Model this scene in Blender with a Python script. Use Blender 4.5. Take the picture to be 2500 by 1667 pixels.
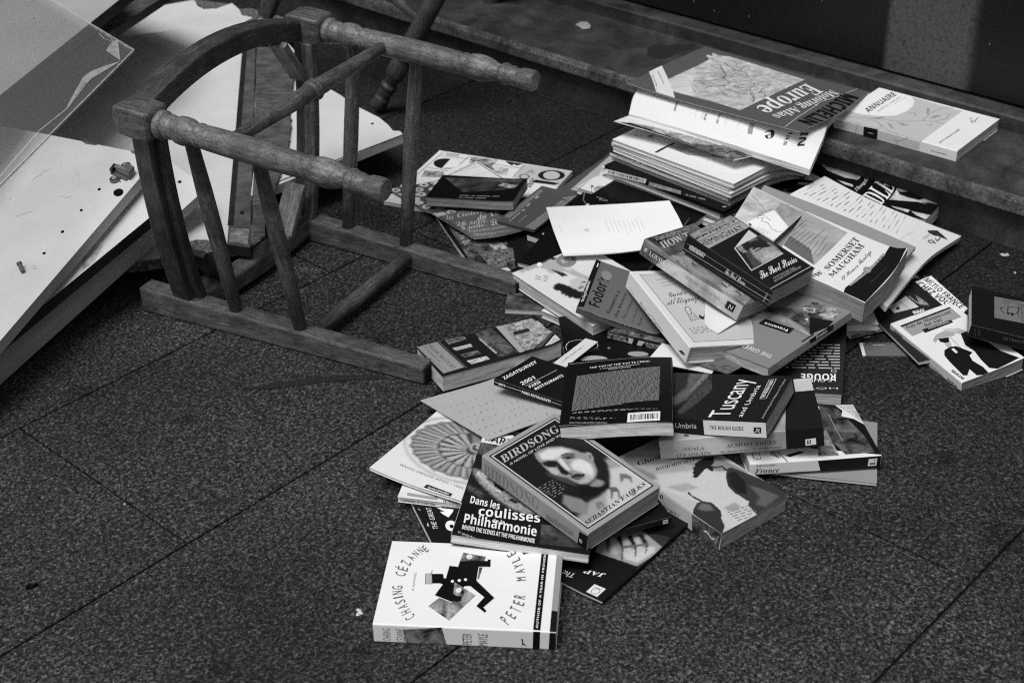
import bpy, bmesh, math, random
import numpy as np
from mathutils import Vector, Matrix, Euler
from mathutils.geometry import tessellate_polygon
for o in list(bpy.data.objects): bpy.data.objects.remove(o)
S = bpy.context.scene
R = math.radians

# ------------------------------------------------------------------ camera, sky, sun, exposure
cd = bpy.data.cameras.new('camera'); cam = bpy.data.objects.new('camera', cd); S.collection.objects.link(cam)
cd.sensor_width = 36; cd.lens = 3700 / 2500 * 36; cd.clip_start = .05; cd.clip_end = 500
cam.matrix_world = Matrix([[0.9996, 0.028271, 0.0, 0.0], [-0.014939, 0.528227, -0.848972, 0.0], [-0.024001, 0.848632, 0.528438, 1.235], [0, 0, 0, 1]])
cd.dof.use_dof = True; cd.dof.focus_distance = 2.1; cd.dof.aperture_fstop = 8.0
S.camera = cam
W = bpy.data.worlds.new('World'); S.world = W; W.use_nodes = True
nt = W.node_tree; bg = nt.nodes['Background']
sky = nt.nodes.new('ShaderNodeTexSky'); sky.sky_type = 'NISHITA'; sky.sun_disc = False
SUN_EL, SUN_AZ = 68, 215          # the sun stands high behind the photographer, a little to the left
sky.sun_elevation = R(SUN_EL); sky.sun_rotation = R(SUN_AZ); sky.air_density = 2; sky.dust_density = 4
bw = nt.nodes.new('ShaderNodeRGBToBW')      # the photograph is black and white
nt.links.new(sky.outputs[0], bw.inputs[0]); nt.links.new(bw.outputs[0], bg.inputs[0])
bg.inputs[1].default_value = .05
sd = bpy.data.lights.new('sun', 'SUN'); sun = bpy.data.objects.new('sun', sd); S.collection.objects.link(sun)
sd.energy = 1.5; sd.angle = R(30)
az, el = R(SUN_AZ), R(SUN_EL)
sdir = Vector((math.sin(az) * math.cos(el), math.cos(az) * math.cos(el), math.sin(el)))
sun.rotation_euler = sdir.to_track_quat('Z', 'Y').to_euler()
S.view_settings.view_transform = 'Standard'; S.view_settings.look = 'None'; S.view_settings.gamma = 1
S.view_settings.exposure = 0.70
S.render.engine = 'CYCLES'
S.cycles.use_denoising = False; S.cycles.filter_width = 1.15; S.cycles.use_adaptive_sampling = False
S.cycles.max_bounces = 6; S.cycles.transparent_max_bounces = 8

# ------------------------------------------------------------------ materials (all grey: a black and white picture)
MATS = {}
def new_mat(name):
    m = bpy.data.materials.new(name); m.use_nodes = True
    return m, m.node_tree, m.node_tree.nodes['Principled BSDF']
def col(v): return (v, v, v, 1)
def node(nt, typ, **kw):
    n = nt.nodes.new(typ)
    for k, v in kw.items(): setattr(n, k, v)
    return n
def coords(nt, scale=(1, 1, 1), src='Object'):
    tc = node(nt, 'ShaderNodeTexCoord'); mp = node(nt, 'ShaderNodeMapping')
    mp.inputs['Scale'].default_value = scale
    nt.links.new(tc.outputs[src], mp.inputs[0]); return mp.outputs[0]
def noise(nt, vec, scale, detail=3, rough=.55, dist=0):
    n = node(nt, 'ShaderNodeTexNoise'); n.inputs['Scale'].default_value = scale; n.inputs['Detail'].default_value = detail
    n.inputs['Roughness'].default_value = rough; n.inputs['Distortion'].default_value = dist
    nt.links.new(vec, n.inputs['Vector']); return n.outputs[0]
def ramp(nt, fac, stops, interp='LINEAR'):
    r = node(nt, 'ShaderNodeValToRGB'); r.color_ramp.interpolation = interp
    while len(r.color_ramp.elements) < len(stops): r.color_ramp.elements.new(.5)
    for e, (p, v) in zip(r.color_ramp.elements, stops): e.position = p; e.color = col(v)
    nt.links.new(fac, r.inputs[0]); return r.outputs[0]
def mixc(nt, mode, fac, a, b):
    m = node(nt, 'ShaderNodeMix', data_type='RGBA', blend_type=mode)
    for sock, v in ((0, fac), (6, a), (7, b)):
        if hasattr(v, 'is_linked'): nt.links.new(v, m.inputs[sock])
        else: m.inputs[sock].default_value = v if sock == 0 else col(v)
    return m.outputs[2]
def bump(nt, bsdf, h, strength, dist):
    b = node(nt, 'ShaderNodeBump'); b.inputs['Strength'].default_value = strength; b.inputs['Distance'].default_value = dist
    nt.links.new(h, b.inputs['Height']); nt.links.new(b.outputs[0], bsdf.inputs['Normal'])
def mat(code):
    """gNN: printed or painted grey of albedo NN %; pLL_HH_SC: mottled print from LL to HH % with features of 1/SC metres"""
    if code in MATS: return MATS[code]
    if code in SPECIAL: m = SPECIAL[code]()
    elif code[0] == 'g':
        v = int(code[1:]) / 100
        v = v * (.18 + 3.2 * v) if v < .22 else min(v * (.82 + .45 * (v - .2)), .85)          # printing blacks are deep, paper whites bright
        m, nt, b = new_mat('print_grey_' + code[1:])
        f = noise(nt, coords(nt), 14, 3)
        nt.links.new(ramp(nt, f, [(.3, v * .97), (.7, min(v * 1.02, .86))]), b.inputs['Base Color'])
        b.inputs['Specular IOR Level'].default_value = .3 if v > .05 else .14
        nt.links.new(ramp(nt, noise(nt, coords(nt), 90, 4), [(.35, .36), (.7, .5)]), b.inputs['Roughness'])
    else:
        lo, hi, sc = (int(q) for q in code[1:].split('_')); lo = lo * .4 if lo < 10 else lo
        m, nt, b = new_mat('print_picture_' + code[1:])
        f = noise(nt, coords(nt), sc, 5, .6, .8)
        nt.links.new(ramp(nt, f, [(.36, lo / 100), (.5, (lo * .55 + hi * .45) / 100), (.64, hi / 100)]), b.inputs['Base Color'])
        b.inputs['Roughness'].default_value = .4; b.inputs['Specular IOR Level'].default_value = .3
    MATS[code] = m; return m
def m_page():
    m, nt, b = new_mat('paper_page_edges')
    f = noise(nt, coords(nt, (14, 14, 1500)), 1, 3)
    g = noise(nt, coords(nt), 30, 3)
    c = ramp(nt, f, [(.34, .26), (.48, .58), (.62, .74)])
    nt.links.new(mixc(nt, 'MULTIPLY', .5, c, ramp(nt, g, [(.3, .7), (.65, 1)])), b.inputs['Base Color'])
    b.inputs['Roughness'].default_value = .85; b.inputs['Specular IOR Level'].default_value = .15
    bump(nt, b, f, .5, .0006); return m
def m_page3():
    m, nt, b = new_mat('white_magazine_edges')
    f = noise(nt, coords(nt, (10, 10, 1100)), 1, 3)
    nt.links.new(ramp(nt, f, [(.36, .30), (.45, .70), (.65, .80)]), b.inputs['Base Color'])
    b.inputs['Roughness'].default_value = .7; b.inputs['Specular IOR Level'].default_value = .2
    bump(nt, b, f, .4, .0006); return m
def m_page2():
    m, nt, b = new_mat('yellowed_page_edges')
    f = noise(nt, coords(nt, (14, 14, 1400)), 1, 3)
    g = noise(nt, coords(nt), 26, 3)
    c = ramp(nt, f, [(.34, .15), (.5, .32), (.62, .42)])
    nt.links.new(mixc(nt, 'MULTIPLY', .6, c, ramp(nt, g, [(.3, .65), (.65, 1)])), b.inputs['Base Color'])
    b.inputs['Roughness'].default_value = .85; b.inputs['Specular IOR Level'].default_value = .15
    bump(nt, b, f, .5, .0006); return m
def m_granite():
    m, nt, b = new_mat('flamed_granite')
    v = coords(nt)
    f1 = noise(nt, v, 190, 5, .8, .1); f3 = noise(nt, v, 3.2, 4, .55)
    vo = node(nt, 'ShaderNodeTexVoronoi'); vo.inputs['Scale'].default_value = 400; nt.links.new(v, vo.inputs['Vector'])
    gr = node(nt, 'ShaderNodeRGBToBW'); nt.links.new(vo.outputs['Color'], gr.inputs[0])
    vo2 = node(nt, 'ShaderNodeTexVoronoi'); vo2.inputs['Scale'].default_value = 220; nt.links.new(v, vo2.inputs['Vector'])
    gr2 = node(nt, 'ShaderNodeRGBToBW'); nt.links.new(vo2.outputs['Color'], gr2.inputs[0])
    c = ramp(nt, f1, [(.36, .006), (.46, .026), (.54, .072), (.62, .16)])          # crystals: dark mica, grey quartz, pale feldspar
    c = mixc(nt, 'MULTIPLY', .85, c, ramp(nt, gr.outputs[0], [(.2, .12), (.45, .85), (.78, 1.9)]))
    c = mixc(nt, 'MULTIPLY', .7, c, ramp(nt, gr2.outputs[0], [(.2, .45), (.5, 1), (.8, 1.35)]))
    c = mixc(nt, 'MULTIPLY', .9, c, ramp(nt, f3, [(.3, .36), (.62, .78)]))
    ge = node(nt, 'ShaderNodeNewGeometry'); c = mixc(nt, 'MULTIPLY', 1, c, ramp(nt, ge.outputs['Random Per Island'], [(0, .80), (1, 1.0)]))     # slabs differ a little
    c = mixc(nt, 'MULTIPLY', 1, c, ramp(nt, noise(nt, v, 11, 2, .4), [(.655, 1), (.70, .55)]))                          # old gum and drip stains
    sx = node(nt, 'ShaderNodeSeparateXYZ'); nt.links.new(v, sx.inputs[0])                                             # colour darkens towards the wall
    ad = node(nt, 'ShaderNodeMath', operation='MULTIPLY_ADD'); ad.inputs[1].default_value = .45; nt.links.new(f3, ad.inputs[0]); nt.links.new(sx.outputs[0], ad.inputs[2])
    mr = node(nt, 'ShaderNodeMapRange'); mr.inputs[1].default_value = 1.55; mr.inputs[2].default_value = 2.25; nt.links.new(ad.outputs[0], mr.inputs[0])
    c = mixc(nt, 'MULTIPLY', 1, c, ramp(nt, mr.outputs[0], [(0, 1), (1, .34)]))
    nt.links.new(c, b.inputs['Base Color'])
    b.inputs['Roughness'].default_value = .75; b.inputs['Specular IOR Level'].default_value = .25
    bump(nt, b, f1, .6, .0015); return m
def m_print():
    m, nt, b = new_mat('printed_photograph')
    a = node(nt, 'ShaderNodeAttribute', attribute_name='print')
    nt.links.new(a.outputs['Color'], b.inputs['Base Color'])
    b.inputs['Roughness'].default_value = .38; b.inputs['Specular IOR Level'].default_value = .2; return m
def m_joint():
    m, nt, b = new_mat('dirty_joint'); b.inputs['Base Color'].default_value = col(.012); b.inputs['Roughness'].default_value = .95
    b.inputs['Specular IOR Level'].default_value = .1; return m
def m_stain():
    m, nt, b = new_mat('dark_stain')
    f = noise(nt, coords(nt), 260, 3)
    nt.links.new(ramp(nt, f, [(.38, .012), (.65, .024)]), b.inputs['Base Color'])
    b.inputs['Roughness'].default_value = .7; b.inputs['Specular IOR Level'].default_value = .2; return m
def m_step():
    m, nt, b = new_mat('worn_stone_step')
    v = coords(nt)
    f1 = noise(nt, v, 260, 4, .7); f2 = noise(nt, v, 12, 6, .7, .5); f3 = noise(nt, v, 3.1, 3)
    c = ramp(nt, f2, [(.32, .020), (.48, .052), (.66, .095)])
    c = mixc(nt, 'MULTIPLY', .7, c, ramp(nt, f1, [(.36, .35), (.56, 1)]))
    c = mixc(nt, 'MULTIPLY', .6, c, ramp(nt, f3, [(.36, .35), (.55, 1)]))
    nt.links.new(c, b.inputs['Base Color']); b.inputs['Roughness'].default_value = .6; b.inputs['Specular IOR Level'].default_value = .3
    bump(nt, b, f1, .4, .001); return m
def m_nose():
    m, nt, b = new_mat('pitted_stone_edge')
    v = coords(nt)
    f1 = noise(nt, v, 190, 5, .75); f2 = noise(nt, v, 20, 5, .65)
    c = ramp(nt, f1, [(.36, .045), (.5, .11), (.66, .19)])
    c = mixc(nt, 'MULTIPLY', .85, c, ramp(nt, f2, [(.38, .25), (.58, 1)]))
    nt.links.new(c, b.inputs['Base Color']); b.inputs['Roughness'].default_value = .8; b.inputs['Specular IOR Level'].default_value = .2
    bump(nt, b, f1, .6, .002); return m
def m_wall(v0, name):
    def f():
        m, nt, b = new_mat(name)
        v = coords(nt)
        vo = node(nt, 'ShaderNodeTexVoronoi'); vo.inputs['Scale'].default_value = 60; nt.links.new(v, vo.inputs['Vector'])
        sp = ramp(nt, vo.outputs['Distance'], [(.05, 1), (.085, 0)])
        pick = ramp(nt, noise(nt, v, 23, 1), [(.60, 0), (.66, 1)])
        s2 = mixc(nt, 'MULTIPLY', 1, sp, pick)
        f2 = noise(nt, v, 150, 4, .7)
        c = ramp(nt, f2, [(.34, v0 * .5), (.5, v0), (.7, v0 * 1.25)])
        c = mixc(nt, 'MULTIPLY', .7, c, ramp(nt, noise(nt, v, 5, 3), [(.3, .55), (.65, 1)]))
        sx = node(nt, 'ShaderNodeSeparateXYZ'); nt.links.new(v, sx.inputs[0])      # one upright soft-edged band is paler
        c2 = ramp(nt, f2, [(.34, .045), (.5, .085), (.7, .10)]); c2 = mixc(nt, 'MULTIPLY', .8, c2, ramp(nt, noise(nt, v, 95, 3, .7), [(.30, .25), (.42, 1)]))
        mk = None
        for lo, hi in ((1.153, 1.183), (1.347, 1.331)):
            r_ = node(nt, 'ShaderNodeMapRange', interpolation_type='SMOOTHSTEP'); r_.inputs[1].default_value = lo; r_.inputs[2].default_value = hi; nt.links.new(sx.outputs[1], r_.inputs[0])
            if mk is None: mk = r_.outputs[0]
            else:
                q_ = node(nt, 'ShaderNodeMath', operation='MULTIPLY'); nt.links.new(mk, q_.inputs[0]); nt.links.new(r_.outputs[0], q_.inputs[1]); mk = q_.outputs[0]
        c = mixc(nt, 'MIX', mk, c, c2)
        c = mixc(nt, 'MIX', s2, c, .35)
        nt.links.new(c, b.inputs['Base Color']); b.inputs['Roughness'].default_value = .42; b.inputs['Specular IOR Level'].default_value = .25
        return m
    return f
def m_wood(dark, name):
    def f():
        m, nt, b = new_mat(name)
        v = coords(nt, (20, 170, 170))
        g = noise(nt, v, 1, 6, .7, .5); sp = noise(nt, coords(nt), 380, 3, .7); w = noise(nt, coords(nt), 26, 4, .6); fl = noise(nt, coords(nt, (60, 420, 420)), 1, 3)
        c = ramp(nt, g, [(.32, dark * .6), (.5, dark * 1.1), (.66, dark * 1.7)])
        c = mixc(nt, 'MULTIPLY', .8, c, ramp(nt, w, [(.36, .4), (.58, 1)])); c = mixc(nt, 'MULTIPLY', .8, c, ramp(nt, sp, [(.36, .35), (.55, 1.1)]))
        c = mixc(nt, 'MULTIPLY', .6, c, ramp(nt, fl, [(.36, .4), (.56, 1)]))
        nt.links.new(c, b.inputs['Base Color'])
        nt.links.new(ramp(nt, w, [(.3, .6), (.7, .36)]), b.inputs['Roughness']); b.inputs['Specular IOR Level'].default_value = .4
        bump(nt, b, g, .25, .0008); return m
    return f
def m_laminate(v0, name):
    def f():
        m, nt, b = new_mat(name)
        f1 = noise(nt, coords(nt), 7, 5, .6); f2 = noise(nt, coords(nt), 300, 2)
        c = mixc(nt, 'MULTIPLY', .35, ramp(nt, f1, [(.32, v0 * .86), (.62, v0)]), ramp(nt, f2, [(.28, .6), (.36, 1)]))
        nt.links.new(c, b.inputs['Base Color']); b.inputs['Roughness'].default_value = .42; b.inputs['Specular IOR Level'].default_value = .35; return m
    return f
def m_chip():
    m, nt, b = new_mat('raw_chipboard')
    f = noise(nt, coords(nt), 160, 4, .75)
    nt.links.new(ramp(nt, f, [(.36, .02), (.5, .10), (.66, .26)]), b.inputs['Base Color']); b.inputs['Roughness'].default_value = .95
    bump(nt, b, f, 1, .004); return m
def m_acrylic():
    m, nt, b = new_mat('clear_acrylic')
    out = nt.nodes['Material Output']
    tr = node(nt, 'ShaderNodeBsdfTransparent'); gl = node(nt, 'ShaderNodeBsdfGlossy'); df = node(nt, 'ShaderNodeBsdfDiffuse')
    tr.inputs[0].default_value = col(.93); gl.inputs['Roughness'].default_value = .06; df.inputs[0].default_value = col(.7)
    fr = node(nt, 'ShaderNodeLayerWeight'); fr.inputs[0].default_value = .5
    pw = node(nt, 'ShaderNodeMath', operation='POWER'); pw.inputs[1].default_value = 5; nt.links.new(fr.outputs['Facing'], pw.inputs[0])
    ma = node(nt, 'ShaderNodeMath', operation='MULTIPLY_ADD'); ma.inputs[1].default_value = .5; ma.inputs[2].default_value = .03; nt.links.new(pw.outputs[0], ma.inputs[0])
    m1 = node(nt, 'ShaderNodeMixShader'); m2 = node(nt, 'ShaderNodeMixShader')
    nt.links.new(ma.outputs[0], m1.inputs[0]); nt.links.new(tr.outputs[0], m1.inputs[1]); nt.links.new(gl.outputs[0], m1.inputs[2])
    m2.inputs[0].default_value = .05; nt.links.new(m1.outputs[0], m2.inputs[1]); nt.links.new(df.outputs[0], m2.inputs[2])
    nt.links.new(m2.outputs[0], out.inputs[0]); nt.nodes.remove(b); return m
def m_film(op, name):
    def f():
        m, nt, b = new_mat(name)
        b.inputs['Base Color'].default_value = col(.6); b.inputs['Roughness'].default_value = .35
        n = noise(nt, coords(nt, (60, 60, 60)), 1, 4, .7)
        nt.links.new(ramp(nt, n, [(.3, op * .45), (.65, op)]), b.inputs['Alpha']); return m
    return f
def m_metal():
    m, nt, b = new_mat('worn_steel')
    f = noise(nt, coords(nt), 22, 5, .6)
    nt.links.new(ramp(nt, f, [(.35, .06), (.5, .11), (.68, .18)]), b.inputs['Base Color']); b.inputs['Metallic'].default_value = .3
    nt.links.new(ramp(nt, f, [(.3, .6), (.7, .3)]), b.inputs['Roughness']); return m
SPECIAL = {'page': m_page, 'print': m_print, 'page3': m_page3, 'page2': m_page2, 'granite': m_granite, 'joint': m_joint, 'stain': m_stain, 'step': m_step, 'nose': m_nose,
    'wall': m_wall(.011, 'dark_polished_stone'), 'pilaster': m_wall(.055, 'grey_speckled_stone'), 'wood_turned': m_wood(.16, 'worn_turned_beech'), 'wood_dark': m_wood(.055, 'dark_stained_beech'),
    'wood_mid': m_wood(.115, 'worn_beech'), 'wood_pale': m_wood(.19, 'bare_beech'), 'laminate': m_laminate(.66, 'white_laminate'), 'laminate_edge': m_laminate(.46, 'grey_edge_band'), 'dark_edge': m_wood(.022, 'dark_edge_board'),
    'laminate_grey': m_laminate(.40, 'grey_laminate'), 'hardboard': m_wood(.11, 'scuffed_hardboard'), 'chip': m_chip, 'acrylic': m_acrylic, 'film': m_film(.55, 'peeled_film'), 'acrylic_edge': m_film(.75, 'acrylic_cut_edge'), 'metal': m_metal}

# ------------------------------------------------------------------ object helpers
def tag(o, label=None, cat=None, group=None, kind=None):
    for k, v in (('label', label), ('category', cat), ('group', group), ('kind', kind)):
        if v: o[k] = v
    return o
def empty(name, loc=(0, 0, 0), rot=(0, 0, 0)):
    o = bpy.data.objects.new(name, None); S.collection.objects.link(o); o.location = loc; o.rotation_euler = rot
    o.empty_display_size = .05; return o
def link_mesh(name, verts, faces, mis, codes, parent=None, smooth=False, mw=None):
    me = bpy.data.meshes.new(name); me.from_pydata([tuple(v) for v in verts], [], [tuple(f) for f in faces])
    for c in codes: me.materials.append(mat(c))
    if mis: me.polygons.foreach_set('material_index', mis)
    if smooth: me.polygons.foreach_set('use_smooth', [True] * len(me.polygons))
    me.update()
    o = bpy.data.objects.new(name, me); S.collection.objects.link(o)
    if parent: o.parent = parent
    if mw: o.matrix_local = mw
    return o
class MB:
    """collects faces with a material code each"""
    def __init__(s): s.v = []; s.f = []; s.m = []; s.codes = []; s.pr = []
    def mi(s, code):
        if code not in s.codes: s.codes.append(code)
        return s.codes.index(code)
    def add(s, verts, faces, code):
        n = len(s.v); s.v += [tuple(v) for v in verts]; k = s.mi(code)
        for f in faces: s.f.append([i + n for i in f]); s.m.append(k)
    def box(s, x0, x1, y0, y1, z0, z1, code):
        s.add([(x, y, z) for x in (x0, x1) for y in (y0, y1) for z in (z0, z1)], [(0, 1, 3, 2), (4, 6, 7, 5), (0, 4, 5, 1), (2, 3, 7, 6), (0, 2, 6, 4), (1, 5, 7, 3)], code)
    def build(s, name, parent=None, smooth=False, mw=None):
        o = link_mesh(name, s.v, s.f, s.m, s.codes, parent, smooth, mw)
        if s.pr:                                   # grey values of printed photographs, one per vertex
            at = o.data.attributes.new('print', 'FLOAT_COLOR', 'POINT'); a = np.zeros((len(s.v), 4), np.float32); a[:, 3] = 1
            for st, vals in s.pr: a[st:st + len(vals), :3] = np.asarray(vals)[:, None]
            at.data.foreach_set('color', a.ravel())
        return o
def bevel(o, w=.001, seg=2, ang=40):
    b = o.modifiers.new('bevel', 'BEVEL'); b.width = w; b.segments = seg; b.limit_method = 'ANGLE'; b.angle_limit = R(ang); b.harden_normals = False; return o

# ------------------------------------------------------------------ lettering and printed shapes
FB = {'S': (0x1D400, 0x1D41A, 0x1D7CE), 'I': (0x1D434, 0x1D44E, 0), 'J': (0x1D468, 0x1D482, 0x1D7CE), 'C': (0x1D4D0, 0x1D4EA, 0), 'B': (0x1D5D4, 0x1D5EE, 0x1D7EC), 'O': (0x1D608, 0x1D622, 0), 'Q': (0x1D63C, 0x1D656, 0)}
def face_of(s, f):
    if f not in FB: return s
    U, L, Dg = FB[f]; out = ''
    for ch in s:
        if ch == 'h' and f == 'I': out += '\u210e'
        elif 'A' <= ch <= 'Z': out += chr(U + ord(ch) - 65)
        elif 'a' <= ch <= 'z': out += chr(L + ord(ch) - 97)
        elif ch.isdigit() and Dg: out += chr(Dg + ord(ch) - 48)
        else: out += ch
    return out
TXT = {}
MF = None

def glyphs(s, f):
    """verts (x 0..1 across the word, y 1 = cap height) and faces"""
    key = (s, f)
    if key not in TXT:
        c = bpy.data.curves.new('lettering', 'FONT'); c.body = face_of(s, f); c.size = 1; c.resolution_u = 3
        if MF and f in FB: c.font = MF
        o = bpy.data.objects.new('lettering', c); me = bpy.data.meshes.new_from_object(o)
        v = [(q.co.x, q.co.y) for q in me.vertices]; fs = [list(p.vertices) for p in me.polygons]
        bpy.data.objects.remove(o); bpy.data.meshes.remove(me); bpy.data.curves.remove(c)
        if v:
            x0 = min(q[0] for q in v); x1 = max(q[0] for q in v)
            low = all(ch.islower() for ch in s if ch.isalpha()) and not any(ch in 'bdfhklt0123456789' for ch in s)
            cap = .5 if low else .70
            v = [((x - x0) / (x1 - x0), y / cap) for x, y in v]
        TXT[key] = (v, fs)
    return TXT[key]
EPS = 2e-5
def picture(base, nx, ny, grain, layers):
    """a printed photograph as a grid of grey values: soft shapes laid over one another"""
    X, Y = np.meshgrid(np.linspace(0, 1, nx + 1), np.linspace(0, 1, ny + 1))
    img = np.full(X.shape, base)
    for val, blur, pts in layers:
        ins = np.zeros(X.shape, bool); n = len(pts)
        for k in range(n):
            (x0, y0), (x1, y1) = pts[k], pts[(k + 1) % n]
            if y0 == y1: continue
            c = (Y >= min(y0, y1)) & (Y < max(y0, y1)) & (X < x0 + (Y - y0) * (x1 - x0) / (y1 - y0)); ins ^= c
        a = ins.astype(float)
        for ax, cnt in ((1, nx), (0, ny)):
            sg = max(blur * cnt * .45, .35); rad = int(sg * 2.5) + 1
            ker = np.exp(-.5 * (np.arange(-rad, rad + 1) / sg) ** 2); ker /= ker.sum()
            a = np.apply_along_axis(lambda q: np.convolve(np.pad(q, rad, mode='edge'), ker, mode='valid'), ax, a)
        img = img * (1 - a) + val * a
    rg = np.random.RandomState(nx + ny); gr = rg.rand(*X.shape)
    gr = (gr + np.roll(gr, 1, 0) + np.roll(gr, 1, 1)) / 3
    return np.clip(img * (1 + grain * 2 * (gr - .5)), .004, .8)
def decal_parts(decs, surf):
    """-> list of (material code, layer, verts2d, faces)"""
    out = []; lay = 0
    for d in decs:
        if d[1] != surf: continue
        lay += 1; typ = d[0]
        if typ == 't':
            _, _, s, f, m, o, u, v = d
            gv, gf = glyphs(s, f)
            out.append((m, lay, [(o[0] + u[0] * x + v[0] * y, o[1] + u[1] * x + v[1] * y) for x, y in gv], gf))
        elif typ == 'p':
            _, _, m, pts = d
            tri = tessellate_polygon([[Vector((x, y, 0)) for x, y in pts]])
            out.append((m, lay, pts, [list(q) for q in tri]))
        elif typ == 'e':
            _, _, m, c, a, b = d
            n = 24; vs = [(c[0] + a[0] * math.cos(2 * math.pi * i / n) + b[0] * math.sin(2 * math.pi * i / n), c[1] + a[1] * math.cos(2 * math.pi * i / n) + b[1] * math.sin(2 * math.pi * i / n)) for i in range(n)]
            out.append((m, lay, vs, [list(range(n))]))
        elif typ == 'k':
            _, _, m, w, pts = d
            vs = []; fs = []
            for (ax, ay), (bx, by) in zip(pts, pts[1:]):
                l = math.hypot(bx - ax, by - ay) or 1; nx, ny = -(by - ay) / l * w / 2, (bx - ax) / l * w / 2; ex, ey = (bx - ax) / l * w * .3, (by - ay) / l * w * .3
                k = len(vs); vs += [(ax - nx - ex, ay - ny - ey), (bx - nx + ex, by - ny + ey), (bx + nx + ex, by + ny + ey), (ax + nx - ex, ay + ny - ey)]; fs.append([k, k + 1, k + 2, k + 3])
            out.append((m, lay, vs, fs))
        elif typ == 'l':
            _, _, m, rows, dens, o, u, v = d
            rng = random.Random(int(abs(o[0] * 1e5)) + rows); vs = []; fs = []
            lu = math.hypot(*u); lv = math.hypot(*v) / rows; ww = lv * 1.9 / lu
            for r in range(rows):
                x = 0; end = 1 if r < rows - 1 else rng.uniform(.5, .95)
                y0 = (r + .28) / rows; y1 = (r + .66) / rows
                while x < end - .01:
                    w = min(rng.uniform(.5, 1.6) * ww, end - x)
                    k = len(vs); vs += [(o[0] + u[0] * a + v[0] * b, o[1] + u[1] * a + v[1] * b) for a, b in ((x, y0), (x + w * dens, y0), (x + w * dens, y1), (x, y1))]; fs.append([k, k + 1, k + 2, k + 3])
                    x += w + ww * .08
            out.append((m, lay, vs, fs))
        elif typ == 'g':
            _, _, base, nx, ny, grain, o, u, v, layers = d
            img = picture(base, nx, ny, grain, layers)
            vs = [(o[0] + u[0] * i / nx + v[0] * j / ny, o[1] + u[1] * i / nx + v[1] * j / ny) for j in range(ny + 1) for i in range(nx + 1)]
            fs = [[j * (nx + 1) + i, j * (nx + 1) + i + 1, (j + 1) * (nx + 1) + i + 1, (j + 1) * (nx + 1) + i] for j in range(ny) for i in range(nx)]
            out.append(('print', lay, vs, fs, img.ravel()))
        elif typ == 'b':
            _, _, m1, m2, o, u, v = d
            P = lambda a, b: (o[0] + u[0] * a + v[0] * b, o[1] + u[1] * a + v[1] * b)
            out.append((m1, lay, [P(0, 0), P(1, 0), P(1, 1), P(0, 1)], [[0, 1, 2, 3]])); lay += 1
            rng = random.Random(7); x = .08; vs = []; fs = []
            while x < .92:
                w = rng.choice((.012, .02, .03)); k = len(vs); vs += [P(x, .2), P(x + w, .2), P(x + w, .82), P(x, .82)]; fs.append([k, k + 1, k + 2, k + 3]); x += w + rng.choice((.012, .02, .028))
            out.append((m2, lay, vs, fs))
    return out
def cut_parts(verts, faces, cuts):
    """split flat faces along lines: cuts = list of (nx, ny, [offsets]) so that prints can follow a bent cover"""
    if not cuts: return verts, faces
    bm = bmesh.new(); bv = [bm.verts.new((x, y, 0)) for x, y in verts]
    for f in faces:
        try: bm.faces.new([bv[i] for i in f])
        except ValueError: pass
    for nx, ny, offs in cuts:
        for of in offs:
            bmesh.ops.bisect_plane(bm, geom=bm.verts[:] + bm.edges[:] + bm.faces[:], dist=1e-7, plane_co=(nx * of, ny * of, 0), plane_no=(nx, ny, 0))
    bm.verts.index_update()
    v = [(q.co.x, q.co.y) for q in bm.verts]; f = [[q.index for q in p.verts] for p in bm.faces]; bm.free(); return v, f

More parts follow.
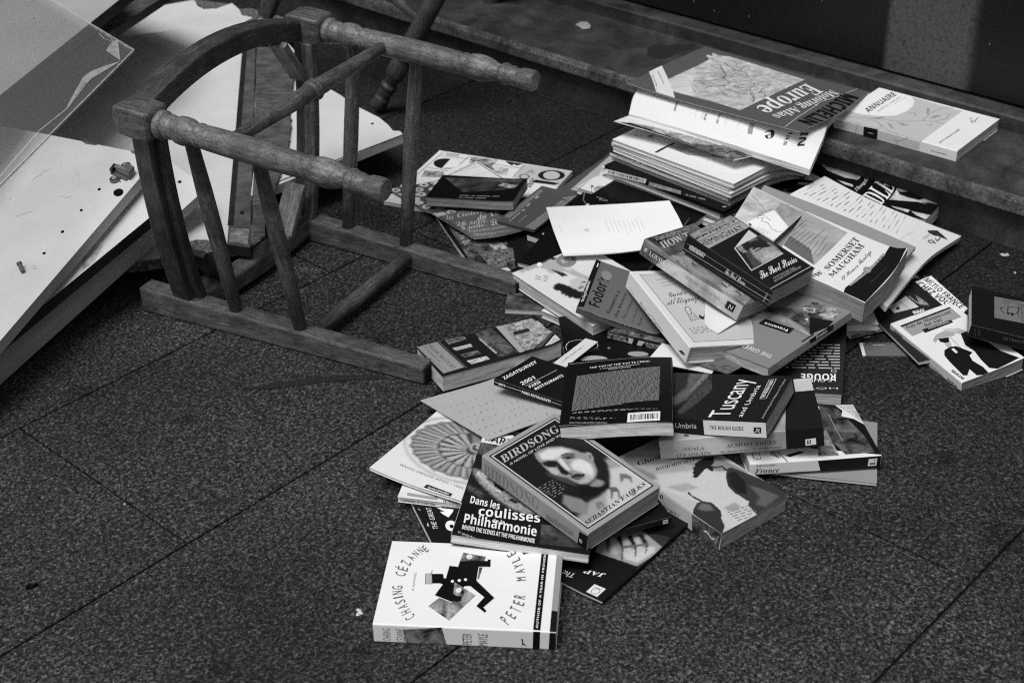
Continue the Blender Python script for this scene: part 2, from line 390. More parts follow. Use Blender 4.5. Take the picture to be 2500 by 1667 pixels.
# ------------------------------------------------------------------ books and magazines
def rngs(a, b, n): return [a + (b - a) * i / n for i in range(n + 1)]
def book(b):
    Wd, L, T = b['dim']; tc = b['tc']; sp = b['spine']; bends = b.get('bend', [])
    root = empty(b['n'], b['pos'], tuple(R(a) for a in b['rot'])); root.rotation_mode = 'XYZ'
    root.matrix_world = Matrix(b['mw'])
    tag(root, b['label'], b['cat'], b.get('grp'))
    def bend(p):
        x, y, z = p
        for ang, st, k, *z0 in bends:
            d = x * math.cos(R(ang)) + y * math.sin(R(ang)) - st
            if d > 0: z = (z + z0[0]) * (1 - k * d * d) - z0[0] if z0 else z + k * d * d
        return (x, y, z)
    nx, ny = (30, 30) if bends else (1, 1)
    rnd = random.Random(hash(b['label']) % 1000 if False else len(b['label']) * 31 + int(Wd * 1e5))
    # cover: an outline in x-z swept along y
    ri = .0022 if T > .006 else .0008
    prof = []
    h = Wd / 2
    def arc(cx, cz, r, a0, a1, n=4): return [(cx + r * math.cos(R(a0 + (a1 - a0) * i / n)), cz + r * math.sin(R(a0 + (a1 - a0) * i / n))) for i in range(n + 1)]
    def offset_outline(t):
        if sp is None: return None
        r = max(ri - t, .0002)
        o = [(h, t)] + [(x, t) for x in rngs(h, -h + ri, nx)[1:-1]] + [(q, z) for q, z in arc(-h + ri, ri, r, 270, 180)] + [(q, z) for q, z in arc(-h + ri, T - ri, r, 180, 90)] + [(x, T - t) for x in rngs(-h + ri, h, nx)[1:-1]] + [(h, T - t)]
        return o
    mb = MB(); base = b['base']
    def sweep(outer, inner, code):
        n = len(outer); ys = rngs(-L / 2, L / 2, ny); vs = []; fs = []
        for y in ys: vs += [(x, y, z) for x, z in outer] + [(x, y, z) for x, z in inner]
        st = 2 * n
        for j in range(ny):
            a = j * st; c = a + st
            for i in range(n - 1):
                fs.append((a + i, a + i + 1, c + i + 1, c + i)); fs.append((a + n + i, c + n + i, c + n + i + 1, a + n + i + 1))
            fs.append((a, c, c + n, a + n)); fs.append((a + n - 1, a + 2 * n - 1, c + 2 * n - 1, c + n - 1))
        for a in (0, ny * st):
            for i in range(n - 1): fs.append((a + i, a + n + i, a + n + i + 1, a + i + 1))
        return vs, fs
    flip = -1 if sp == 'r' else 1
    if sp:
        vs, fs = sweep(offset_outline(0), offset_outline(tc), base)
        vs = [(x * flip, y, z) for x, y, z in vs]
        mb.add([bend(v) for v in vs], fs, base)
    else:
        for z0, z1, code in ((T - tc, T, base), (0, tc, b.get('under', base))):
            vs, fs = sweep([(x, z0) for x in rngs(-h, h, nx)], [(x, z1) for x in rngs(-h, h, nx)], code)
            mb.add([bend(v) for v in vs], fs, code)
    cuts = []
    if bends:
        cuts = [(1, 0, rngs(-h, h, 30)), (0, 1, rngs(-L / 2, L / 2, 30))]
    surf = {'T': lambda a, c, e: (a, c, T + e), 'S': lambda a, c, e: (-(h + e) * flip, a, c), 'R': lambda a, c, e: ((h + e) * flip, a, c), 'D': lambda a, c, e: (a, -L / 2 - e, c)}
    for sname, fn in surf.items():
        for code, lay, v2, f2, *pic in decal_parts(b['dec'], sname):
            if sname == 'T': v2 = [(min(max(x, -h), h), min(max(y, -L / 2), L / 2)) for x, y in v2]
            if sname == 'S': v2 = [(min(max(x, -L / 2), L / 2), min(max(y, .0003), T - .0003)) for x, y in v2]
            e = EPS * lay + (1.2e-4 if pic and bends else 0)
            if not pic and bends and any(q[0] == 'g' for q in b['dec']): e += 1.4e-4
            if pic: mb.pr.append((len(mb.v), pic[0]))
            elif cuts and sname == 'T': v2, f2 = cut_parts(v2, f2, cuts)
            mb.add([bend(fn(x, y, e)) for x, y in v2], f2, code)
    mb.build('cover', root)
    # page block
    ins = .004 if tc > .0015 else .0012
    x0, x1 = (-h + tc + .0004, h - ins) if sp else (-h + ins * .5, h - ins * .5)
    pb = MB(); z0, z1 = tc + .0001, T - tc - .0001
    n1, n2, n3 = (12, 12, 3) if bends else (2, 6, 5)
    def P(i, j, k):
        x = x0 + (x1 - x0) * i / n1; y = -(L / 2 - ins) + (L - 2 * ins) * j / n2; z = z0 + (z1 - z0) * k / n3
        if 0 < k < n3:
            if i == n1 and tc > .0015: x -= .0025 * math.sin(math.pi * k / n3)
            if i in (0, n1): x += rnd.uniform(-.0005, .0003)
            if j in (0, n2): y += rnd.uniform(-.0004, .0004)
        return bend((x * flip, y, z))
    idx = {}
    vs = []; fs = []
    def V(i, j, k):
        if (i, j, k) not in idx: idx[i, j, k] = len(vs); vs.append(P(i, j, k))
        return idx[i, j, k]
    for j in range(n2):
        for k in range(n3):
            for i in (0, n1): fs.append((V(i, j, k), V(i, j + 1, k), V(i, j + 1, k + 1), V(i, j, k + 1)))
    for i in range(n1):
        for k in range(n3):
            for j in (0, n2): fs.append((V(i, j, k), V(i + 1, j, k), V(i + 1, j, k + 1), V(i, j, k + 1)))
        for j in range(n2):
            for k in (0, n3): fs.append((V(i, j, k), V(i + 1, j, k), V(i + 1, j + 1, k), V(i, j + 1, k)))
    pb.add(vs, fs, b['pages'])
    pb.build('page_block', root)
    return root

# ------------------------------------------------------------------ curved sheets
def crom(P, t):
    n = len(P) - 1
    if n == 1: return P[0].lerp(P[1], t)
    s = min(max(t, 0), 1) * n; i = min(int(s), n - 1); f = s - i
    p1, p2 = P[i], P[i + 1]
    p0 = P[i - 1] if i > 0 else p1 * 2 - p2; p3 = P[i + 2] if i + 2 <= n else p2 * 2 - p1
    return .5 * ((2 * p1) + (p2 - p0) * f + (2 * p0 - 5 * p1 + 4 * p2 - p3) * f * f + (3 * p1 - p0 - 3 * p2 + p3) * f ** 3)
def sheet(name, s, parent=None):
    """a paper sheet or soft book through a grid of points; its thickness goes down from the printed side"""
    G = [[Vector(q) for q in r] for r in s['grid']]
    org = Vector(s['org'])
    def at(u, v): return crom([crom(r, u) for r in G], v) - org
    th = s['th']; nu, nv = 20, 16
    nrm = (at(1, .5) - at(0, .5)).cross(at(.5, 1) - at(.5, 0)).normalized()
    if nrm.z < 0: nrm = -nrm
    mb = MB(); vs = []; fs = []; sides = []
    rnd = random.Random(5)
    nl = 4 if th > .004 else 1
    lays = [at(u, v) for v in rngs(0, 1, nv) for u in rngs(0, 1, nu)]
    n1 = (nu + 1) * (nv + 1)
    for k in range(nl + 1):
        for a in lays: vs.append(a - nrm * th * k / nl)
    def id(i, j, k): return k * n1 + j * (nu + 1) + i
    top = [(id(i, j, 0), id(i + 1, j, 0), id(i + 1, j + 1, 0), id(i, j + 1, 0)) for j in range(nv) for i in range(nu)]
    bot = [(id(i, j, nl), id(i, j + 1, nl), id(i + 1, j + 1, nl), id(i + 1, j, nl)) for j in range(nv) for i in range(nu)]
    for k in range(nl):
        for i in range(nu):
            for j in (0, nv): sides.append((id(i, j, k), id(i + 1, j, k), id(i + 1, j, k + 1), id(i, j, k + 1)))
        for j in range(nv):
            for i in (0, nu): sides.append((id(i, j, k), id(i, j + 1, k), id(i, j + 1, k + 1), id(i, j, k + 1)))
    for grp, code in ((top, s['base']), (bot, s.get('under', s['base'])), (sides, s['side'])):
        used = sorted({i for f in grp for i in f}); ix = {i: q for q, i in enumerate(used)}
        mb.add([vs[i] for i in used], [[ix[i] for i in f] for f in grp], code)
    cuts = [(1, 0, rngs(0, 1, nu)[1:-1]), (0, 1, rngs(0, 1, nv)[1:-1])]
    for code, lay, v2, f2 in decal_parts(s['dec'], 'T'):
        v2 = [(min(max(x, .002), .998), min(max(y, .002), .998)) for x, y in v2]
        v2, f2 = cut_parts(v2, f2, cuts)
        e = .00012 + EPS * lay
        mb.add([at(x, y) + nrm * e for x, y in v2], f2, code)
    o = mb.build(name, parent, smooth=False)
    for p in o.data.polygons:
        if p.index < len(top): p.use_smooth = True
    if not parent: o.location = org
    return o

# ------------------------------------------------------------------ data measured from the place: metres, ground z = 0
BOOKS = [
 {'n':'hardcover_book','label':'white hardcover with a black running figure,lying foremost on the bare paving','cat':'book','mw':[[0.100074,-0.994969,0.004611,-0.05766],[0.994978,0.100065,-0.00224,1.38997],[0.001768,0.004812,0.999987,1e-05],[0,0,0,1]],'pos':(0,0,0),'rot':(0,0,0),'dim':(0.15056,0.21378,0.02824),'tc':0.0022,'spine':'l','base':'g74','pages':'page','dec':[('p','T','p03_30_55',[[0.05875,0.01579],[0.0528,-0.01278],[0.01068,-0.00865],[0.01254,0.02225]]),('p','T','g02',[[0.01699,0.04891],[0.01783,0.03562],[0.01027,0.03405],[0.00968,0.03143],[0.03327,0.02984],[0.03163,0.01874],[0.04187,0.01735],[0.04426,0.00411],[0.04492,-0.01576],[0.04787,-0.01585],[0.04769,-0.01934],[0.03292,-0.0204],[0.0332,-0.00631],[0.00767,-0.00618],[-0.02161,-0.0307],[-0.03914,-0.01952],[-0.04432,-0.02338],[-0.04859,-0.02134],[-0.03757,-0.00996],[-0.0215,-0.01798],[-0.00278,0.0009],[-0.00396,0.0077],[-0.03207,0.01821],[-0.02118,0.04104],[-0.00147,0.03385],[0.00022,0.03698],[-0.00039,0.04664]]),('p','T','p03_45_45',[[0.00355,0.02017],[-0.01844,-0.00793],[-0.06367,0.01874],[-0.04061,0.04624],[-0.02543,0.03524],[-0.03171,0.01826]]),('p','T','g02',[[-0.01051,0.02832],[-0.0208,0.01455],[-0.02044,0.00897],[-0.02962,0.00854],[-0.03057,0.02337],[-0.02145,0.03951]]),('e','T','g70',[-0.01051,0.01349],[0.00151,-0.00322],[-0.00461,-0.00078]),('e','T','g65',[0.05134,0.00746],[0.00024,-0.00385],[-0.0049,-0.00054]),('p','T','g45',[[0.01649,0.05689],[0.01698,0.04916],[-0.00136,0.04702],[-0.00186,0.05493]]),('k','T','g02',0.0006,[[0.01649,0.05689],[0.01698,0.04916],[-0.00136,0.04702],[-0.00186,0.05493],[0.01649,0.05689]]),('k','T','g02',0.0007,[[0.0233,0.04974],[0.01653,0.05013],[0.0136,0.05102]]),('e','T','g80',[0.00489,0.02287],[0.00012,-0.00189],[-0.00244,-0.00029]),('e','T','g80',[0.00692,0.01487],[0.00012,-0.00189],[-0.00245,-0.00028]),('e','T','g80',[0.00871,0.00747],[0.00012,-0.00189],[-0.00245,-0.00027]),('k','T','g80',0.0008,[[-0.02207,0.04043],[-0.03215,0.01945]]),('k','T','g80',0.0008,[[-0.00394,0.00745],[-0.00278,0.0009],[-0.0215,-0.01798]]),('k','T','g80',0.0008,[[-0.03914,-0.01952],[-0.02254,-0.03054]]),('k','T','g80',0.0008,[[-0.03757,-0.00996],[-0.04805,-0.02129]]),('k','T','g80',0.0008,[[0.03282,-0.00635],[0.03329,-0.02011]]),('k','T','g80',0.0008,[[0.03282,-0.00635],[0.00863,-0.00633]]),('t','T','C','n','g15',[-0.05843,0.0592],[0.00467,0.00278],[-0.01035,0.00912]),('t','T','H','n','g15',[-0.05079,0.06484],[0.00503,0.00249],[-0.00881,0.01002]),('t','T','A','n','g15',[-0.04296,0.06961],[0.00531,0.00219],[-0.00729,0.01077]),('t','T','S','n','g15',[-0.03549,0.0738],[0.00553,0.00191],[-0.00585,0.01137]),('t','T','I','n','g15',[-0.0267,0.07776],[0.00199,0.00058],[-0.00455,0.01184]),('t','T','N','n','g15',[-0.02109,0.07965],[0.00583,0.00138],[-0.00321,0.01224]),('t','T','G','n','g15',[-0.01295,0.0807],[0.00593,0.00109],[-0.00179,0.01259]),('t','T','C','n','g15',[0.00942,0.08085],[0.00642,0.00022],[0.00235,0.01294]),('t','T','É','n','g15',[0.01866,0.07971],[0.00637,-0.0002],[0.00416,0.01301]),('t','T','Z','n','g15',[0.02856,0.07771],[0.00623,-0.00068],[0.0062,0.01293]),('t','T','A','n','g15',[0.0386,0.07491],[0.00565,-0.00112],[0.00615,0.00937]),('t','T','N','n','g15',[0.04606,0.07058],[0.00538,-0.00155],[0.00755,0.00907]),('t','T','N','n','g15',[0.05228,0.06605],[0.00505,-0.00195],[0.00882,0.00867]),('t','T','E','n','g15',[0.0555,0.06067],[0.0047,-0.00229],[0.00985,0.00822]),('t','T','P','n','g15',[-0.06769,-0.05101],[0.00448,-0.0021],[0.01194,0.01158]),('t','T','E','n','g15',[-0.05758,-0.05758],[0.00493,-0.00167],[0.00983,0.01247]),('t','T','T','n','g15',[-0.0465,-0.0628],[0.0053,-0.00123],[0.00769,0.01313]),('t','T','E','n','g15',[-0.03449,-0.06604],[0.00558,-0.0008],[0.00553,0.0136]),('t','T','R','n','g15',[-0.02253,-0.06673],[0.00578,-0.00039],[0.00347,0.01388]),('t','T','M','n','g15',[0.01181,-0.06543],[0.00638,0.00087],[-0.00224,0.01137]),('t','T','A','n','g15',[0.02657,-0.06317],[0.00631,0.00141],[-0.00445,0.01104]),('t','T','Y','n','g15',[0.03754,-0.0602],[0.00619,0.00182],[-0.00613,0.01066]),('t','T','L','n','g15',[0.04903,-0.0557],[0.00597,0.00227],[-0.00797,0.0101]),('t','T','E','n','g15',[0.06128,-0.0497],[0.00562,0.00274],[-0.00998,0.0093]),('t','T','A NOVEL','n','g40',[-0.01668,0.06677],[0.03496,0.00148],[0.00037,0.00295]),('p','T','g02',[[0.07514,-0.0807],[0.07505,-0.08899],[-0.07385,-0.08847],[-0.07333,-0.08022]]),('t','T','AUTHOR OF A YEAR IN PROVENCE','B','g75',[-0.07107,-0.0855],[0.14115,-0.00071],[0.00019,0.00243]),('p','T','g32',[[0.0753,-0.09945],[0.07498,-0.10723],[-0.0408,-0.10665],[-0.04,-0.09937]]),('p','T','g03',[[-0.04,-0.09937],[-0.0408,-0.10665],[-0.07752,-0.10704],[-0.07627,-0.0995]]),('p','S','p03_25_60',[[0.0715,0.02166],[0.02589,0.02794],[0.02095,0.00048],[0.06933,0.00164]]),('t','S','CHASING','n','g12',[0.08704,0.00304],[-0.00024,0.01966],[0.00904,-0.00022]),('t','S','CÉZANNE','n','g12',[0.07015,0.00242],[0.0007,0.01993],[0.00926,0.0001]),('t','S','PETER','n','g12',[-0.00873,0.00295],[-9e-05,0.01733],[0.01116,-2e-05]),('t','S','MAYLE','n','g12',[-0.02695,0.00209],[-0.00027,0.01848],[0.01101,0.00031]),('p','S','g03',[[-0.06627,0.01641],[-0.06831,0.01491],[-0.0686,0.01003],[-0.07158,0.00613],[-0.07336,0.00296],[-0.07036,0.00573],[-0.06818,0.00674],[-0.06667,0.0037],[-0.06735,0.00833],[-0.06682,0.01319]]),('p','S','g02',[[-0.08037,0.02893],[-0.08858,0.02861],[-0.08756,-0.00142],[-0.07952,-0.00109]]),('p','S','g03',[[-0.09943,0.02732],[-0.1069,0.02696],[-0.10655,-0.00156],[-0.09803,-0.0011]])]},
 {'n':'paperback_book','label':'paperback with a grey framed cover and a woman’s pale face turned sideways','cat':'book','mw':[[0.740204,-0.670108,0.055257,0.0685],[0.672237,0.735832,-0.081539,1.55396],[0.01398,0.097502,0.995137,0.04371],[0,0,0,1]],'pos':(0,0,0),'rot':(0,0,0),'dim':(0.131,0.19216,0.02949),'tc':0.0004,'spine':'l','base':'g34','pages':'page2','dec':[('p','T','g03',[[-0.0596,-0.08936],[0.0596,-0.08936],[0.0596,0.08936],[-0.0596,0.08936]]),('p','T','g55',[[-0.05764,-0.08743],[0.05764,-0.08743],[0.05764,0.08743],[-0.05764,0.08743]]),('p','T','g05',[[-0.05567,-0.08551],[0.05567,-0.08551],[0.05567,0.08551],[-0.05567,0.08551]]),('g','T',0.012,100,140,0.12,[-0.05567,-0.08551],[0.11135,0.0],[0.0,0.17102],[(0.3,0.0375,[[0.0,-0.028],[1.029,-0.028],[1.029,0.41],[0.853,0.41],[0.688,0.287],[0.476,0.208],[0.241,0.163],[-0.029,0.096]]),(0.5,0.03,[[0.265,-0.028],[1.029,-0.028],[1.029,0.275],[0.853,0.32],[0.688,0.219],[0.5,0.129]]),(0.1,0.015,[[0.616,0.19],[0.694,0.153],[0.678,0.109],[0.589,0.04],[0.576,0.048],[0.642,0.108],[0.609,0.126],[0.518,0.08],[0.503,0.089],[0.601,0.153]]),(0.14,0.015,[[0.889,0.242],[0.946,0.202],[0.952,0.152],[0.879,0.102],[0.87,0.115],[0.903,0.149],[0.865,0.179],[0.795,0.157],[0.788,0.169]]),(0.16,0.015,[[0.323,0.132],[0.4,0.118],[0.337,0.035],[0.32,0.038],[0.361,0.093],[0.284,0.065],[0.271,0.073]]),(0.2,0.0225,[[0.779,0.067],[0.836,0.05],[0.777,-0.007],[0.716,-0.002]]),(0.012,0.0225,[[0.258,0.748],[0.492,0.838],[0.736,0.796],[0.919,0.645],[0.941,0.504],[0.914,0.377],[0.78,0.265],[0.634,0.18],[0.432,0.159],[0.264,0.18],[0.213,0.254],[0.268,0.387],[0.214,0.494],[0.162,0.615]]),(0.2,0.0225,[[0.155,0.346],[0.251,0.225],[0.245,0.146],[0.119,0.087],[0.032,0.179],[0.049,0.287]]),(0.26,0.015,[[0.39,0.815],[0.472,0.825],[0.594,0.804],[0.723,0.742],[0.792,0.652],[0.816,0.59],[0.885,0.551],[0.865,0.499],[0.815,0.464],[0.778,0.422],[0.731,0.37],[0.658,0.335],[0.558,0.314],[0.482,0.319],[0.413,0.351],[0.39,0.402],[0.374,0.457],[0.323,0.501],[0.298,0.561],[0.303,0.621],[0.327,0.693],[0.345,0.761]]),(0.62,0.02625,[[0.427,0.794],[0.568,0.787],[0.701,0.728],[0.763,0.644],[0.654,0.674],[0.534,0.662],[0.462,0.682],[0.384,0.731]]),(0.62,0.02625,[[0.671,0.574],[0.744,0.532],[0.755,0.451],[0.691,0.377],[0.607,0.34],[0.554,0.355],[0.591,0.411],[0.562,0.459],[0.536,0.497],[0.56,0.545]]),(0.58,0.015,[[0.532,0.663],[0.57,0.642],[0.531,0.554],[0.513,0.502],[0.471,0.521],[0.491,0.6]]),(0.4,0.0225,[[0.619,0.419],[0.609,0.347],[0.518,0.321],[0.443,0.349],[0.426,0.381],[0.531,0.368]]),(0.012,0.0165,[[0.329,0.711],[0.43,0.694],[0.497,0.651],[0.483,0.612],[0.409,0.596],[0.346,0.638]]),(0.012,0.0135,[[0.473,0.642],[0.485,0.61],[0.467,0.551],[0.461,0.497],[0.478,0.477],[0.412,0.482],[0.381,0.519],[0.407,0.569]]),(0.42,0.01875,[[0.337,0.632],[0.4,0.601],[0.392,0.563],[0.369,0.529],[0.319,0.542],[0.311,0.593]]),(0.05,0.0225,[[0.266,0.618],[0.312,0.538],[0.38,0.461],[0.387,0.389],[0.37,0.345],[0.303,0.443],[0.243,0.569]]),(0.1,0.0165,[[0.598,0.666],[0.672,0.653],[0.73,0.607],[0.698,0.58],[0.613,0.597],[0.58,0.637]]),(0.01,0.006,[[0.618,0.631],[0.655,0.624],[0.68,0.604],[0.657,0.598],[0.619,0.612]]),(0.5,0.0075,[[0.58,0.625],[0.61,0.595],[0.679,0.579],[0.614,0.581]]),(0.06,0.009,[[0.604,0.675],[0.683,0.665],[0.746,0.617],[0.733,0.608],[0.665,0.653],[0.603,0.663]]),(0.02,0.0075,[[0.427,0.456],[0.521,0.449],[0.55,0.423],[0.591,0.409],[0.552,0.391],[0.458,0.391],[0.422,0.422]]),(0.13,0.009,[[0.43,0.433],[0.489,0.412],[0.543,0.397],[0.471,0.394]]),(0.05,0.01125,[[0.453,0.481],[0.495,0.47],[0.465,0.456],[0.439,0.466]]),(0.3,0.01125,[[0.866,0.575],[0.894,0.54],[0.842,0.48],[0.795,0.468],[0.813,0.512]]),(0.08,0.01125,[[0.856,0.544],[0.869,0.528],[0.832,0.494],[0.815,0.498]]),(0.24,0.0225,[[0.619,0.31],[0.66,0.249],[0.58,0.226],[0.494,0.252],[0.483,0.293]]),(0.008,0.015,[[0.453,0.301],[0.515,0.255],[0.569,0.224],[0.692,0.216],[0.619,0.181],[0.415,0.191],[0.275,0.241],[0.357,0.337]])]),('t','T','BIRDSONG','S','g45',[-0.05424,0.06685],[0.09879,-0.00171],[0.00495,0.01323]),('t','T','A NOVEL OF LOVE AND WAR','n','g60',[-0.05092,0.05806],[0.09819,-0.00093],[0.00189,0.00398]),('l','T','g22',7,0.6,[-0.05531,0.00512],[0.02656,-0.001],[0.00447,-0.02827]),('t','T','SEBASTIAN FAULKS','S','g05',[-0.05691,-0.08373],[0.10897,0.00182],[0.0035,0.00651]),('t','S','BIRDSONG','S','g22',[0.09129,9e-05],[-0.10209,0.00725],[3e-05,0.0197]),('t','S','SEBASTIAN FAULKS','S','g10',[-0.02326,0.00418],[-0.04785,0.00352],[-0.0004,0.0081]),('p','S','g03',[[-0.08108,0.02318],[-0.09753,0.02561],[-0.09525,0.00051],[-0.07948,-0.00129]]),('e','S','g45',[-0.08457,0.00951],[-0.00266,0.00053],[-0.00079,-0.00296])]},
 {'n':'magazine','label':'black magazine with bold white French lettering under the paperback with the face','cat':'magazine','mw':[[0.981089,0.17556,0.081511,0.02233],[-0.178494,0.983479,0.030162,1.56444],[-0.074869,-0.044141,0.996216,0.02166],[0,0,0,1]],'pos':(0,0,0),'rot':(0,0,0),'dim':(0.17339,0.24003,0.01434),'tc':0.0003,'spine':'l','base':'g03','pages':'page3','dec':[('p','T','g70',[[-0.08728,0.10426],[-0.04663,0.11589],[-0.03349,0.08795],[-0.06385,0.08158],[-0.08662,0.08875]]),('t','T','PARIS','B','g04',[-0.08188,0.09437],[0.04154,-0.00815],[0.00062,0.01669]),('g','T',0.012,84,70,0.8,[-0.08665,-0.05175],[0.11805,-0.00742],[3e-05,0.14049],[(0.1,0.02,[[-0.002,1.009],[0.203,0.971],[0.12,0.786],[0.005,0.81]]),(0.28,0.03,[[0.009,0.553],[0.127,0.531],[0.283,0.417],[0.504,0.255],[0.664,0.147],[0.843,0.048],[0.738,-0.004],[0.544,0.051],[0.362,0.151],[0.177,0.304],[0.037,0.455]]),(0.5,0.02,[[0.057,0.522],[0.133,0.507],[0.288,0.392],[0.432,0.261],[0.391,0.234],[0.172,0.379],[0.063,0.471]]),(0.012,0.012,[[0.262,0.403],[0.343,0.356],[0.423,0.309],[0.408,0.263],[0.301,0.328]]),(0.015,0.012,[[0.515,0.199],[0.615,0.16],[0.575,0.129],[0.487,0.162]]),(0.06,0.03,[[0.012,0.303],[0.214,0.188],[0.206,0.119],[0.023,0.205]])]),('p','T','p02_09_40',[[0.02012,-0.07305],[0.05967,-0.07228],[0.07737,-0.10909],[0.02348,-0.11355]]),('t','T','Dans les','B','g85',[-0.07545,-0.05014],[0.03873,-0.00536],[-0.00076,0.01485]),('t','T','coulisses','B','g85',[-0.06029,-0.07369],[0.07802,0.00338],[-0.0021,0.01873]),('t','T','de la','B','g85',[-0.04089,-0.08302],[0.0156,-0.00041],[-0.00049,0.00656]),('t','T','Philharmonie','B','g85',[-0.07532,-0.09295],[0.0927,-0.00596],[-0.00157,0.01858]),('t','T','BEHIND THE SCENES AT THE PHILHARMONIE','B','g80',[-0.07504,-0.10607],[0.09224,-0.00729],[-0.00061,0.00863]),('t','T','N°1  JANVIER FÉVRIER 2020','n','g70',[-0.07832,-0.11492],[0.03098,-0.01144],[6e-05,0.00371]),('t','T','OFFERT','B','g70',[0.06872,-0.12551],[0.00759,0.00098],[-6e-05,0.0025]),('t','T','FREE','B','g70',[0.07968,-0.12371],[0.00507,0.00059],[-2e-05,0.0023])]},
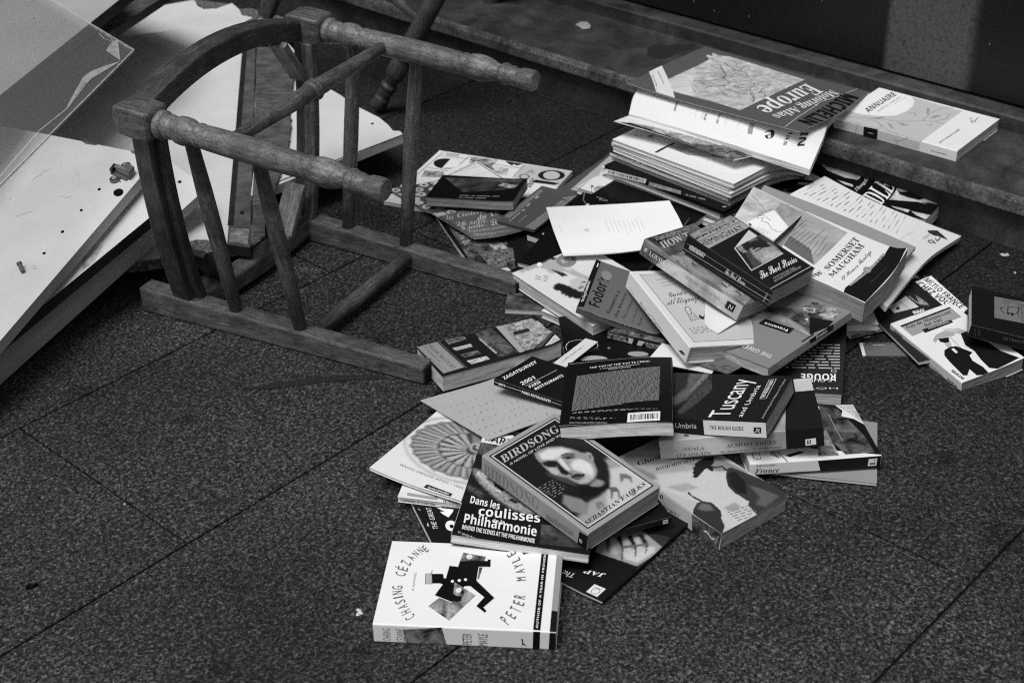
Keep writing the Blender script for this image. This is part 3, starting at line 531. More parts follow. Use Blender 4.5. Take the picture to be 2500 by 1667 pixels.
 {'n':'booklet','label':'white brochure showing a fan of sliced meat on a plate','cat':'brochure','mw':[[0.85768,0.514046,-0.011927,-0.06147],[-0.513517,0.857517,0.03106,1.64009],[0.026194,-0.020514,0.999446,0.024],[0,0,0,1]],'pos':(0,0,0),'rot':(0,0,0),'dim':(0.21,0.165,0.004),'tc':0.0003,'spine':'l','base':'g72','pages':'page3','dec':[('g','T',0.72,96,96,0.05,[-0.10514,-0.0829],[0.16941,-0.0016],[0.00062,0.16842],[(0.42,0.03,[[1.106,0.799],[1.056,0.87],[0.992,0.934],[0.913,0.989],[0.823,1.034],[0.724,1.067],[0.619,1.087],[0.512,1.092],[0.405,1.082],[0.303,1.059],[0.209,1.021],[0.126,0.971],[0.057,0.911],[0.005,0.841],[-0.03,0.765],[-0.045,0.686],[-0.042,0.605],[-0.02,0.526],[0.02,0.451],[0.077,0.382],[0.147,0.321],[0.23,0.27],[0.321,0.231],[0.419,0.204],[0.52,0.19],[0.622,0.188],[0.721,0.2],[0.816,0.224],[0.903,0.26],[0.98,0.306],[1.045,0.362],[1.096,0.426],[1.132,0.496],[1.151,0.571],[1.153,0.647],[1.138,0.724]]),(0.66,0.015,[[1.089,0.794],[1.043,0.86],[0.982,0.919],[0.907,0.97],[0.822,1.011],[0.727,1.04],[0.626,1.057],[0.523,1.061],[0.42,1.051],[0.322,1.028],[0.231,0.992],[0.15,0.944],[0.083,0.887],[0.031,0.821],[-0.004,0.75],[-0.021,0.676],[-0.019,0.6],[0.0,0.526],[0.037,0.456],[0.09,0.392],[0.156,0.336],[0.235,0.289],[0.322,0.253],[0.416,0.228],[0.513,0.216],[0.611,0.215],[0.708,0.227],[0.799,0.251],[0.884,0.285],[0.959,0.33],[1.023,0.383],[1.074,0.444],[1.109,0.51],[1.129,0.58],[1.133,0.652],[1.12,0.724]]),(0.23,0.012,[[1.043,0.779],[1.033,0.836],[0.97,0.87],[0.939,0.923],[0.864,0.943],[0.813,0.989],[0.733,0.992],[0.667,1.026],[0.588,1.013],[0.51,1.033],[0.439,1.004],[0.357,1.007],[0.299,0.964],[0.219,0.95],[0.181,0.898],[0.109,0.868],[0.093,0.81],[0.037,0.767],[0.044,0.707],[0.007,0.655],[0.037,0.6],[0.022,0.543],[0.071,0.496],[0.079,0.439],[0.144,0.404],[0.173,0.351],[0.248,0.331],[0.296,0.286],[0.374,0.281],[0.437,0.248],[0.514,0.258],[0.587,0.239],[0.656,0.264],[0.733,0.259],[0.791,0.296],[0.866,0.307],[0.908,0.354],[0.977,0.379],[0.999,0.432],[1.057,0.469],[1.059,0.525],[1.101,0.573],[1.082,0.627],[1.104,0.681],[1.065,0.73]]),(0.3,0.008,[[0.55,0.84],[0.493,0.988],[0.466,0.985],[0.519,0.837]]),(0.1,0.006,[[0.505,0.869],[0.434,0.997],[0.416,0.993],[0.494,0.867]]),(0.4,0.008,[[0.509,0.835],[0.422,0.977],[0.397,0.971],[0.478,0.83]]),(0.1,0.006,[[0.459,0.86],[0.362,0.979],[0.345,0.974],[0.447,0.857]]),(0.3,0.008,[[0.468,0.827],[0.355,0.959],[0.33,0.95],[0.439,0.818]]),(0.1,0.006,[[0.414,0.846],[0.294,0.955],[0.278,0.948],[0.403,0.842]]),(0.4,0.008,[[0.43,0.815],[0.291,0.934],[0.269,0.923],[0.403,0.803]]),(0.1,0.006,[[0.372,0.828],[0.232,0.924],[0.218,0.915],[0.362,0.823]]),(0.3,0.008,[[0.394,0.799],[0.233,0.903],[0.213,0.889],[0.369,0.785]]),(0.1,0.006,[[0.334,0.806],[0.177,0.887],[0.164,0.877],[0.325,0.8]]),(0.4,0.008,[[0.361,0.78],[0.182,0.866],[0.164,0.851],[0.34,0.763]]),(0.1,0.006,[[0.301,0.781],[0.129,0.845],[0.118,0.834],[0.293,0.774]]),(0.3,0.008,[[0.333,0.757],[0.138,0.825],[0.124,0.808],[0.315,0.739]]),(0.1,0.006,[[0.273,0.752],[0.09,0.798],[0.082,0.786],[0.267,0.745]]),(0.4,0.008,[[0.31,0.732],[0.103,0.779],[0.093,0.762],[0.295,0.712]]),(0.1,0.006,[[0.251,0.721],[0.061,0.749],[0.056,0.736],[0.246,0.713]]),(0.3,0.008,[[0.291,0.705],[0.078,0.731],[0.071,0.713],[0.281,0.684]]),(0.1,0.006,[[0.235,0.689],[0.042,0.697],[0.039,0.684],[0.232,0.68]]),(0.4,0.008,[[0.278,0.677],[0.062,0.681],[0.059,0.662],[0.272,0.655]]),(0.1,0.006,[[0.226,0.655],[0.034,0.644],[0.034,0.63],[0.225,0.646]]),(0.3,0.008,[[0.271,0.647],[0.057,0.63],[0.058,0.611],[0.269,0.625]]),(0.1,0.006,[[0.224,0.621],[0.036,0.591],[0.039,0.578],[0.224,0.612]]),(0.4,0.008,[[0.27,0.618],[0.062,0.58],[0.066,0.561],[0.272,0.596]]),(0.1,0.006,[[0.228,0.587],[0.049,0.539],[0.054,0.526],[0.23,0.578]]),(0.3,0.008,[[0.274,0.588],[0.076,0.53],[0.084,0.512],[0.281,0.567]]),(0.1,0.006,[[0.239,0.553],[0.072,0.489],[0.079,0.477],[0.243,0.545]]),(0.4,0.008,[[0.284,0.56],[0.101,0.483],[0.112,0.466],[0.296,0.539]]),(0.1,0.006,[[0.257,0.522],[0.105,0.442],[0.114,0.431],[0.262,0.514]]),(0.3,0.008,[[0.3,0.533],[0.134,0.439],[0.148,0.424],[0.316,0.513]]),(0.1,0.006,[[0.28,0.493],[0.146,0.399],[0.158,0.389],[0.287,0.486]]),(0.4,0.008,[[0.321,0.507],[0.175,0.399],[0.193,0.386],[0.34,0.49]]),(0.1,0.006,[[0.309,0.466],[0.195,0.361],[0.209,0.353],[0.317,0.46]]),(0.3,0.008,[[0.347,0.485],[0.224,0.364],[0.244,0.352],[0.369,0.469]]),(0.1,0.006,[[0.343,0.443],[0.251,0.329],[0.266,0.321],[0.352,0.438]]),(0.4,0.008,[[0.377,0.465],[0.279,0.334],[0.301,0.325],[0.402,0.452]]),(0.1,0.006,[[0.381,0.423],[0.313,0.302],[0.329,0.296],[0.391,0.419]]),(0.3,0.008,[[0.41,0.448],[0.339,0.31],[0.363,0.303],[0.437,0.438]]),(0.1,0.006,[[0.423,0.408],[0.379,0.282],[0.396,0.278],[0.434,0.405]]),(0.4,0.008,[[0.447,0.435],[0.403,0.293],[0.428,0.288],[0.475,0.428]]),(0.1,0.006,[[0.467,0.397],[0.448,0.268],[0.466,0.266],[0.478,0.394]]),(0.3,0.008,[[0.485,0.426],[0.47,0.281],[0.495,0.279],[0.515,0.421]]),(0.1,0.006,[[0.513,0.39],[0.519,0.262],[0.537,0.261],[0.524,0.389]]),(0.4,0.008,[[0.525,0.42],[0.538,0.277],[0.564,0.277],[0.556,0.419]]),(0.1,0.006,[[0.56,0.388],[0.591,0.263],[0.608,0.264],[0.571,0.388]]),(0.3,0.008,[[0.566,0.419],[0.607,0.279],[0.632,0.281],[0.596,0.42]]),(0.1,0.006,[[0.606,0.39],[0.661,0.27],[0.679,0.273],[0.618,0.391]]),(0.4,0.008,[[0.606,0.421],[0.674,0.288],[0.699,0.293],[0.636,0.426]]),(0.1,0.006,[[0.652,0.397],[0.73,0.284],[0.747,0.289],[0.663,0.399]]),(0.3,0.008,[[0.646,0.428],[0.739,0.303],[0.763,0.31],[0.675,0.435]]),(0.1,0.006,[[0.696,0.408],[0.796,0.305],[0.811,0.311],[0.707,0.412]]),(0.4,0.008,[[0.684,0.438],[0.801,0.324],[0.823,0.333],[0.712,0.448]]),(0.1,0.006,[[0.738,0.424],[0.857,0.331],[0.871,0.339],[0.748,0.428]]),(0.3,0.008,[[0.72,0.452],[0.859,0.351],[0.879,0.362],[0.745,0.464]]),(0.1,0.006,[[0.776,0.443],[0.912,0.363],[0.925,0.372],[0.785,0.448]]),(0.4,0.008,[[0.753,0.469],[0.91,0.383],[0.928,0.396],[0.776,0.484]]),(0.1,0.006,[[0.811,0.466],[0.961,0.401],[0.972,0.411],[0.819,0.472]]),(0.05,0.02,[[0.436,0.842],[0.389,0.823],[0.348,0.798],[0.314,0.768],[0.287,0.734],[0.269,0.696],[0.261,0.656],[0.262,0.616],[0.272,0.576],[0.292,0.538],[0.319,0.503],[0.354,0.471],[0.396,0.445],[0.442,0.424],[0.492,0.41],[0.544,0.402],[0.596,0.401],[0.647,0.407],[0.696,0.419],[0.741,0.437],[0.781,0.461],[0.568,0.627]]),(0.3,0.008,[[0.532,0.664],[0.399,0.806],[0.355,0.799],[0.345,0.769],[0.523,0.657]]),(0.46,0.01,[[0.517,0.675],[0.389,0.792],[0.363,0.786],[0.513,0.671]]),(0.03,0.006,[[0.524,0.657],[0.339,0.773],[0.324,0.763],[0.521,0.655]]),(0.3,0.008,[[0.52,0.654],[0.333,0.758],[0.296,0.739],[0.299,0.709],[0.515,0.644]]),(0.46,0.01,[[0.502,0.66],[0.33,0.741],[0.309,0.73],[0.5,0.656]]),(0.03,0.006,[[0.515,0.645],[0.292,0.711],[0.282,0.697],[0.514,0.642]]),(0.3,0.008,[[0.514,0.641],[0.293,0.694],[0.267,0.668],[0.283,0.639],[0.513,0.63]]),(0.46,0.01,[[0.495,0.642],[0.298,0.678],[0.283,0.662],[0.494,0.637]]),(0.03,0.006,[[0.513,0.631],[0.276,0.639],[0.273,0.624],[0.513,0.628]]),(0.3,0.008,[[0.513,0.626],[0.284,0.624],[0.272,0.592],[0.299,0.569],[0.517,0.615]]),(0.46,0.01,[[0.495,0.623],[0.295,0.61],[0.289,0.59],[0.497,0.618]]),(0.03,0.006,[[0.516,0.616],[0.292,0.567],[0.296,0.552],[0.518,0.613]]),(0.3,0.008,[[0.519,0.612],[0.306,0.555],[0.308,0.521],[0.344,0.506],[0.526,0.602]]),(0.46,0.01,[[0.504,0.604],[0.323,0.544],[0.325,0.524],[0.507,0.599]]),(0.03,0.006,[[0.526,0.603],[0.338,0.503],[0.348,0.489],[0.528,0.6]]),(0.3,0.008,[[0.529,0.599],[0.357,0.494],[0.373,0.463],[0.413,0.456],[0.54,0.591]]),(0.46,0.01,[[0.519,0.587],[0.377,0.488],[0.388,0.469],[0.524,0.583]]),(0.03,0.006,[[0.539,0.592],[0.409,0.452],[0.424,0.441],[0.543,0.59]]),(0.3,0.008,[[0.544,0.589],[0.429,0.448],[0.458,0.423],[0.497,0.426],[0.557,0.584]]),(0.46,0.01,[[0.54,0.575],[0.451,0.447],[0.469,0.432],[0.546,0.573]]),(0.03,0.006,[[0.556,0.585],[0.496,0.421],[0.515,0.415],[0.56,0.584]]),(0.3,0.008,[[0.562,0.583],[0.517,0.422],[0.554,0.405],[0.589,0.417],[0.576,0.582]]),(0.46,0.01,[[0.564,0.568],[0.537,0.426],[0.56,0.416],[0.57,0.568]]),(0.03,0.006,[[0.575,0.582],[0.59,0.412],[0.61,0.411],[0.578,0.582]]),(0.3,0.008,[[0.58,0.582],[0.608,0.419],[0.651,0.411],[0.678,0.431],[0.593,0.585]]),(0.46,0.01,[[0.588,0.568],[0.626,0.427],[0.651,0.423],[0.594,0.569]]),(0.03,0.006,[[0.592,0.585],[0.681,0.426],[0.7,0.43],[0.596,0.586]]),(0.3,0.008,[[0.597,0.586],[0.695,0.437],[0.739,0.44],[0.755,0.466],[0.608,0.592]]),(0.46,0.01,[[0.61,0.574],[0.708,0.449],[0.733,0.452],[0.615,0.577]]),(0.03,0.006,[[0.607,0.592],[0.76,0.462],[0.776,0.47],[0.61,0.594]]),(0.36,0.012,[[0.523,0.653],[0.506,0.712],[0.543,0.748],[0.604,0.729],[0.658,0.657],[0.598,0.626],[0.554,0.619]]),(0.05,0.008,[[0.53,0.682],[0.54,0.713],[0.605,0.679],[0.636,0.645],[0.598,0.642],[0.564,0.641]]),(0.4,0.008,[[0.556,0.687],[0.578,0.699],[0.628,0.658],[0.598,0.659]])]),('t','T','WAGYU ORIGINE JAPON – 100%','O','g08',[-0.07527,-0.05454],[0.10243,-0.00554],[-0.00147,0.00472]),('p','T','g08',[[-0.02143,-0.07144],[0.01993,-0.07419],[0.02093,-0.08089],[-0.02188,-0.07956]]),('t','T','Version française','Q','g80',[-0.01586,-0.0783],[0.03217,-0.00034],[-0.00117,0.00333])],'bend':[(200,0.04,0.9)]},
 {'n':'magazine','label':'white magazine with a barcode just under the brochure of sliced meat','cat':'magazine','mw':[[0.977604,0.209626,0.01861,-0.03977],[-0.209364,0.977721,-0.015092,1.63703],[-0.02136,0.010858,0.999713,0.01147],[0,0,0,1]],'pos':(0,0,0),'rot':(0,0,0),'dim':(0.2,0.17,0.00847),'tc':0.0003,'spine':None,'base':'g68','pages':'page3','dec':[('p','T','g55',[[-0.08994,-0.07323],[-0.04928,-0.07543],[-0.04791,-0.08223],[-0.0888,-0.08035]]),('p','T','g35',[[-0.08927,-0.07421],[-0.05196,-0.07595],[-0.05325,-0.07065],[-0.04886,-0.07136],[-0.04698,-0.08205],[-0.08829,-0.07959]]),('b','T','g85','g03',[-0.04039,-0.08912],[0.02534,0.00159],[-0.0021,0.01168]),('t','D','L’OPTIMUM  N°13 MAI 2009','B','g05',[-0.09559,0.00275],[0.04561,-0.00109],[0.00013,0.0028])]},
 {'n':'magazine','label':'black magazine with big rounded white letters,half under the white hardcover','cat':'magazine','mw':[[0.943975,-0.330017,-0.000687,-0.01926],[0.330016,0.943975,-0.000224,1.53999],[0.000723,-1.5e-05,1.0,-1e-05],[0,0,0,1]],'pos':(0,0,0),'rot':(0,0,0),'dim':(0.2,0.17,0.0118),'tc':0.0003,'spine':'r','base':'g03','pages':'page3','dec':[('t','T','THE GREAT','O','g75',[-0.08398,0.00729],[0.00435,0.0457],[-0.00616,0.00134]),('p','T','g85',[[-0.073,0.04915],[-0.0535,0.0366],[-0.05647,0.03193],[-0.06486,0.02368],[-0.07006,0.0339],[-0.07124,0.03905],[-0.06557,0.03677]]),('e','T','g85',[-0.06705,0.00619],[0.00651,-0.00375],[0.00332,0.01012]),('e','T','g02',[-0.06676,0.00493],[0.00235,-0.0014],[0.00119,0.00363]),('k','T','g60',0.0007,[[-0.09456,0.05077],[-0.0958,0.05597]]),('k','T','g70',0.001,[[-0.09347,0.02251],[-0.09414,0.01592],[-0.09537,0.0187]])]},
 {'n':'booklet','label':'black booklet with a hand on its cover and a small white square label','cat':'booklet','mw':[[0.764278,0.644885,-0.001464,0.11088],[-0.644867,0.764271,0.005991,1.53744],[0.004982,-0.003635,0.999981,0.0],[0,0,0,1]],'pos':(0,0,0),'rot':(0,0,0),'dim':(0.19,0.26,0.005),'tc':0.0003,'spine':'r','base':'g03','pages':'page3','dec':[('g','T',0.02,70,56,0.08,[0.03622,-0.07254],[0.07985,0.02135],[-0.02528,0.06973],[(0.1,0.04,[[0.517,1.14],[1.18,1.287],[1.208,1.54],[0.555,1.401]]),(0.03,0.02,[[0.516,0.871],[1.122,1.172],[1.062,0.706],[0.851,0.612]]),(0.3,0.02,[[-0.19,0.555],[0.058,0.785],[0.544,1.032],[0.947,0.698],[0.913,0.495],[0.701,0.075],[0.453,0.132],[-0.072,0.197]]),(0.55,0.04,[[0.352,0.388],[0.609,0.503],[0.832,0.69],[0.87,0.534],[0.694,0.17],[0.488,0.191]]),(0.48,0.03,[[0.116,0.633],[0.193,0.667],[0.349,0.271],[0.258,0.23]]),(0.48,0.03,[[0.292,0.712],[0.37,0.776],[0.546,0.388],[0.439,0.312]]),(0.5,0.03,[[0.439,0.807],[0.519,0.858],[0.713,0.492],[0.621,0.422]]),(0.015,0.02,[[0.186,0.723],[0.268,0.76],[0.377,0.5],[0.455,0.148],[0.431,0.151],[0.361,0.45]]),(0.015,0.02,[[0.355,0.799],[0.421,0.843],[0.568,0.6],[0.618,0.363],[0.62,0.264],[0.567,0.484]]),(0.02,0.02,[[0.509,0.898],[0.589,0.919],[0.722,0.713],[0.749,0.508],[0.744,0.434],[0.714,0.608]]),(0.03,0.03,[[0.033,0.685],[0.11,0.719],[0.165,0.42],[0.215,0.154],[0.13,0.404]]),(0.12,0.03,[[0.34,0.498],[0.722,0.728],[0.735,0.675],[0.357,0.433]])]),('p','T','g03',[[0.01572,-0.10348],[0.02773,-0.06116],[0.09191,-0.05241],[0.09346,-0.12784],[0.0379,-0.13223]]),('t','T','JAP','S','g80',[0.06779,-0.08589],[-0.02464,-0.00777],[-7e-05,-0.00746]),('t','T','The','I','g75',[0.0372,-0.10819],[-0.01541,-0.00316],[0.00221,-0.00818]),('p','T','g70',[[0.06764,-0.10932],[0.0844,-0.10853],[0.08437,-0.12653],[0.06799,-0.12672]]),('k','T','g05',0.0007,[[0.07137,-0.11857],[0.07632,-0.11355],[0.08173,-0.11661],[0.08056,-0.12351],[0.07386,-0.12507],[0.07137,-0.11857]]),('t','T','JAPAN','n','g05',[0.0809,-0.11123],[-0.01061,-0.00164],[0.00027,-0.00292])],'bend':[(10,0.03,0.8)]},
 {'n':'paperback_book','label':'thin black book with a white spine under the framed face paperback','cat':'book','mw':[[-0.334115,-0.942531,-0.001485,0.07966],[0.942531,-0.334117,0.001367,1.53619],[-0.001784,-0.000943,0.999998,0.01802],[0,0,0,1]],'pos':(0,0,0),'rot':(0,0,0),'dim':(0.13,0.2,0.01011),'tc':0.0004,'spine':'l','base':'g03','pages':'page','dec':[('b','S','g85','g03',[-0.08815,0.0019],[-0.00729,-0.00019],[0.00018,0.00594])]},
 {'n':'paperback_book','label':'thick paperback with a dark cliff,bent tree and boulder on a pale cloudy cover','cat':'book','mw':[[0.781835,-0.620432,0.061623,0.23973],[0.62088,0.783782,0.01391,1.58948],[-0.056929,0.027385,0.998003,-0.00119],[0,0,0,1]],'pos':(0,0,0),'rot':(0,0,0),'dim':(0.12391,0.19802,0.0277),'tc':0.0004,'spine':'l','base':'p45_62_10','pages':'page2','dec':[('g','T',0.45,120,150,0.1,[-0.06195,-0.09901],[0.12391,0.0],[0.0,0.19802],[(0.22,0.0225,[[0.141,0.997],[0.932,0.634],[0.989,0.34],[0.843,0.444],[0.433,0.582],[0.097,0.664],[-0.222,0.753]]),(0.34,0.018,[[0.086,0.858],[0.536,0.696],[0.7,0.532],[0.459,0.599],[0.149,0.698]]),(0.52,0.027,[[0.162,0.706],[0.681,0.54],[0.785,0.419],[0.604,0.133],[0.503,-0.026],[0.076,-0.015],[0.283,0.24],[0.119,0.385],[0.034,0.564]]),(0.3,0.018,[[0.323,0.18],[0.485,0.174],[0.485,0.119],[0.381,0.112],[0.328,0.136]]),(0.36,0.018,[[0.096,0.564],[0.326,0.515],[0.367,0.425],[0.173,0.458]]),(0.012,0.0036,[[0.643,0.639],[0.751,0.642],[0.816,0.642],[0.903,0.617],[0.821,0.565],[0.746,0.555],[0.736,0.515],[0.684,0.498],[0.683,0.522],[0.686,0.535],[0.688,0.552],[0.654,0.553],[0.606,0.538],[0.55,0.528],[0.505,0.519],[0.462,0.517],[0.446,0.539],[0.498,0.552],[0.491,0.569],[0.541,0.583],[0.566,0.608],[0.613,0.616]]),(0.012,0.0027,[[0.748,0.562],[0.782,0.524],[0.855,0.51],[0.845,0.477],[0.851,0.445],[0.829,0.436],[0.816,0.467],[0.832,0.501],[0.77,0.512],[0.729,0.54]]),(0.035,0.0054,[[0.843,0.459],[0.91,0.465],[0.945,0.39],[0.996,0.25],[1.026,0.008],[0.993,-0.019],[0.525,-0.023],[0.522,0.017],[0.564,0.103],[0.621,0.125],[0.614,0.139],[0.61,0.211],[0.604,0.245],[0.631,0.317],[0.672,0.356],[0.728,0.402]]),(0.1,0.0225,[[0.823,0.243],[0.872,0.178],[0.909,0.034],[0.674,0.018],[0.634,0.077],[0.763,0.115]]),(0.012,0.0135,[[0.799,0.428],[0.89,0.415],[0.842,0.292],[0.697,0.188],[0.639,0.228],[0.667,0.33]]),(0.03,0.0045,[[0.226,0.318],[0.291,0.263],[0.271,0.176],[0.222,0.131],[0.178,0.111],[0.118,0.045],[0.031,0.006],[-0.095,-0.117],[-0.348,0.001],[-0.137,0.164],[0.046,0.28],[0.151,0.314]]),(0.13,0.018,[[0.197,0.3],[0.248,0.256],[0.219,0.201],[0.136,0.225],[0.092,0.273]]),(0.012,0.00225,[[0.236,0.319],[0.224,0.353],[0.214,0.397],[0.221,0.422],[0.235,0.436],[0.216,0.438],[0.196,0.419],[0.192,0.387],[0.2,0.342],[0.214,0.31]])]),('t','T','Ghost','S','g03',[-0.04655,0.06864],[0.03627,-0.00688],[0.0053,0.00845]),('t','T','DAVID MITCHELL','S','g04',[-0.03554,0.04599],[0.05874,-0.01472],[0.00436,0.00552]),('l','T','g25',5,0.75,[-0.02425,-0.07116],[0.03326,-0.00692],[-0.00211,-0.02385]),('p','S','p03_14_60',[[-0.04707,0.02594],[-0.10088,0.02866],[-0.09759,-9e-05],[-0.07588,-0.00607],[-0.05112,0.00085]]),('t','S','MITCHELL','S','g12',[0.01082,0.00162],[-0.03776,0.00378],[-0.00089,0.00692]),('k','S','g80',0.0018,[[-0.0708,0.01381],[-0.07549,0.01578],[-0.08004,0.01293],[-0.08448,0.01076],[-0.08834,0.01248]]),('t','S','SCEPTRE','n','g60',[-0.09159,0.00531],[-0.00436,0.0165],[0.00192,2e-05]),('t','S','n','S','g05',[0.01081,0.01707],[-0.00607,0.00115],[-0.00057,0.00625])],'bend':[(-35,0.045,1.6)]},
 {'n':'paperback_book','label':'black paperback lying back up with a dense block of tiny white text and barcode','cat':'book','mw':[[0.990917,0.101805,-0.087862,0.14412],[-0.085633,0.981466,0.17144,1.71341],[0.103687,-0.162359,0.981269,0.06455],[0,0,0,1]],'pos':(0,0,0),'rot':(0,0,0),'dim':(0.14859,0.21308,0.02083),'tc':0.0004,'spine':'r','base':'g02','pages':'page','dec':[('t','T','THE TAO OF THE TAO TE CHING','S','g80',[-0.04229,0.07831],[0.08508,0.01128],[0.00022,0.00515]),('t','T','A Translation and Commentary','S','g60',[-0.02798,0.07217],[0.05671,0.0087],[1e-05,0.00368]),('t','T','Michael LaFargue','S','g65',[-0.01574,0.06825],[0.03238,0.0051],[1e-05,0.00404]),('l','T','g40',38,0.93,[-0.05893,0.05552],[0.11648,0.0174],[-0.00142,-0.11541]),('l','T','g55',2,0.7,[-0.05417,-0.06312],[0.1105,-0.00228],[-0.00603,-0.00461]),('l','T','g40',2,0.6,[-0.06109,-0.07665],[0.06126,-0.01399],[0.00012,-0.00708]),('t','T','State University of New York Press','S','g65',[-0.06108,-0.09644],[0.05009,-0.00866],[-4e-05,0.00317]),('b','T','g85','g03',[0.01487,-0.10641],[0.04234,0.00407],[0.00051,0.02786]),('k','T','g55',0.0009,[[-0.07219,0.09987],[0.07285,0.11831]]),('k','T','g55',0.001,[[-0.07476,-0.10231],[-0.01273,-0.1139],[0.04134,-0.11251],[0.0723,-0.10992]])],'bend':[(0,0.0,-0.7),(180,0.0,-0.2)]},
 {'n':'paperback_book','label':'dark travel guide with tall white title letters and a white band on its spine','cat':'book','mw':[[0.429962,-0.88809,-0.162568,0.26832],[0.901115,0.410974,0.138176,1.69718],[-0.055902,-0.205903,0.976974,0.05639],[0,0,0,1]],'pos':(0,0,0),'rot':(0,0,0),'dim':(0.13092,0.19794,0.02453),'tc':0.0004,'spine':'l','base':'g04','pages':'page2','dec':[('g','T',0.02,60,60,0.6,[-0.06914,0.02755],[0.00477,-0.05611],[0.14007,0.04983],[(0.012,0.04,[[-0.166,-0.02],[0.848,-0.02],[1.239,0.488],[0.837,0.704],[0.223,0.388]]),(0.1,0.05,[[0.447,0.95],[0.955,0.923],[0.354,0.408],[0.039,0.284],[-0.039,0.41],[0.359,0.642]]),(0.16,0.03,[[0.795,0.924],[0.954,0.911],[0.515,0.577],[0.437,0.577]]),(0.05,0.03,[[0.896,0.812],[1.151,0.701],[0.61,0.324],[0.219,0.12],[0.09,0.141]])]),('p','T','g04',[[-0.06714,-0.02946],[0.064,-0.02289],[0.07038,-0.02393],[0.06853,-0.09873],[0.0595,-0.10269],[-0.06644,-0.10298]]),('t','T','Tuscany','n','g85',[-0.05495,-0.04568],[0.10779,0.00062],[-0.00235,0.02816]),('t','T','and Umbria','n','g80',[-0.05288,-0.06364],[0.08838,0.0008],[-2e-05,0.00714]),('k','T','g70',0.0006,[[-0.00228,-0.07264],[0.05281,-0.06949],[0.05555,-0.07869],[-0.00079,-0.08085],[-0.00228,-0.07264]]),('t','T','THE ROUGH GUIDE','B','g80',[0.00045,-0.07761],[0.05125,0.00118],[-0.00033,0.00452]),('t','T','Jonathan Buckley,Mark Ellingham and Tim Jepson','n','g55',[-0.05472,-0.09252],[0.11048,0.00043],[-0.00021,0.00247]),('p','S','g70',[[-0.01369,0.02443],[-0.09991,0.02461],[-0.09789,0.00177],[-0.01266,0.00231]]),('t','S','THE ROUGH GUIDE','B','g03',[-0.02143,0.01066],[-0.04602,0.00043],[-0.00079,0.00555]),('p','S','g03',[[-0.08208,0.01679],[-0.09223,0.01699],[-0.09151,0.00796],[-0.0809,0.00773]]),('k','S','g80',0.0009,[[-0.08249,0.00905],[-0.08644,0.01236],[-0.08532,0.01463],[-0.08947,0.01406],[-0.08756,0.01009],[-0.09025,0.00914]]),('t','S','Umbria','n','g60',[0.02701,0.01062],[-0.02998,0.00038],[-0.00094,0.00799])]},
 {'n':'hardcover_book','label':'hardcover in a pale and black jacket under the dark guide with tall white letters','cat':'book','mw':[[0.071152,-0.991854,-0.105656,0.30599],[0.991722,0.058994,0.114047,1.69336],[-0.106885,-0.112896,0.987841,0.03248],[0,0,0,1]],'pos':(0,0,0),'rot':(0,0,0),'dim':(0.14135,0.2155,0.02903),'tc':0.0022,'spine':'l','base':'p28_52_12','pages':'page','dec':[('p','T','g04',[[0.08607,-0.07365],[0.07193,-0.11262],[-0.08276,-0.11038],[-0.07914,-0.05816]]),('p','T','g55',[[0.07125,-0.0837],[0.07107,-0.10892],[0.0337,-0.10736],[0.03383,-0.08254]]),('k','T','g75',0.001,[[0.06696,-0.08612],[0.06571,-0.09894],[0.06951,-0.10873]]),('p','S','g04',[[-0.05839,0.02976],[-0.10854,0.02951],[-0.10771,0.00067],[-0.05818,0.00044]]),('t','S','NUALA','S','g15',[0.07695,0.01129],[-0.02816,-0.00068],[-0.00039,0.00477]),('t','S','O’FAOLAIN','S','g15',[0.08642,0.00257],[-0.04501,-0.00038],[-0.00068,0.00476]),('t','S','ALMOST THERE','S','g15',[0.02008,0.011],[-0.06647,-0.00111],[-0.00038,0.00539]),('t','S','The Onward Journey of a Dublin Woman','S','g12',[0.0292,0.00292],[-0.08111,0.00053],[-0.00023,0.00318]),('p','S','g80',[[-0.08338,0.01307],[-0.097,0.01378],[-0.09725,0.00425],[-0.08333,0.00355]]),('t','S','R','S','g03',[-0.08476,0.005],[-0.0071,0.00041],[8e-05,0.00683]),('e','T','g15',[-0.0615,0.07135],[-0.00121,-0.00368],[-0.00336,0.00015])]},
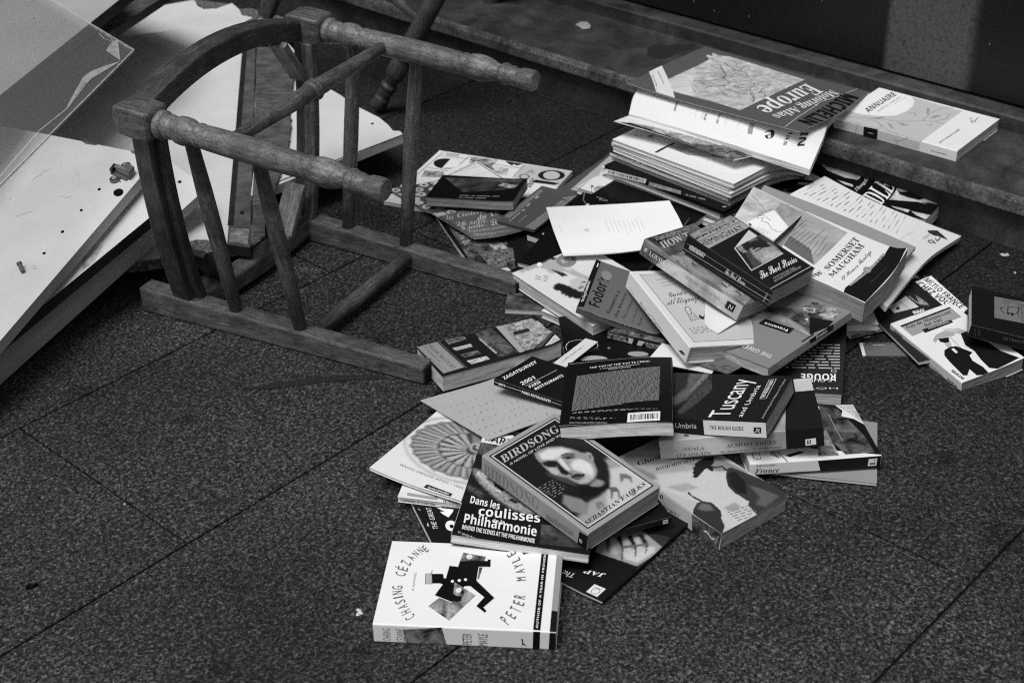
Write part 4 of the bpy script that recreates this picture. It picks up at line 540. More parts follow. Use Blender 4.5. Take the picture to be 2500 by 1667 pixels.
 {'n':'paperback_book','label':'white and black guidebook with a photo cover and a turned up map corner','cat':'book','mw':[[-0.093816,-0.995274,0.02505,0.39213],[0.99522,-0.093065,0.029614,1.68037],[-0.027143,0.027709,0.999247,0.00902],[0,0,0,1]],'pos':(0,0,0),'rot':(0,0,0),'dim':(0.1269,0.17937,0.01954),'tc':0.0004,'spine':'l','base':'g72','pages':'page','dec':[('p','T','g03',[[-0.03647,0.00044],[-0.06139,-0.09243],[0.06617,-0.09266],[0.0716,-0.04227]]),('p','T','p02_14_50',[[-0.00412,-0.02916],[0.06629,-0.04074],[0.05555,-0.06459],[-0.01488,-0.08136],[-0.05541,-0.08289],[-0.05601,-0.04255]]),('p','T','p10_40_70',[[0.00211,-0.01928],[0.0031,-0.0342],[-0.05751,-0.03352],[-0.05572,-0.0055]]),('k','T','g35',0.001,[[0.04111,-0.04835],[0.00944,-0.04781],[-0.02405,-0.04796]]),('p','T','g70',[[0.06378,-0.06406],[0.06318,-0.08992],[0.01211,-0.09108],[0.02706,-0.07977],[0.03536,-0.06449],[0.04952,-0.07027]]),('p','T','p35_75_80',[[0.06293,-0.06681],[0.06318,-0.08992],[0.01528,-0.0909],[0.0406,-0.078]]),('k','T','g04',0.0016,[[-0.03901,0.04628],[-0.06318,0.03893]]),('t','T','selp','B','g08',[-0.05282,0.04424],[0.01441,0.00759],[-0.00291,0.00716]),('k','T','g10',0.0008,[[-0.04146,0.08113],[-0.0413,0.07112],[-0.05466,0.07267],[-0.05492,0.08165],[-0.04146,0.08113]]),('t','T','Laro','n','g10',[-0.0544,0.07515],[0.00967,0.00537],[-0.00027,0.00432]),('p','T','g04',[[-0.04976,0.03844],[-0.04223,0.0164],[-0.04419,0.00979],[-0.05409,0.0325]]),('p','S','g03',[[-0.00277,0.01747],[-0.08939,0.02117],[-0.09003,-0.00087],[-0.00824,-0.00068]]),('t','S','Self-Guided','J','g05',[0.0809,0.01361],[-0.02658,3e-05],[0.00028,0.00338]),('t','S','France','J','g03',[0.08148,0.00355],[-0.03308,-0.00047],[0.00021,0.0076]),('p','S','g70',[[-0.07251,0.01534],[-0.08436,0.01564],[-0.08441,0.0038],[-0.07248,0.00384]]),('t','S','L','S','g03',[-0.08285,0.00476],[0.00111,0.00888],[0.00793,0.00025])],'bend':[(20,0.02,0.7)]},
 {'n':'magazine','label':'plain grey magazine under the guidebook with the turned up map corner','cat':'magazine','mw':[[0.974883,0.222409,0.011708,0.39771],[-0.222709,0.97394,0.042905,1.6971],[-0.001861,-0.044435,0.999011,-0.00123],[0,0,0,1]],'pos':(0,0,0),'rot':(0,0,0),'dim':(0.20001,0.16782,0.00428),'tc':0.0003,'spine':None,'base':'g32','pages':'page3','dec':[]},
 {'n':'paperback_book','label':'dark guidebook lying upside down,covered in lines of white text','cat':'book','mw':[[-0.972033,-0.232442,-0.033498,0.42831],[0.232807,-0.972495,-0.007387,1.89635],[-0.030859,-0.014979,0.999411,-0.00058],[0,0,0,1]],'pos':(0,0,0),'rot':(0,0,0),'dim':(0.13,0.2,0.02074),'tc':0.0004,'spine':'r','base':'g06','pages':'page','dec':[('t','T','LE GUIDE','n','g80',[-0.05428,0.06243],[0.04861,0.00738],[-0.00028,0.00676]),('t','T','ROUGE','B','g80',[-0.05371,0.04879],[0.04926,0.00578],[-0.00069,0.01634]),('t','T','HÔTELS','n','g60',[-0.0584,0.08352],[0.07505,0.00885],[-0.00018,0.00453]),('l','T','g50',9,0.85,[-0.05919,0.03699],[0.07915,0.00779],[0.00282,-0.07092]),('k','T','g70',0.0008,[[-0.04731,0.03858],[-0.05403,0.03852],[-0.05383,0.04464],[-0.04759,0.04492],[-0.04731,0.03858]])]},
 {'n':'paperback_book','label':'grey travel guide with a globe and upside-down white letters','cat':'book','mw':[[-0.686061,-0.723938,-0.072346,0.40284],[0.723765,-0.689236,0.033416,1.91044],[-0.074055,-0.029436,0.99682,0.04813],[0,0,0,1]],'pos':(0,0,0),'rot':(0,0,0),'dim':(0.11856,0.22687,0.01579),'tc':0.0004,'spine':'l','base':'g26','pages':'page','dec':[('p','T','p25_45_40',[[0.07029,0.01153],[0.05307,-0.0068],[0.00124,-0.01494],[-0.05774,0.00665],[-0.04067,0.00604],[-0.00501,-0.00405],[0.02919,0.00142]]),('p','T','p02_15_60',[[0.06339,-0.02522],[0.01772,-0.04214],[-0.0321,-0.06234],[-0.04416,-0.02484],[-0.05598,0.00422],[-0.02464,-0.01066],[0.01624,-0.01963],[0.05405,-0.00807]]),('p','T','p03_25_70',[[0.00585,-0.05464],[0.0038,-0.07798],[-0.01972,-0.0849],[-0.02159,-0.05085],[-0.01542,-0.03086]]),('k','T','g70',0.0012,[[0.00333,-0.0525],[-0.00259,-0.05874],[-0.01258,-0.06198],[-0.01726,-0.05163],[-0.00794,-0.04882],[0.0027,-0.05295]]),('p','T','p05_55_60',[[-0.02346,-0.07967],[-0.04786,-0.07956],[-0.05312,-0.04853],[-0.02591,-0.05008]]),('p','T','g03',[[-0.01974,-0.03786],[-0.05524,-0.04815],[-0.0665,-0.02971],[-0.05059,0.00442]]),('p','T','g60',[[-0.01728,-0.02834],[-0.02036,-0.03443],[-0.02466,-0.02598]]),('p','T','g03',[[0.02914,0.00527],[-0.0231,0.00376],[-0.02497,0.02012],[0.02886,0.02245]]),('t','T','Provence','B','g80',[-0.0167,0.01032],[0.0405,0.00191],[-0.00281,0.00627]),('e','T','g32',[0.02602,0.08096],[-0.02346,-0.0079],[-0.00302,0.02186]),('p','T','g20',[[0.04057,0.07851],[0.02719,0.0612],[0.02277,0.06925],[0.01767,0.08784],[0.02925,0.09263]]),('p','T','g20',[[0.01538,0.07131],[0.01302,0.06211],[-0.00173,0.08098],[0.00363,0.09592],[0.01104,0.07927]]),('t','T','THE GREEN GUIDE','O','g75',[-0.04264,0.0818],[0.09126,-0.00118],[-0.00289,0.00864]),('k','T','g12',0.0005,[[0.06858,0.0162],[-0.04697,0.00706]]),('p','T','g05',[[-0.0525,0.02715],[-0.05328,-0.00203],[-0.05601,0.00046],[-0.05546,0.02867]]),('t','T','MICHELIN','Q','g85',[-0.01846,-0.10394],[0.04573,0.00434],[-0.00345,0.00752]),('t','T','Travel Publications','I','g45',[-0.01279,-0.11195],[0.03789,0.00467],[-0.0019,0.00348]),('p','S','g03',[[0.01633,0.02264],[-0.0411,0.01952],[-0.04261,0.00553],[0.01504,0.008]]),('t','S','Provence','B','g75',[-0.00015,0.0087],[-0.02688,-0.00031],[0.00079,0.00566]),('t','S','THE GREEN GUIDE','O','g60',[0.08808,0.00655],[-0.03679,-0.00045],[0.0009,0.00479])],'bend':[(0,0.01,0.9)]},
 {'n':'paperback_book','label':'thick paperback with misty landscape cover right under the novel with the lakeside picture','cat':'book','mw':[[0.681649,-0.676521,0.278699,0.30827],[0.708094,0.705878,-0.018409,2.01627],[-0.184274,0.209894,0.960202,0.08383],[0,0,0,1]],'pos':(0,0,0),'rot':(0,0,0),'dim':(0.12693,0.19656,0.02732),'tc':0.0004,'spine':'l','base':'p10_30_18','pages':'page2','dec':[('p','T','p04_16_40',[[-0.05919,0.10106],[0.06621,0.09666],[0.05535,0.05762],[-0.01207,0.04787],[-0.06889,0.04482]]),('p','T','p20_50_20',[[-0.05983,0.0475],[-0.0349,0.03147],[-0.03887,-0.01352],[-0.03115,-0.08935],[-0.05687,-0.09631],[-0.05956,-0.02953]]),('p','T','p06_50_90',[[-0.06399,0.03356],[-0.0551,0.02384],[-0.06526,0.00322],[-0.07592,0.01976]]),('t','T','HOW T','S','g55',[-0.05471,0.06595],[0.07648,0.0044],[0.00646,0.01497]),('l','T','g40',2,0.8,[-0.04215,0.0946],[0.08694,-0.00166],[-0.0066,-0.0087]),('t','T','C','S','g12',[-0.0492,0.00756],[0.0176,0.0023],[0.00469,0.01208]),('t','T','L','S','g12',[-0.0493,-0.05335],[0.01519,0.00129],[0.00062,0.01272]),('t','T','P','S','g12',[-0.04476,-0.07829],[0.01434,0.0036],[0.00124,0.01204]),('p','S','p05_20_30',[[0.09731,0.00408],[0.08583,0.01847],[0.04802,0.02037],[0.0689,-0.00163],[0.09418,-0.00355]]),('p','S','p30_58_25',[[0.04802,0.02037],[-0.10112,0.02749],[-0.09609,0.0001],[0.06419,-0.00258]]),('t','S','LOUISE PENNY','S','g65',[0.08112,0.00807],[-0.06507,0.00164],[0.00024,0.00741]),('t','S','HOW THE LIGHT GETS IN','S','g20',[0.00798,0.01051],[-0.06738,0.00094],[0.00037,0.00484]),('t','S','3E','B','g75',[0.09215,0.00905],[-0.00499,0.00108],[0.00012,0.00559]),('p','S','g04',[[-0.07184,0.02019],[-0.08765,0.02177],[-0.08658,0.00807],[-0.07183,0.00713]]),('k','S','g60',0.001,[[-0.07692,0.00941],[-0.07755,0.01727],[-0.08231,0.01096],[-0.08356,0.01734]]),('t','S','MINOTAUR','B','g05',[-0.07199,0.0091],[-0.00207,0.01155],[0.00271,-0.00077])]},
 {'n':'paperback_book','label':'dark thick paperback with creased spine and a framed lakeside picture on top of the heap','cat':'book','mw':[[0.693822,-0.68777,0.213502,0.35676],[0.715291,0.69253,-0.093597,2.00214],[-0.083483,0.217656,0.972449,0.10767],[0,0,0,1]],'pos':(0,0,0),'rot':(0,0,0),'dim':(0.10998,0.16385,0.03084),'tc':0.0004,'spine':'l','base':'g04','pages':'page2','dec':[('p','T','g38',[[-0.05206,0.08137],[0.05258,0.08097],[0.05376,0.04433],[-0.05442,0.04041],[-0.05893,0.04299],[-0.05687,0.05894]]),('p','T','p15_35_90',[[-0.05206,0.08137],[0.05258,0.08097],[0.0535,0.07224],[-0.05332,0.07104]]),('t','T','ERNEST','n','g05',[-0.05339,0.0648],[0.1034,-0.00044],[0.00159,0.00539]),('k','T','g05',0.0011,[[-0.05677,0.06828],[0.0526,0.06946]]),('k','T','g05',0.0009,[[-0.05723,0.06071],[0.05143,0.06127]]),('t','T','HEMINGWAY','n','g04',[-0.05851,0.0474],[0.10305,-0.00276],[-0.00102,0.01148]),('p','T','g60',[[-0.01811,0.01968],[0.04557,0.03921],[0.04244,-0.03061],[-0.04335,-0.03247]]),('g','T',0.06,60,50,0.5,[-0.04063,-0.03103],[0.08193,0.00201],[0.02521,0.05074],[(0.3,0.05,[[0.321,0.711],[0.875,0.588],[1.025,-0.018],[0.361,-0.031],[0.29,0.4]]),(0.42,0.05,[[0.606,0.353],[0.998,0.059],[0.665,0.023],[0.367,0.105]]),(0.02,0.02,[[-0.066,1.002],[0.416,1.274],[0.634,1.359],[0.882,0.412],[0.682,0.49],[0.34,0.746],[0.133,0.613],[0.085,0.084],[-0.033,-0.012]]),(0.12,0.03,[[0.378,1.203],[0.596,1.288],[0.685,0.876],[0.432,0.919]]),(0.015,0.01,[[0.37,0.675],[0.674,0.665],[0.667,0.621],[0.372,0.616]]),(0.02,0.01,[[0.406,0.552],[0.71,0.541],[0.7,0.51],[0.412,0.499]]),(0.25,0.015,[[0.051,1.034],[0.212,1.083],[0.176,0.821],[0.218,0.645],[0.103,0.684],[0.036,0.877]])]),('t','T','The Short Stories','C','g85',[-0.04663,-0.05403],[0.09179,-0.00156],[0.01109,0.0161]),('t','T','THE FIRST FORTY-NINE STORIES','O','g45',[-0.03003,-0.06436],[0.05655,-0.00051],[0.00284,0.00344]),('t','T','WITH A BRIEF PREFACE BY THE AUTHOR','O','g45',[-0.03491,-0.06987],[0.07073,0.00114],[0.00283,0.00343]),('k','T','g70',0.0008,[[-0.05757,-0.07671],[0.05835,-0.075]]),('t','S','HEMINGWAY','B','g75',[0.07293,0.01012],[-0.02965,0.00096],[-0.00073,0.00814]),('t','S','The Short Stories','C','g75',[0.00211,0.00989],[-0.03803,0.00013],[-0.0005,0.0099]),('k','S','g55',0.0007,[[0.08068,0.00536],[-0.0882,0.01215]]),('k','S','g40',0.0006,[[0.07824,0.0165],[-0.08689,0.02084]]),('k','S','g30',0.0005,[[0.08077,-0.0005],[-0.0828,0.00576]]),('t','S','SCRIBNER','n','g55',[-0.07428,0.005],[-0.00142,0.01718],[0.00215,0.00052]),('k','T','g45',0.0005,[[-0.08961,0.06513],[-0.05881,-0.08246]])]},
 {'n':'paperback_book','label':'thick pale yearbook with curling plant stems lying alone on the stone step','cat':'book','mw':[[0.652716,-0.757601,0.001605,0.73617],[0.757594,0.652697,-0.006167,2.50696],[0.003625,0.005241,0.99998,0.10012],[0,0,0,1]],'pos':(0,0,0),'rot':(0,0,0),'dim':(0.16649,0.23857,0.02169),'tc':0.0004,'spine':'l','base':'g72','pages':'page','dec':[('p','T','g52',[[-0.08731,0.11513],[-0.02695,0.11615],[0.07957,0.04593],[0.07549,-0.05119],[-0.08593,-0.05231]]),('p','T','g75',[[-0.04615,0.11822],[0.08856,0.1224],[0.084,0.05456],[0.06678,0.03892],[0.04398,0.02967],[0.01612,0.02771],[-0.01171,0.03387],[-0.03177,0.05438],[-0.04455,0.08515]]),('t','T','ANNUAIRE','B','g03',[-0.0311,0.07884],[0.1027,-0.00209],[0.00858,0.01421]),('t','T','DES DIPLÔMÉS / ALUMNI BOOK','B','g30',[-0.01893,0.06653],[0.08366,-0.00083],[0.00385,0.00418]),('t','T','ÉDITION 2008','n','g40',[0.03,0.06009],[0.03957,-0.00244],[0.00369,0.00301]),('k','T','g30',0.0014,[[-0.07265,0.1033],[-0.04764,0.06248],[-0.03323,0.01841],[0.00247,-0.02444],[0.00535,-0.04924]]),('k','T','g30',0.0013,[[-0.00446,-0.01373],[0.03349,-0.01081],[0.06587,-0.0151],[0.08038,-0.03048]]),('k','T','g30',0.0013,[[0.00677,-0.0324],[0.02723,-0.04445],[0.04938,-0.03959],[0.04703,-0.03263]]),('k','T','g32',0.0013,[[-0.05818,0.06509],[-0.05624,0.04742],[-0.07185,0.03075],[-0.07825,0.03552]]),('k','T','g32',0.0013,[[-0.06117,0.04269],[-0.07715,0.01562],[-0.10473,-0.01319]]),('k','T','g32',0.0012,[[0.00665,0.02485],[0.01769,0.01403],[0.01159,0.00677],[0.00728,0.00866]]),('p','T','g32',[[0.03322,-0.00275],[0.05069,0.00508],[0.04925,-0.0008],[0.03126,-0.00785],[0.02387,-0.00954]]),('p','T','g32',[[-0.04827,0.03309],[-0.05391,0.02185],[-0.06858,0.00795],[-0.06303,0.01906]]),('p','T','g34',[[-0.05393,0.06323],[-0.03686,0.0558],[-0.02905,0.04543],[-0.04501,0.0514]]),('p','T','g34',[[0.01044,-0.01838],[0.02958,-0.02096],[0.03627,-0.02983],[0.01917,-0.02618]]),('p','T','g34',[[-0.04032,0.01878],[-0.0357,0.00891],[-0.03806,-0.0066],[-0.04377,0.00469]]),('k','T','g32',0.0012,[[-0.01582,-0.02863],[-0.01658,-0.03507],[-0.00679,-0.03315]]),('k','T','g08',0.0008,[[0.05105,-0.07605],[0.05801,-0.07772],[0.0481,-0.08345],[0.0402,-0.08424],[0.05086,-0.08711],[0.05935,-0.08706],[0.06787,-0.08701]]),('k','T','g08',0.0008,[[0.03716,-0.08768],[0.04516,-0.09082],[0.06145,-0.08607]]),('t','T','INSTITUT FRANÇAIS DE LA MODE','B','g15',[-0.07427,-0.0819],[0.07252,-0.00233],[0.00391,0.00333]),('p','S','g55',[[0.11921,0.01814],[-0.04932,0.01888],[-0.05065,0.00131],[0.11871,0.00295]]),('p','S','g03',[[0.05937,0.01903],[0.03166,0.02052],[0.03141,0.00102],[0.05898,0.0009]]),('k','S','g70',0.0008,[[0.04997,0.00946],[0.04072,0.00998]]),('k','S','g32',0.0013,[[0.08489,0.02327],[0.1002,0.00898],[0.1038,0.0029]]),('k','S','g32',0.0013,[[0.07013,0.02218],[0.0732,0.01224],[0.07425,0.00281]]),('k','S','g32',0.0012,[[-0.0034,0.00908],[-0.01135,0.01029],[-0.02618,0.0204]]),('k','S','g32',0.0013,[[-0.00194,0.01269],[-0.00841,0.00144]]),('t','S','IFM ALUMNI BOOK','B','g12',[-0.07159,0.00785],[-0.0293,0.0008],[-0.00012,0.00202])]},
 {'n':'hardcover_book','label':'cream hardcover with script title and a small drawn handbag','cat':'book','mw':[[0.91542,-0.341779,0.212588,0.27338],[0.351431,0.936178,-0.008189,1.94314],[-0.196221,0.082206,0.977108,0.04965],[0,0,0,1]],'pos':(0,0,0),'rot':(0,0,0),'dim':(0.135,0.207,0.02896),'tc':0.0022,'spine':'l','base':'g68','pages':'page','dec':[('p','T','g55',[[-0.05535,-0.09211],[0.0675,-0.09211],[0.0675,0.09418],[-0.05535,0.09418]]),('k','T','g15',0.0009,[[0.0675,-0.09108],[-0.05467,-0.09108],[-0.05467,0.09315],[0.0675,0.09315]]),('t','T','GENEVIEVE','n','g20',[-0.03538,0.07472],[0.03083,0.00592],[0.00153,0.00386]),('t','T','ANTOINE','n','g20',[-0.03169,0.06636],[0.0247,0.00467],[0.0015,0.00414]),('t','T','DARIAUX','n','g20',[-0.03162,0.05735],[0.02351,0.00527],[0.00167,0.0041]),('t','T','Guida','C','g10',[-0.03674,0.02713],[0.03479,0.00818],[0.00539,0.01441]),('t','T','all’Eleganza','C','g10',[-0.04987,0.00616],[0.06177,0.01203],[0.00667,0.01699]),('p','T','p30_60_250',[[-0.02902,-0.02104],[-0.01745,-0.01757],[-0.01703,-0.03323],[-0.03179,-0.0378]]),('k','T','g06',0.0008,[[-0.02902,-0.02104],[-0.01745,-0.01757],[-0.01703,-0.03323],[-0.03179,-0.0378],[-0.02902,-0.02104]]),('k','T','g06',0.001,[[-0.0278,-0.0197],[-0.02711,-0.00688],[-0.02183,-3e-05],[-0.01751,-0.00032],[-0.01691,-0.00613],[-0.02132,-0.01816]]),('p','T','g06',[[-0.01285,-0.02074],[-0.01412,-0.03344],[-0.00883,-0.03524],[-0.00077,-0.02159],[-0.00696,-0.02828],[-0.00983,-0.02523],[-0.00782,-0.01967],[-0.01313,-0.02642]]),('l','T','g30',3,0.7,[-0.04635,-0.05486],[0.04409,0.00506],[0.00037,-0.01792]),('t','S','Guida all’Eleganza','C','g15',[0.0551,0.00323],[-0.08087,0.00035],[-0.00494,0.00593]),('l','S','g35',3,0.6,[0.08998,0.00943],[-0.01788,-0.00477],[0.0039,-0.00336]),('p','S','g08',[[-0.07822,0.00653],[-0.08687,0.01238],[-0.09718,0.01211],[-0.09547,0.00913],[-0.08662,0.00676]])]},
 {'n':'paperback_book','label':'mid grey travel guide with bold black letters and a black edge strip','cat':'book','mw':[[0.28589,-0.940792,0.182147,0.21065],[0.952066,0.257282,-0.165455,1.99639],[0.108796,0.220718,0.969251,0.04114],[0,0,0,1]],'pos':(0,0,0),'rot':(0,0,0),'dim':(0.12973,0.20496,0.01291),'tc':0.0004,'spine':'l','base':'g17','pages':'page','dec':[('p','T','g03',[[-0.0675,0.10175],[-0.05901,0.0928],[0.07014,0.09433],[0.06685,0.10351]]),('t','T','"The King of Guidebooks"','B','g75',[-0.0486,0.09618],[0.05671,0.00209],[-0.00178,0.00353]),('k','T','g75',0.0016,[[0.04702,0.09708],[0.05703,0.09724]]),('t','T','Fodor’s','B','g03',[-0.04793,0.07072],[0.07781,0.00145],[-0.00057,0.01722]),('t','T','Provence &','B','g05',[-0.05216,0.05241],[0.06124,-0.00268],[-0.00019,0.00572]),('t','T','the Riviera','B','g05',[-0.05574,0.0409],[0.06192,-0.00188],[0.0004,0.00453]),('t','T','The Complete','n','g06',[-0.0538,0.02902],[0.04844,-0.00256],[0.00033,0.00467]),('t','T','to the Hill','n','g06',[-0.05544,0.01635],[0.03705,-0.00186],[0.0002,0.00332]),('t','T','Rome','n','g06',[-0.05588,0.00397],[0.01863,-0.00013],[0.00033,0.00466]),('e','T','g20',[0.03515,0.07847],[0.00188,-0.00923],[-0.01264,-0.00294]),('e','T','g26',[0.03515,0.07847],[0.00162,-0.0076],[-0.01012,-0.00235]),('t','S','Fodor’s','B','g03',[0.08925,0.01053],[-0.01974,1e-05],[0.00052,0.00501]),('t','S','Provence & Riviera','B','g03',[0.05851,0.00901],[-0.06422,-0.00146],[0.00038,0.00571])],'bend':[(100,0.03,0.8)]},
 {'n':'paperback_book','label':'thick paperback with small photos on a dark and grey cover beside the chair’s foot','cat':'book','mw':[[0.441535,0.897138,0.013772,-0.03486],[-0.897093,0.441126,0.025148,1.9303],[0.016486,-0.023458,0.999589,5e-05],[0,0,0,1]],'pos':(0,0,0),'rot':(0,0,0),'dim':(0.09439,0.1984,0.02687),'tc':0.0004,'spine':'l','base':'g04','pages':'page','dec':[('p','T','g33',[[-0.04835,-0.09738],[-0.04841,-0.06457],[0.0383,-0.05953],[0.03981,-0.09402]]),('t','T','FRANK McCOURT','I','g06',[-0.04355,-0.08182],[0.0807,0.00453],[-0.00365,0.00631]),('t','T','The Noble Death-Rich Tale','I','g10',[-0.04391,-0.08905],[0.05277,0.00254],[-0.00049,0.00366]),('l','T','g15',2,0.6,[-0.01691,-0.09349],[0.05538,0.00934],[0.00148,-0.00492]),('k','T','g25',0.0008,[[-0.05094,-0.06601],[0.00264,-0.06318],[0.03926,-0.06084]]),('k','T','g25',0.0008,[[-0.04692,-0.06178],[0.00137,-0.05915],[0.04107,-0.05746]]),('p','T','p08_20_90',[[-0.04492,-0.0514],[-0.04144,-0.02155],[-0.03464,-0.02215],[-0.03281,-0.05181]]),('k','T','g45',0.0006,[[-0.04492,-0.0514],[-0.04181,-0.02225],[-0.03408,-0.02243],[-0.0321,-0.05179],[-0.04492,-0.0514]]),('p','T','p35_60_80',[[-0.01904,-0.05217],[-0.01781,-0.02235],[-0.00882,-0.02319],[-0.00953,-0.05059]]),('p','T','p06_20_120',[[0.00302,-0.04962],[0.00453,-0.02095],[0.01494,-0.02082],[0.01412,-0.04802]]),('p','T','p25_70_120',[[0.02369,-0.04915],[0.02538,-0.01728],[0.03601,-0.01647],[0.03669,-0.04684]]),('p','T','p06_14_60',[[-0.0425,-0.00341],[-0.04479,0.02615],[0.03859,0.03005],[0.03817,-0.00285]]),('t','T','Angela’s Ashes','I','g22',[-0.03441,0.00504],[0.07034,0.00714],[-0.00127,0.00771]),('t','T','A MEMOIR OF A CHILDHOOD','S','g75',[-0.02593,-0.0058],[0.05247,0.00356],[-0.00242,0.00347]),('p','T','g38',[[-0.04608,0.03396],[-0.04367,0.04532],[0.04029,0.0397],[0.04067,0.03073],[0.00461,0.03159]]),('p','T','p12_50_130',[[-0.04367,0.04532],[-0.03811,0.09225],[-0.00787,0.09536],[0.0157,0.09901],[0.04076,0.05355],[0.03894,0.0404]]),('p','T','g06',[[-0.01835,0.04861],[-0.01548,0.07768],[-0.00598,0.07181],[-0.0084,0.0471]]),('p','T','p20_50_60',[[-0.02637,0.07432],[-0.02588,0.09583],[-0.00853,0.09753],[-0.00701,0.07325]]),('p','T','g12',[[0.04223,0.05631],[0.01458,0.09691],[0.01933,0.10246],[0.04258,0.06674]]),('p','T','p25_75_120',[[0.04343,0.0716],[0.02423,0.10161],[0.04104,0.10325],[0.04453,0.08347]])],'bend':[(90,0.02,0.7)]},
 {'n':'paperback_book','label':'narrow black guide with white sans lettering touching the back-up black paperback','cat':'book','mw':[[0.567022,-0.819285,0.085201,0.08607],[0.807708,0.573314,0.137547,1.78108],[-0.161537,-0.009175,0.986824,0.0337],[0,0,0,1]],'pos':(0,0,0),'rot':(0,0,0),'dim':(0.09823,0.21,0.01104),'tc':0.0004,'spine':'l','base':'g03','pages':'page','dec':[('t','T','ZAGATSURVEY','B','g80',[-0.04238,0.09162],[0.079,-0.00442],[0.00404,0.00691]),('t','T','2001','B','g80',[-0.04136,0.06189],[0.03159,-0.00231],[0.00506,0.00818]),('k','T','g70',0.0007,[[-0.03984,0.05758],[0.03472,0.05245]]),('t','T','PARIS','B','g80',[-0.04169,0.04839],[0.02581,-0.00169],[0.00393,0.00578]),('t','T','RESTAURANTS','B','g80',[-0.04199,0.0385],[0.06539,-0.0052],[0.00392,0.00573]),('k','S','g70',0.0006,[[0.10381,0.006],[0.09747,0.00586]]),('k','S','g70',0.0006,[[0.08574,0.00547],[0.05813,0.00607]]),('k','S','g70',0.0006,[[0.00641,0.00565],[-0.00826,0.00557]]),('t','S','2001','B','g80',[0.09731,0.00344],[-0.01078,0.00046],[-0.00031,0.0034]),('t','S','PARIS RESTAURANTS','B','g80',[0.05739,0.00336],[-0.04852,0.00067],[-0.00042,0.0039])],'bend':[(0,0.02,1.5)]},
 {'n':'paperback_book','label':'white pocket paperback with two black silhouetted figures under an umbrella','cat':'book','mw':[[0.913881,-0.403116,-0.048151,0.66454],[0.3997,0.914173,-0.067285,1.91518],[0.071142,0.042244,0.996571,-5e-05],[0,0,0,1]],'pos':(0,0,0),'rot':(0,0,0),'dim':(0.112,0.17094,0.02243),'tc':0.0004,'spine':'l','base':'g70','pages':'page2','dec':[('p','T','g35',[[-0.04681,0.07363],[0.04744,0.07618],[0.04636,0.0459],[-0.04711,0.04229]]),('p','T','g05',[[-0.04681,0.07363],[0.04744,0.07618],[0.04652,0.07246],[-0.04693,0.06957]]),('t','T','CLASSIQUE','B','g60',[-0.01159,0.07432],[0.0239,0.00076],[0.00094,0.00202]),('t','T','Guy de Maupassant','S','g06',[-0.04237,0.06149],[0.08293,0.00078],[0.00224,0.0082]),('t','T','Bel-Ami','S','g06',[-0.01691,0.05189],[0.03207,0.00022],[0.00299,0.00778]),('p','T','g05',[[-0.02487,0.04899],[0.02753,0.04802],[0.02677,0.04079],[-0.02632,0.03946]]),('t','T','TEXTE INTÉGRAL','B','g65',[-0.01657,0.04473],[0.03902,-0.00076],[0.00099,0.00257]),('p','T','p35_55_40',[[0.00219,0.03528],[0.02324,0.0251],[0.0333,0.00599],[0.02335,0.0056],[0.01185,0.01547]]),('p','T','g40',[[-0.02704,0.01965],[-0.01489,0.02805],[0.00365,0.02969],[0.01089,0.01916],[0.0072,0.01197],[-0.00368,0.01524],[-0.01669,0.01822],[-0.02929,0.01172]]),('k','T','g25',0.001,[[-0.00104,0.0137],[-0.00507,-0.02077]]),('p','T','g03',[[-0.01882,0.01792],[-0.00319,0.0134],[-0.00929,0.00307],[-0.01617,0.00403],[-0.0211,0.00999]]),('p','T','g45',[[-0.01748,0.0048],[-0.0088,0.00125],[-0.01403,-0.00793],[-0.02088,-0.00697]]),('p','T','g03',[[-0.02884,-0.00991],[-0.01746,-0.00745],[-0.00799,-0.00994],[-0.00247,-0.0223],[0.00301,-0.03457],[-0.00576,-0.03846],[-0.00997,-0.05091],[-0.00678,-0.07045],[-0.00903,-0.08952],[-0.01886,-0.09246],[-0.02715,-0.08189],[-0.0266,-0.06478],[-0.03861,-0.07525],[-0.0437,-0.07229],[-0.03993,-0.03642],[-0.03686,-0.02031]]),('p','T','g03',[[0.01779,0.01198],[0.0284,0.012],[0.02525,-0.00173],[0.03778,-0.02451],[0.03888,-0.03737],[0.03959,-0.05292],[0.04962,-0.08118],[0.00788,-0.08482],[-0.00071,-0.07691],[0.00195,-0.05488],[0.00724,-0.03402],[0.0054,-0.01473]]),('p','T','g70',[[-0.01875,-0.01278],[-0.01386,-0.0126],[-0.01515,-0.02396],[-0.01936,-0.02451]]),('p','T','g04',[[-0.04646,-0.05324],[-0.04654,-0.07872],[-0.05056,-0.07983],[-0.05216,-0.05577]]),('t','T','POCKET','B','g75',[-0.05049,-0.05674],[0.0007,-0.02211],[0.00389,0.00212]),('p','S','g04',[[-0.05518,0.01164],[-0.07625,0.00974],[-0.07435,0.00367],[-0.05335,0.00311]]),('t','S','POCKET','B','g75',[-0.0554,0.00544],[-0.01873,-0.00038],[-0.00217,0.00625]),('t','S','Bel-Ami','S','g15',[0.0499,0.00533],[-0.01673,-0.00018],[-0.00203,0.00422]),('t','S','Guy de Maupassant','S','g15',[-0.00447,0.00687],[-0.03954,-0.00126],[-0.00195,0.00378]),('p','S','p03_40_90',[[0.07494,0.01811],[0.05417,0.01829],[0.0536,0.00397],[0.07578,0.00385]]),('p','S','g15',[[0.08326,0.01102],[0.07796,0.01076],[0.07808,0.00538],[0.08258,0.00554]])],'bend':[(-40,0.03,0.7)]},
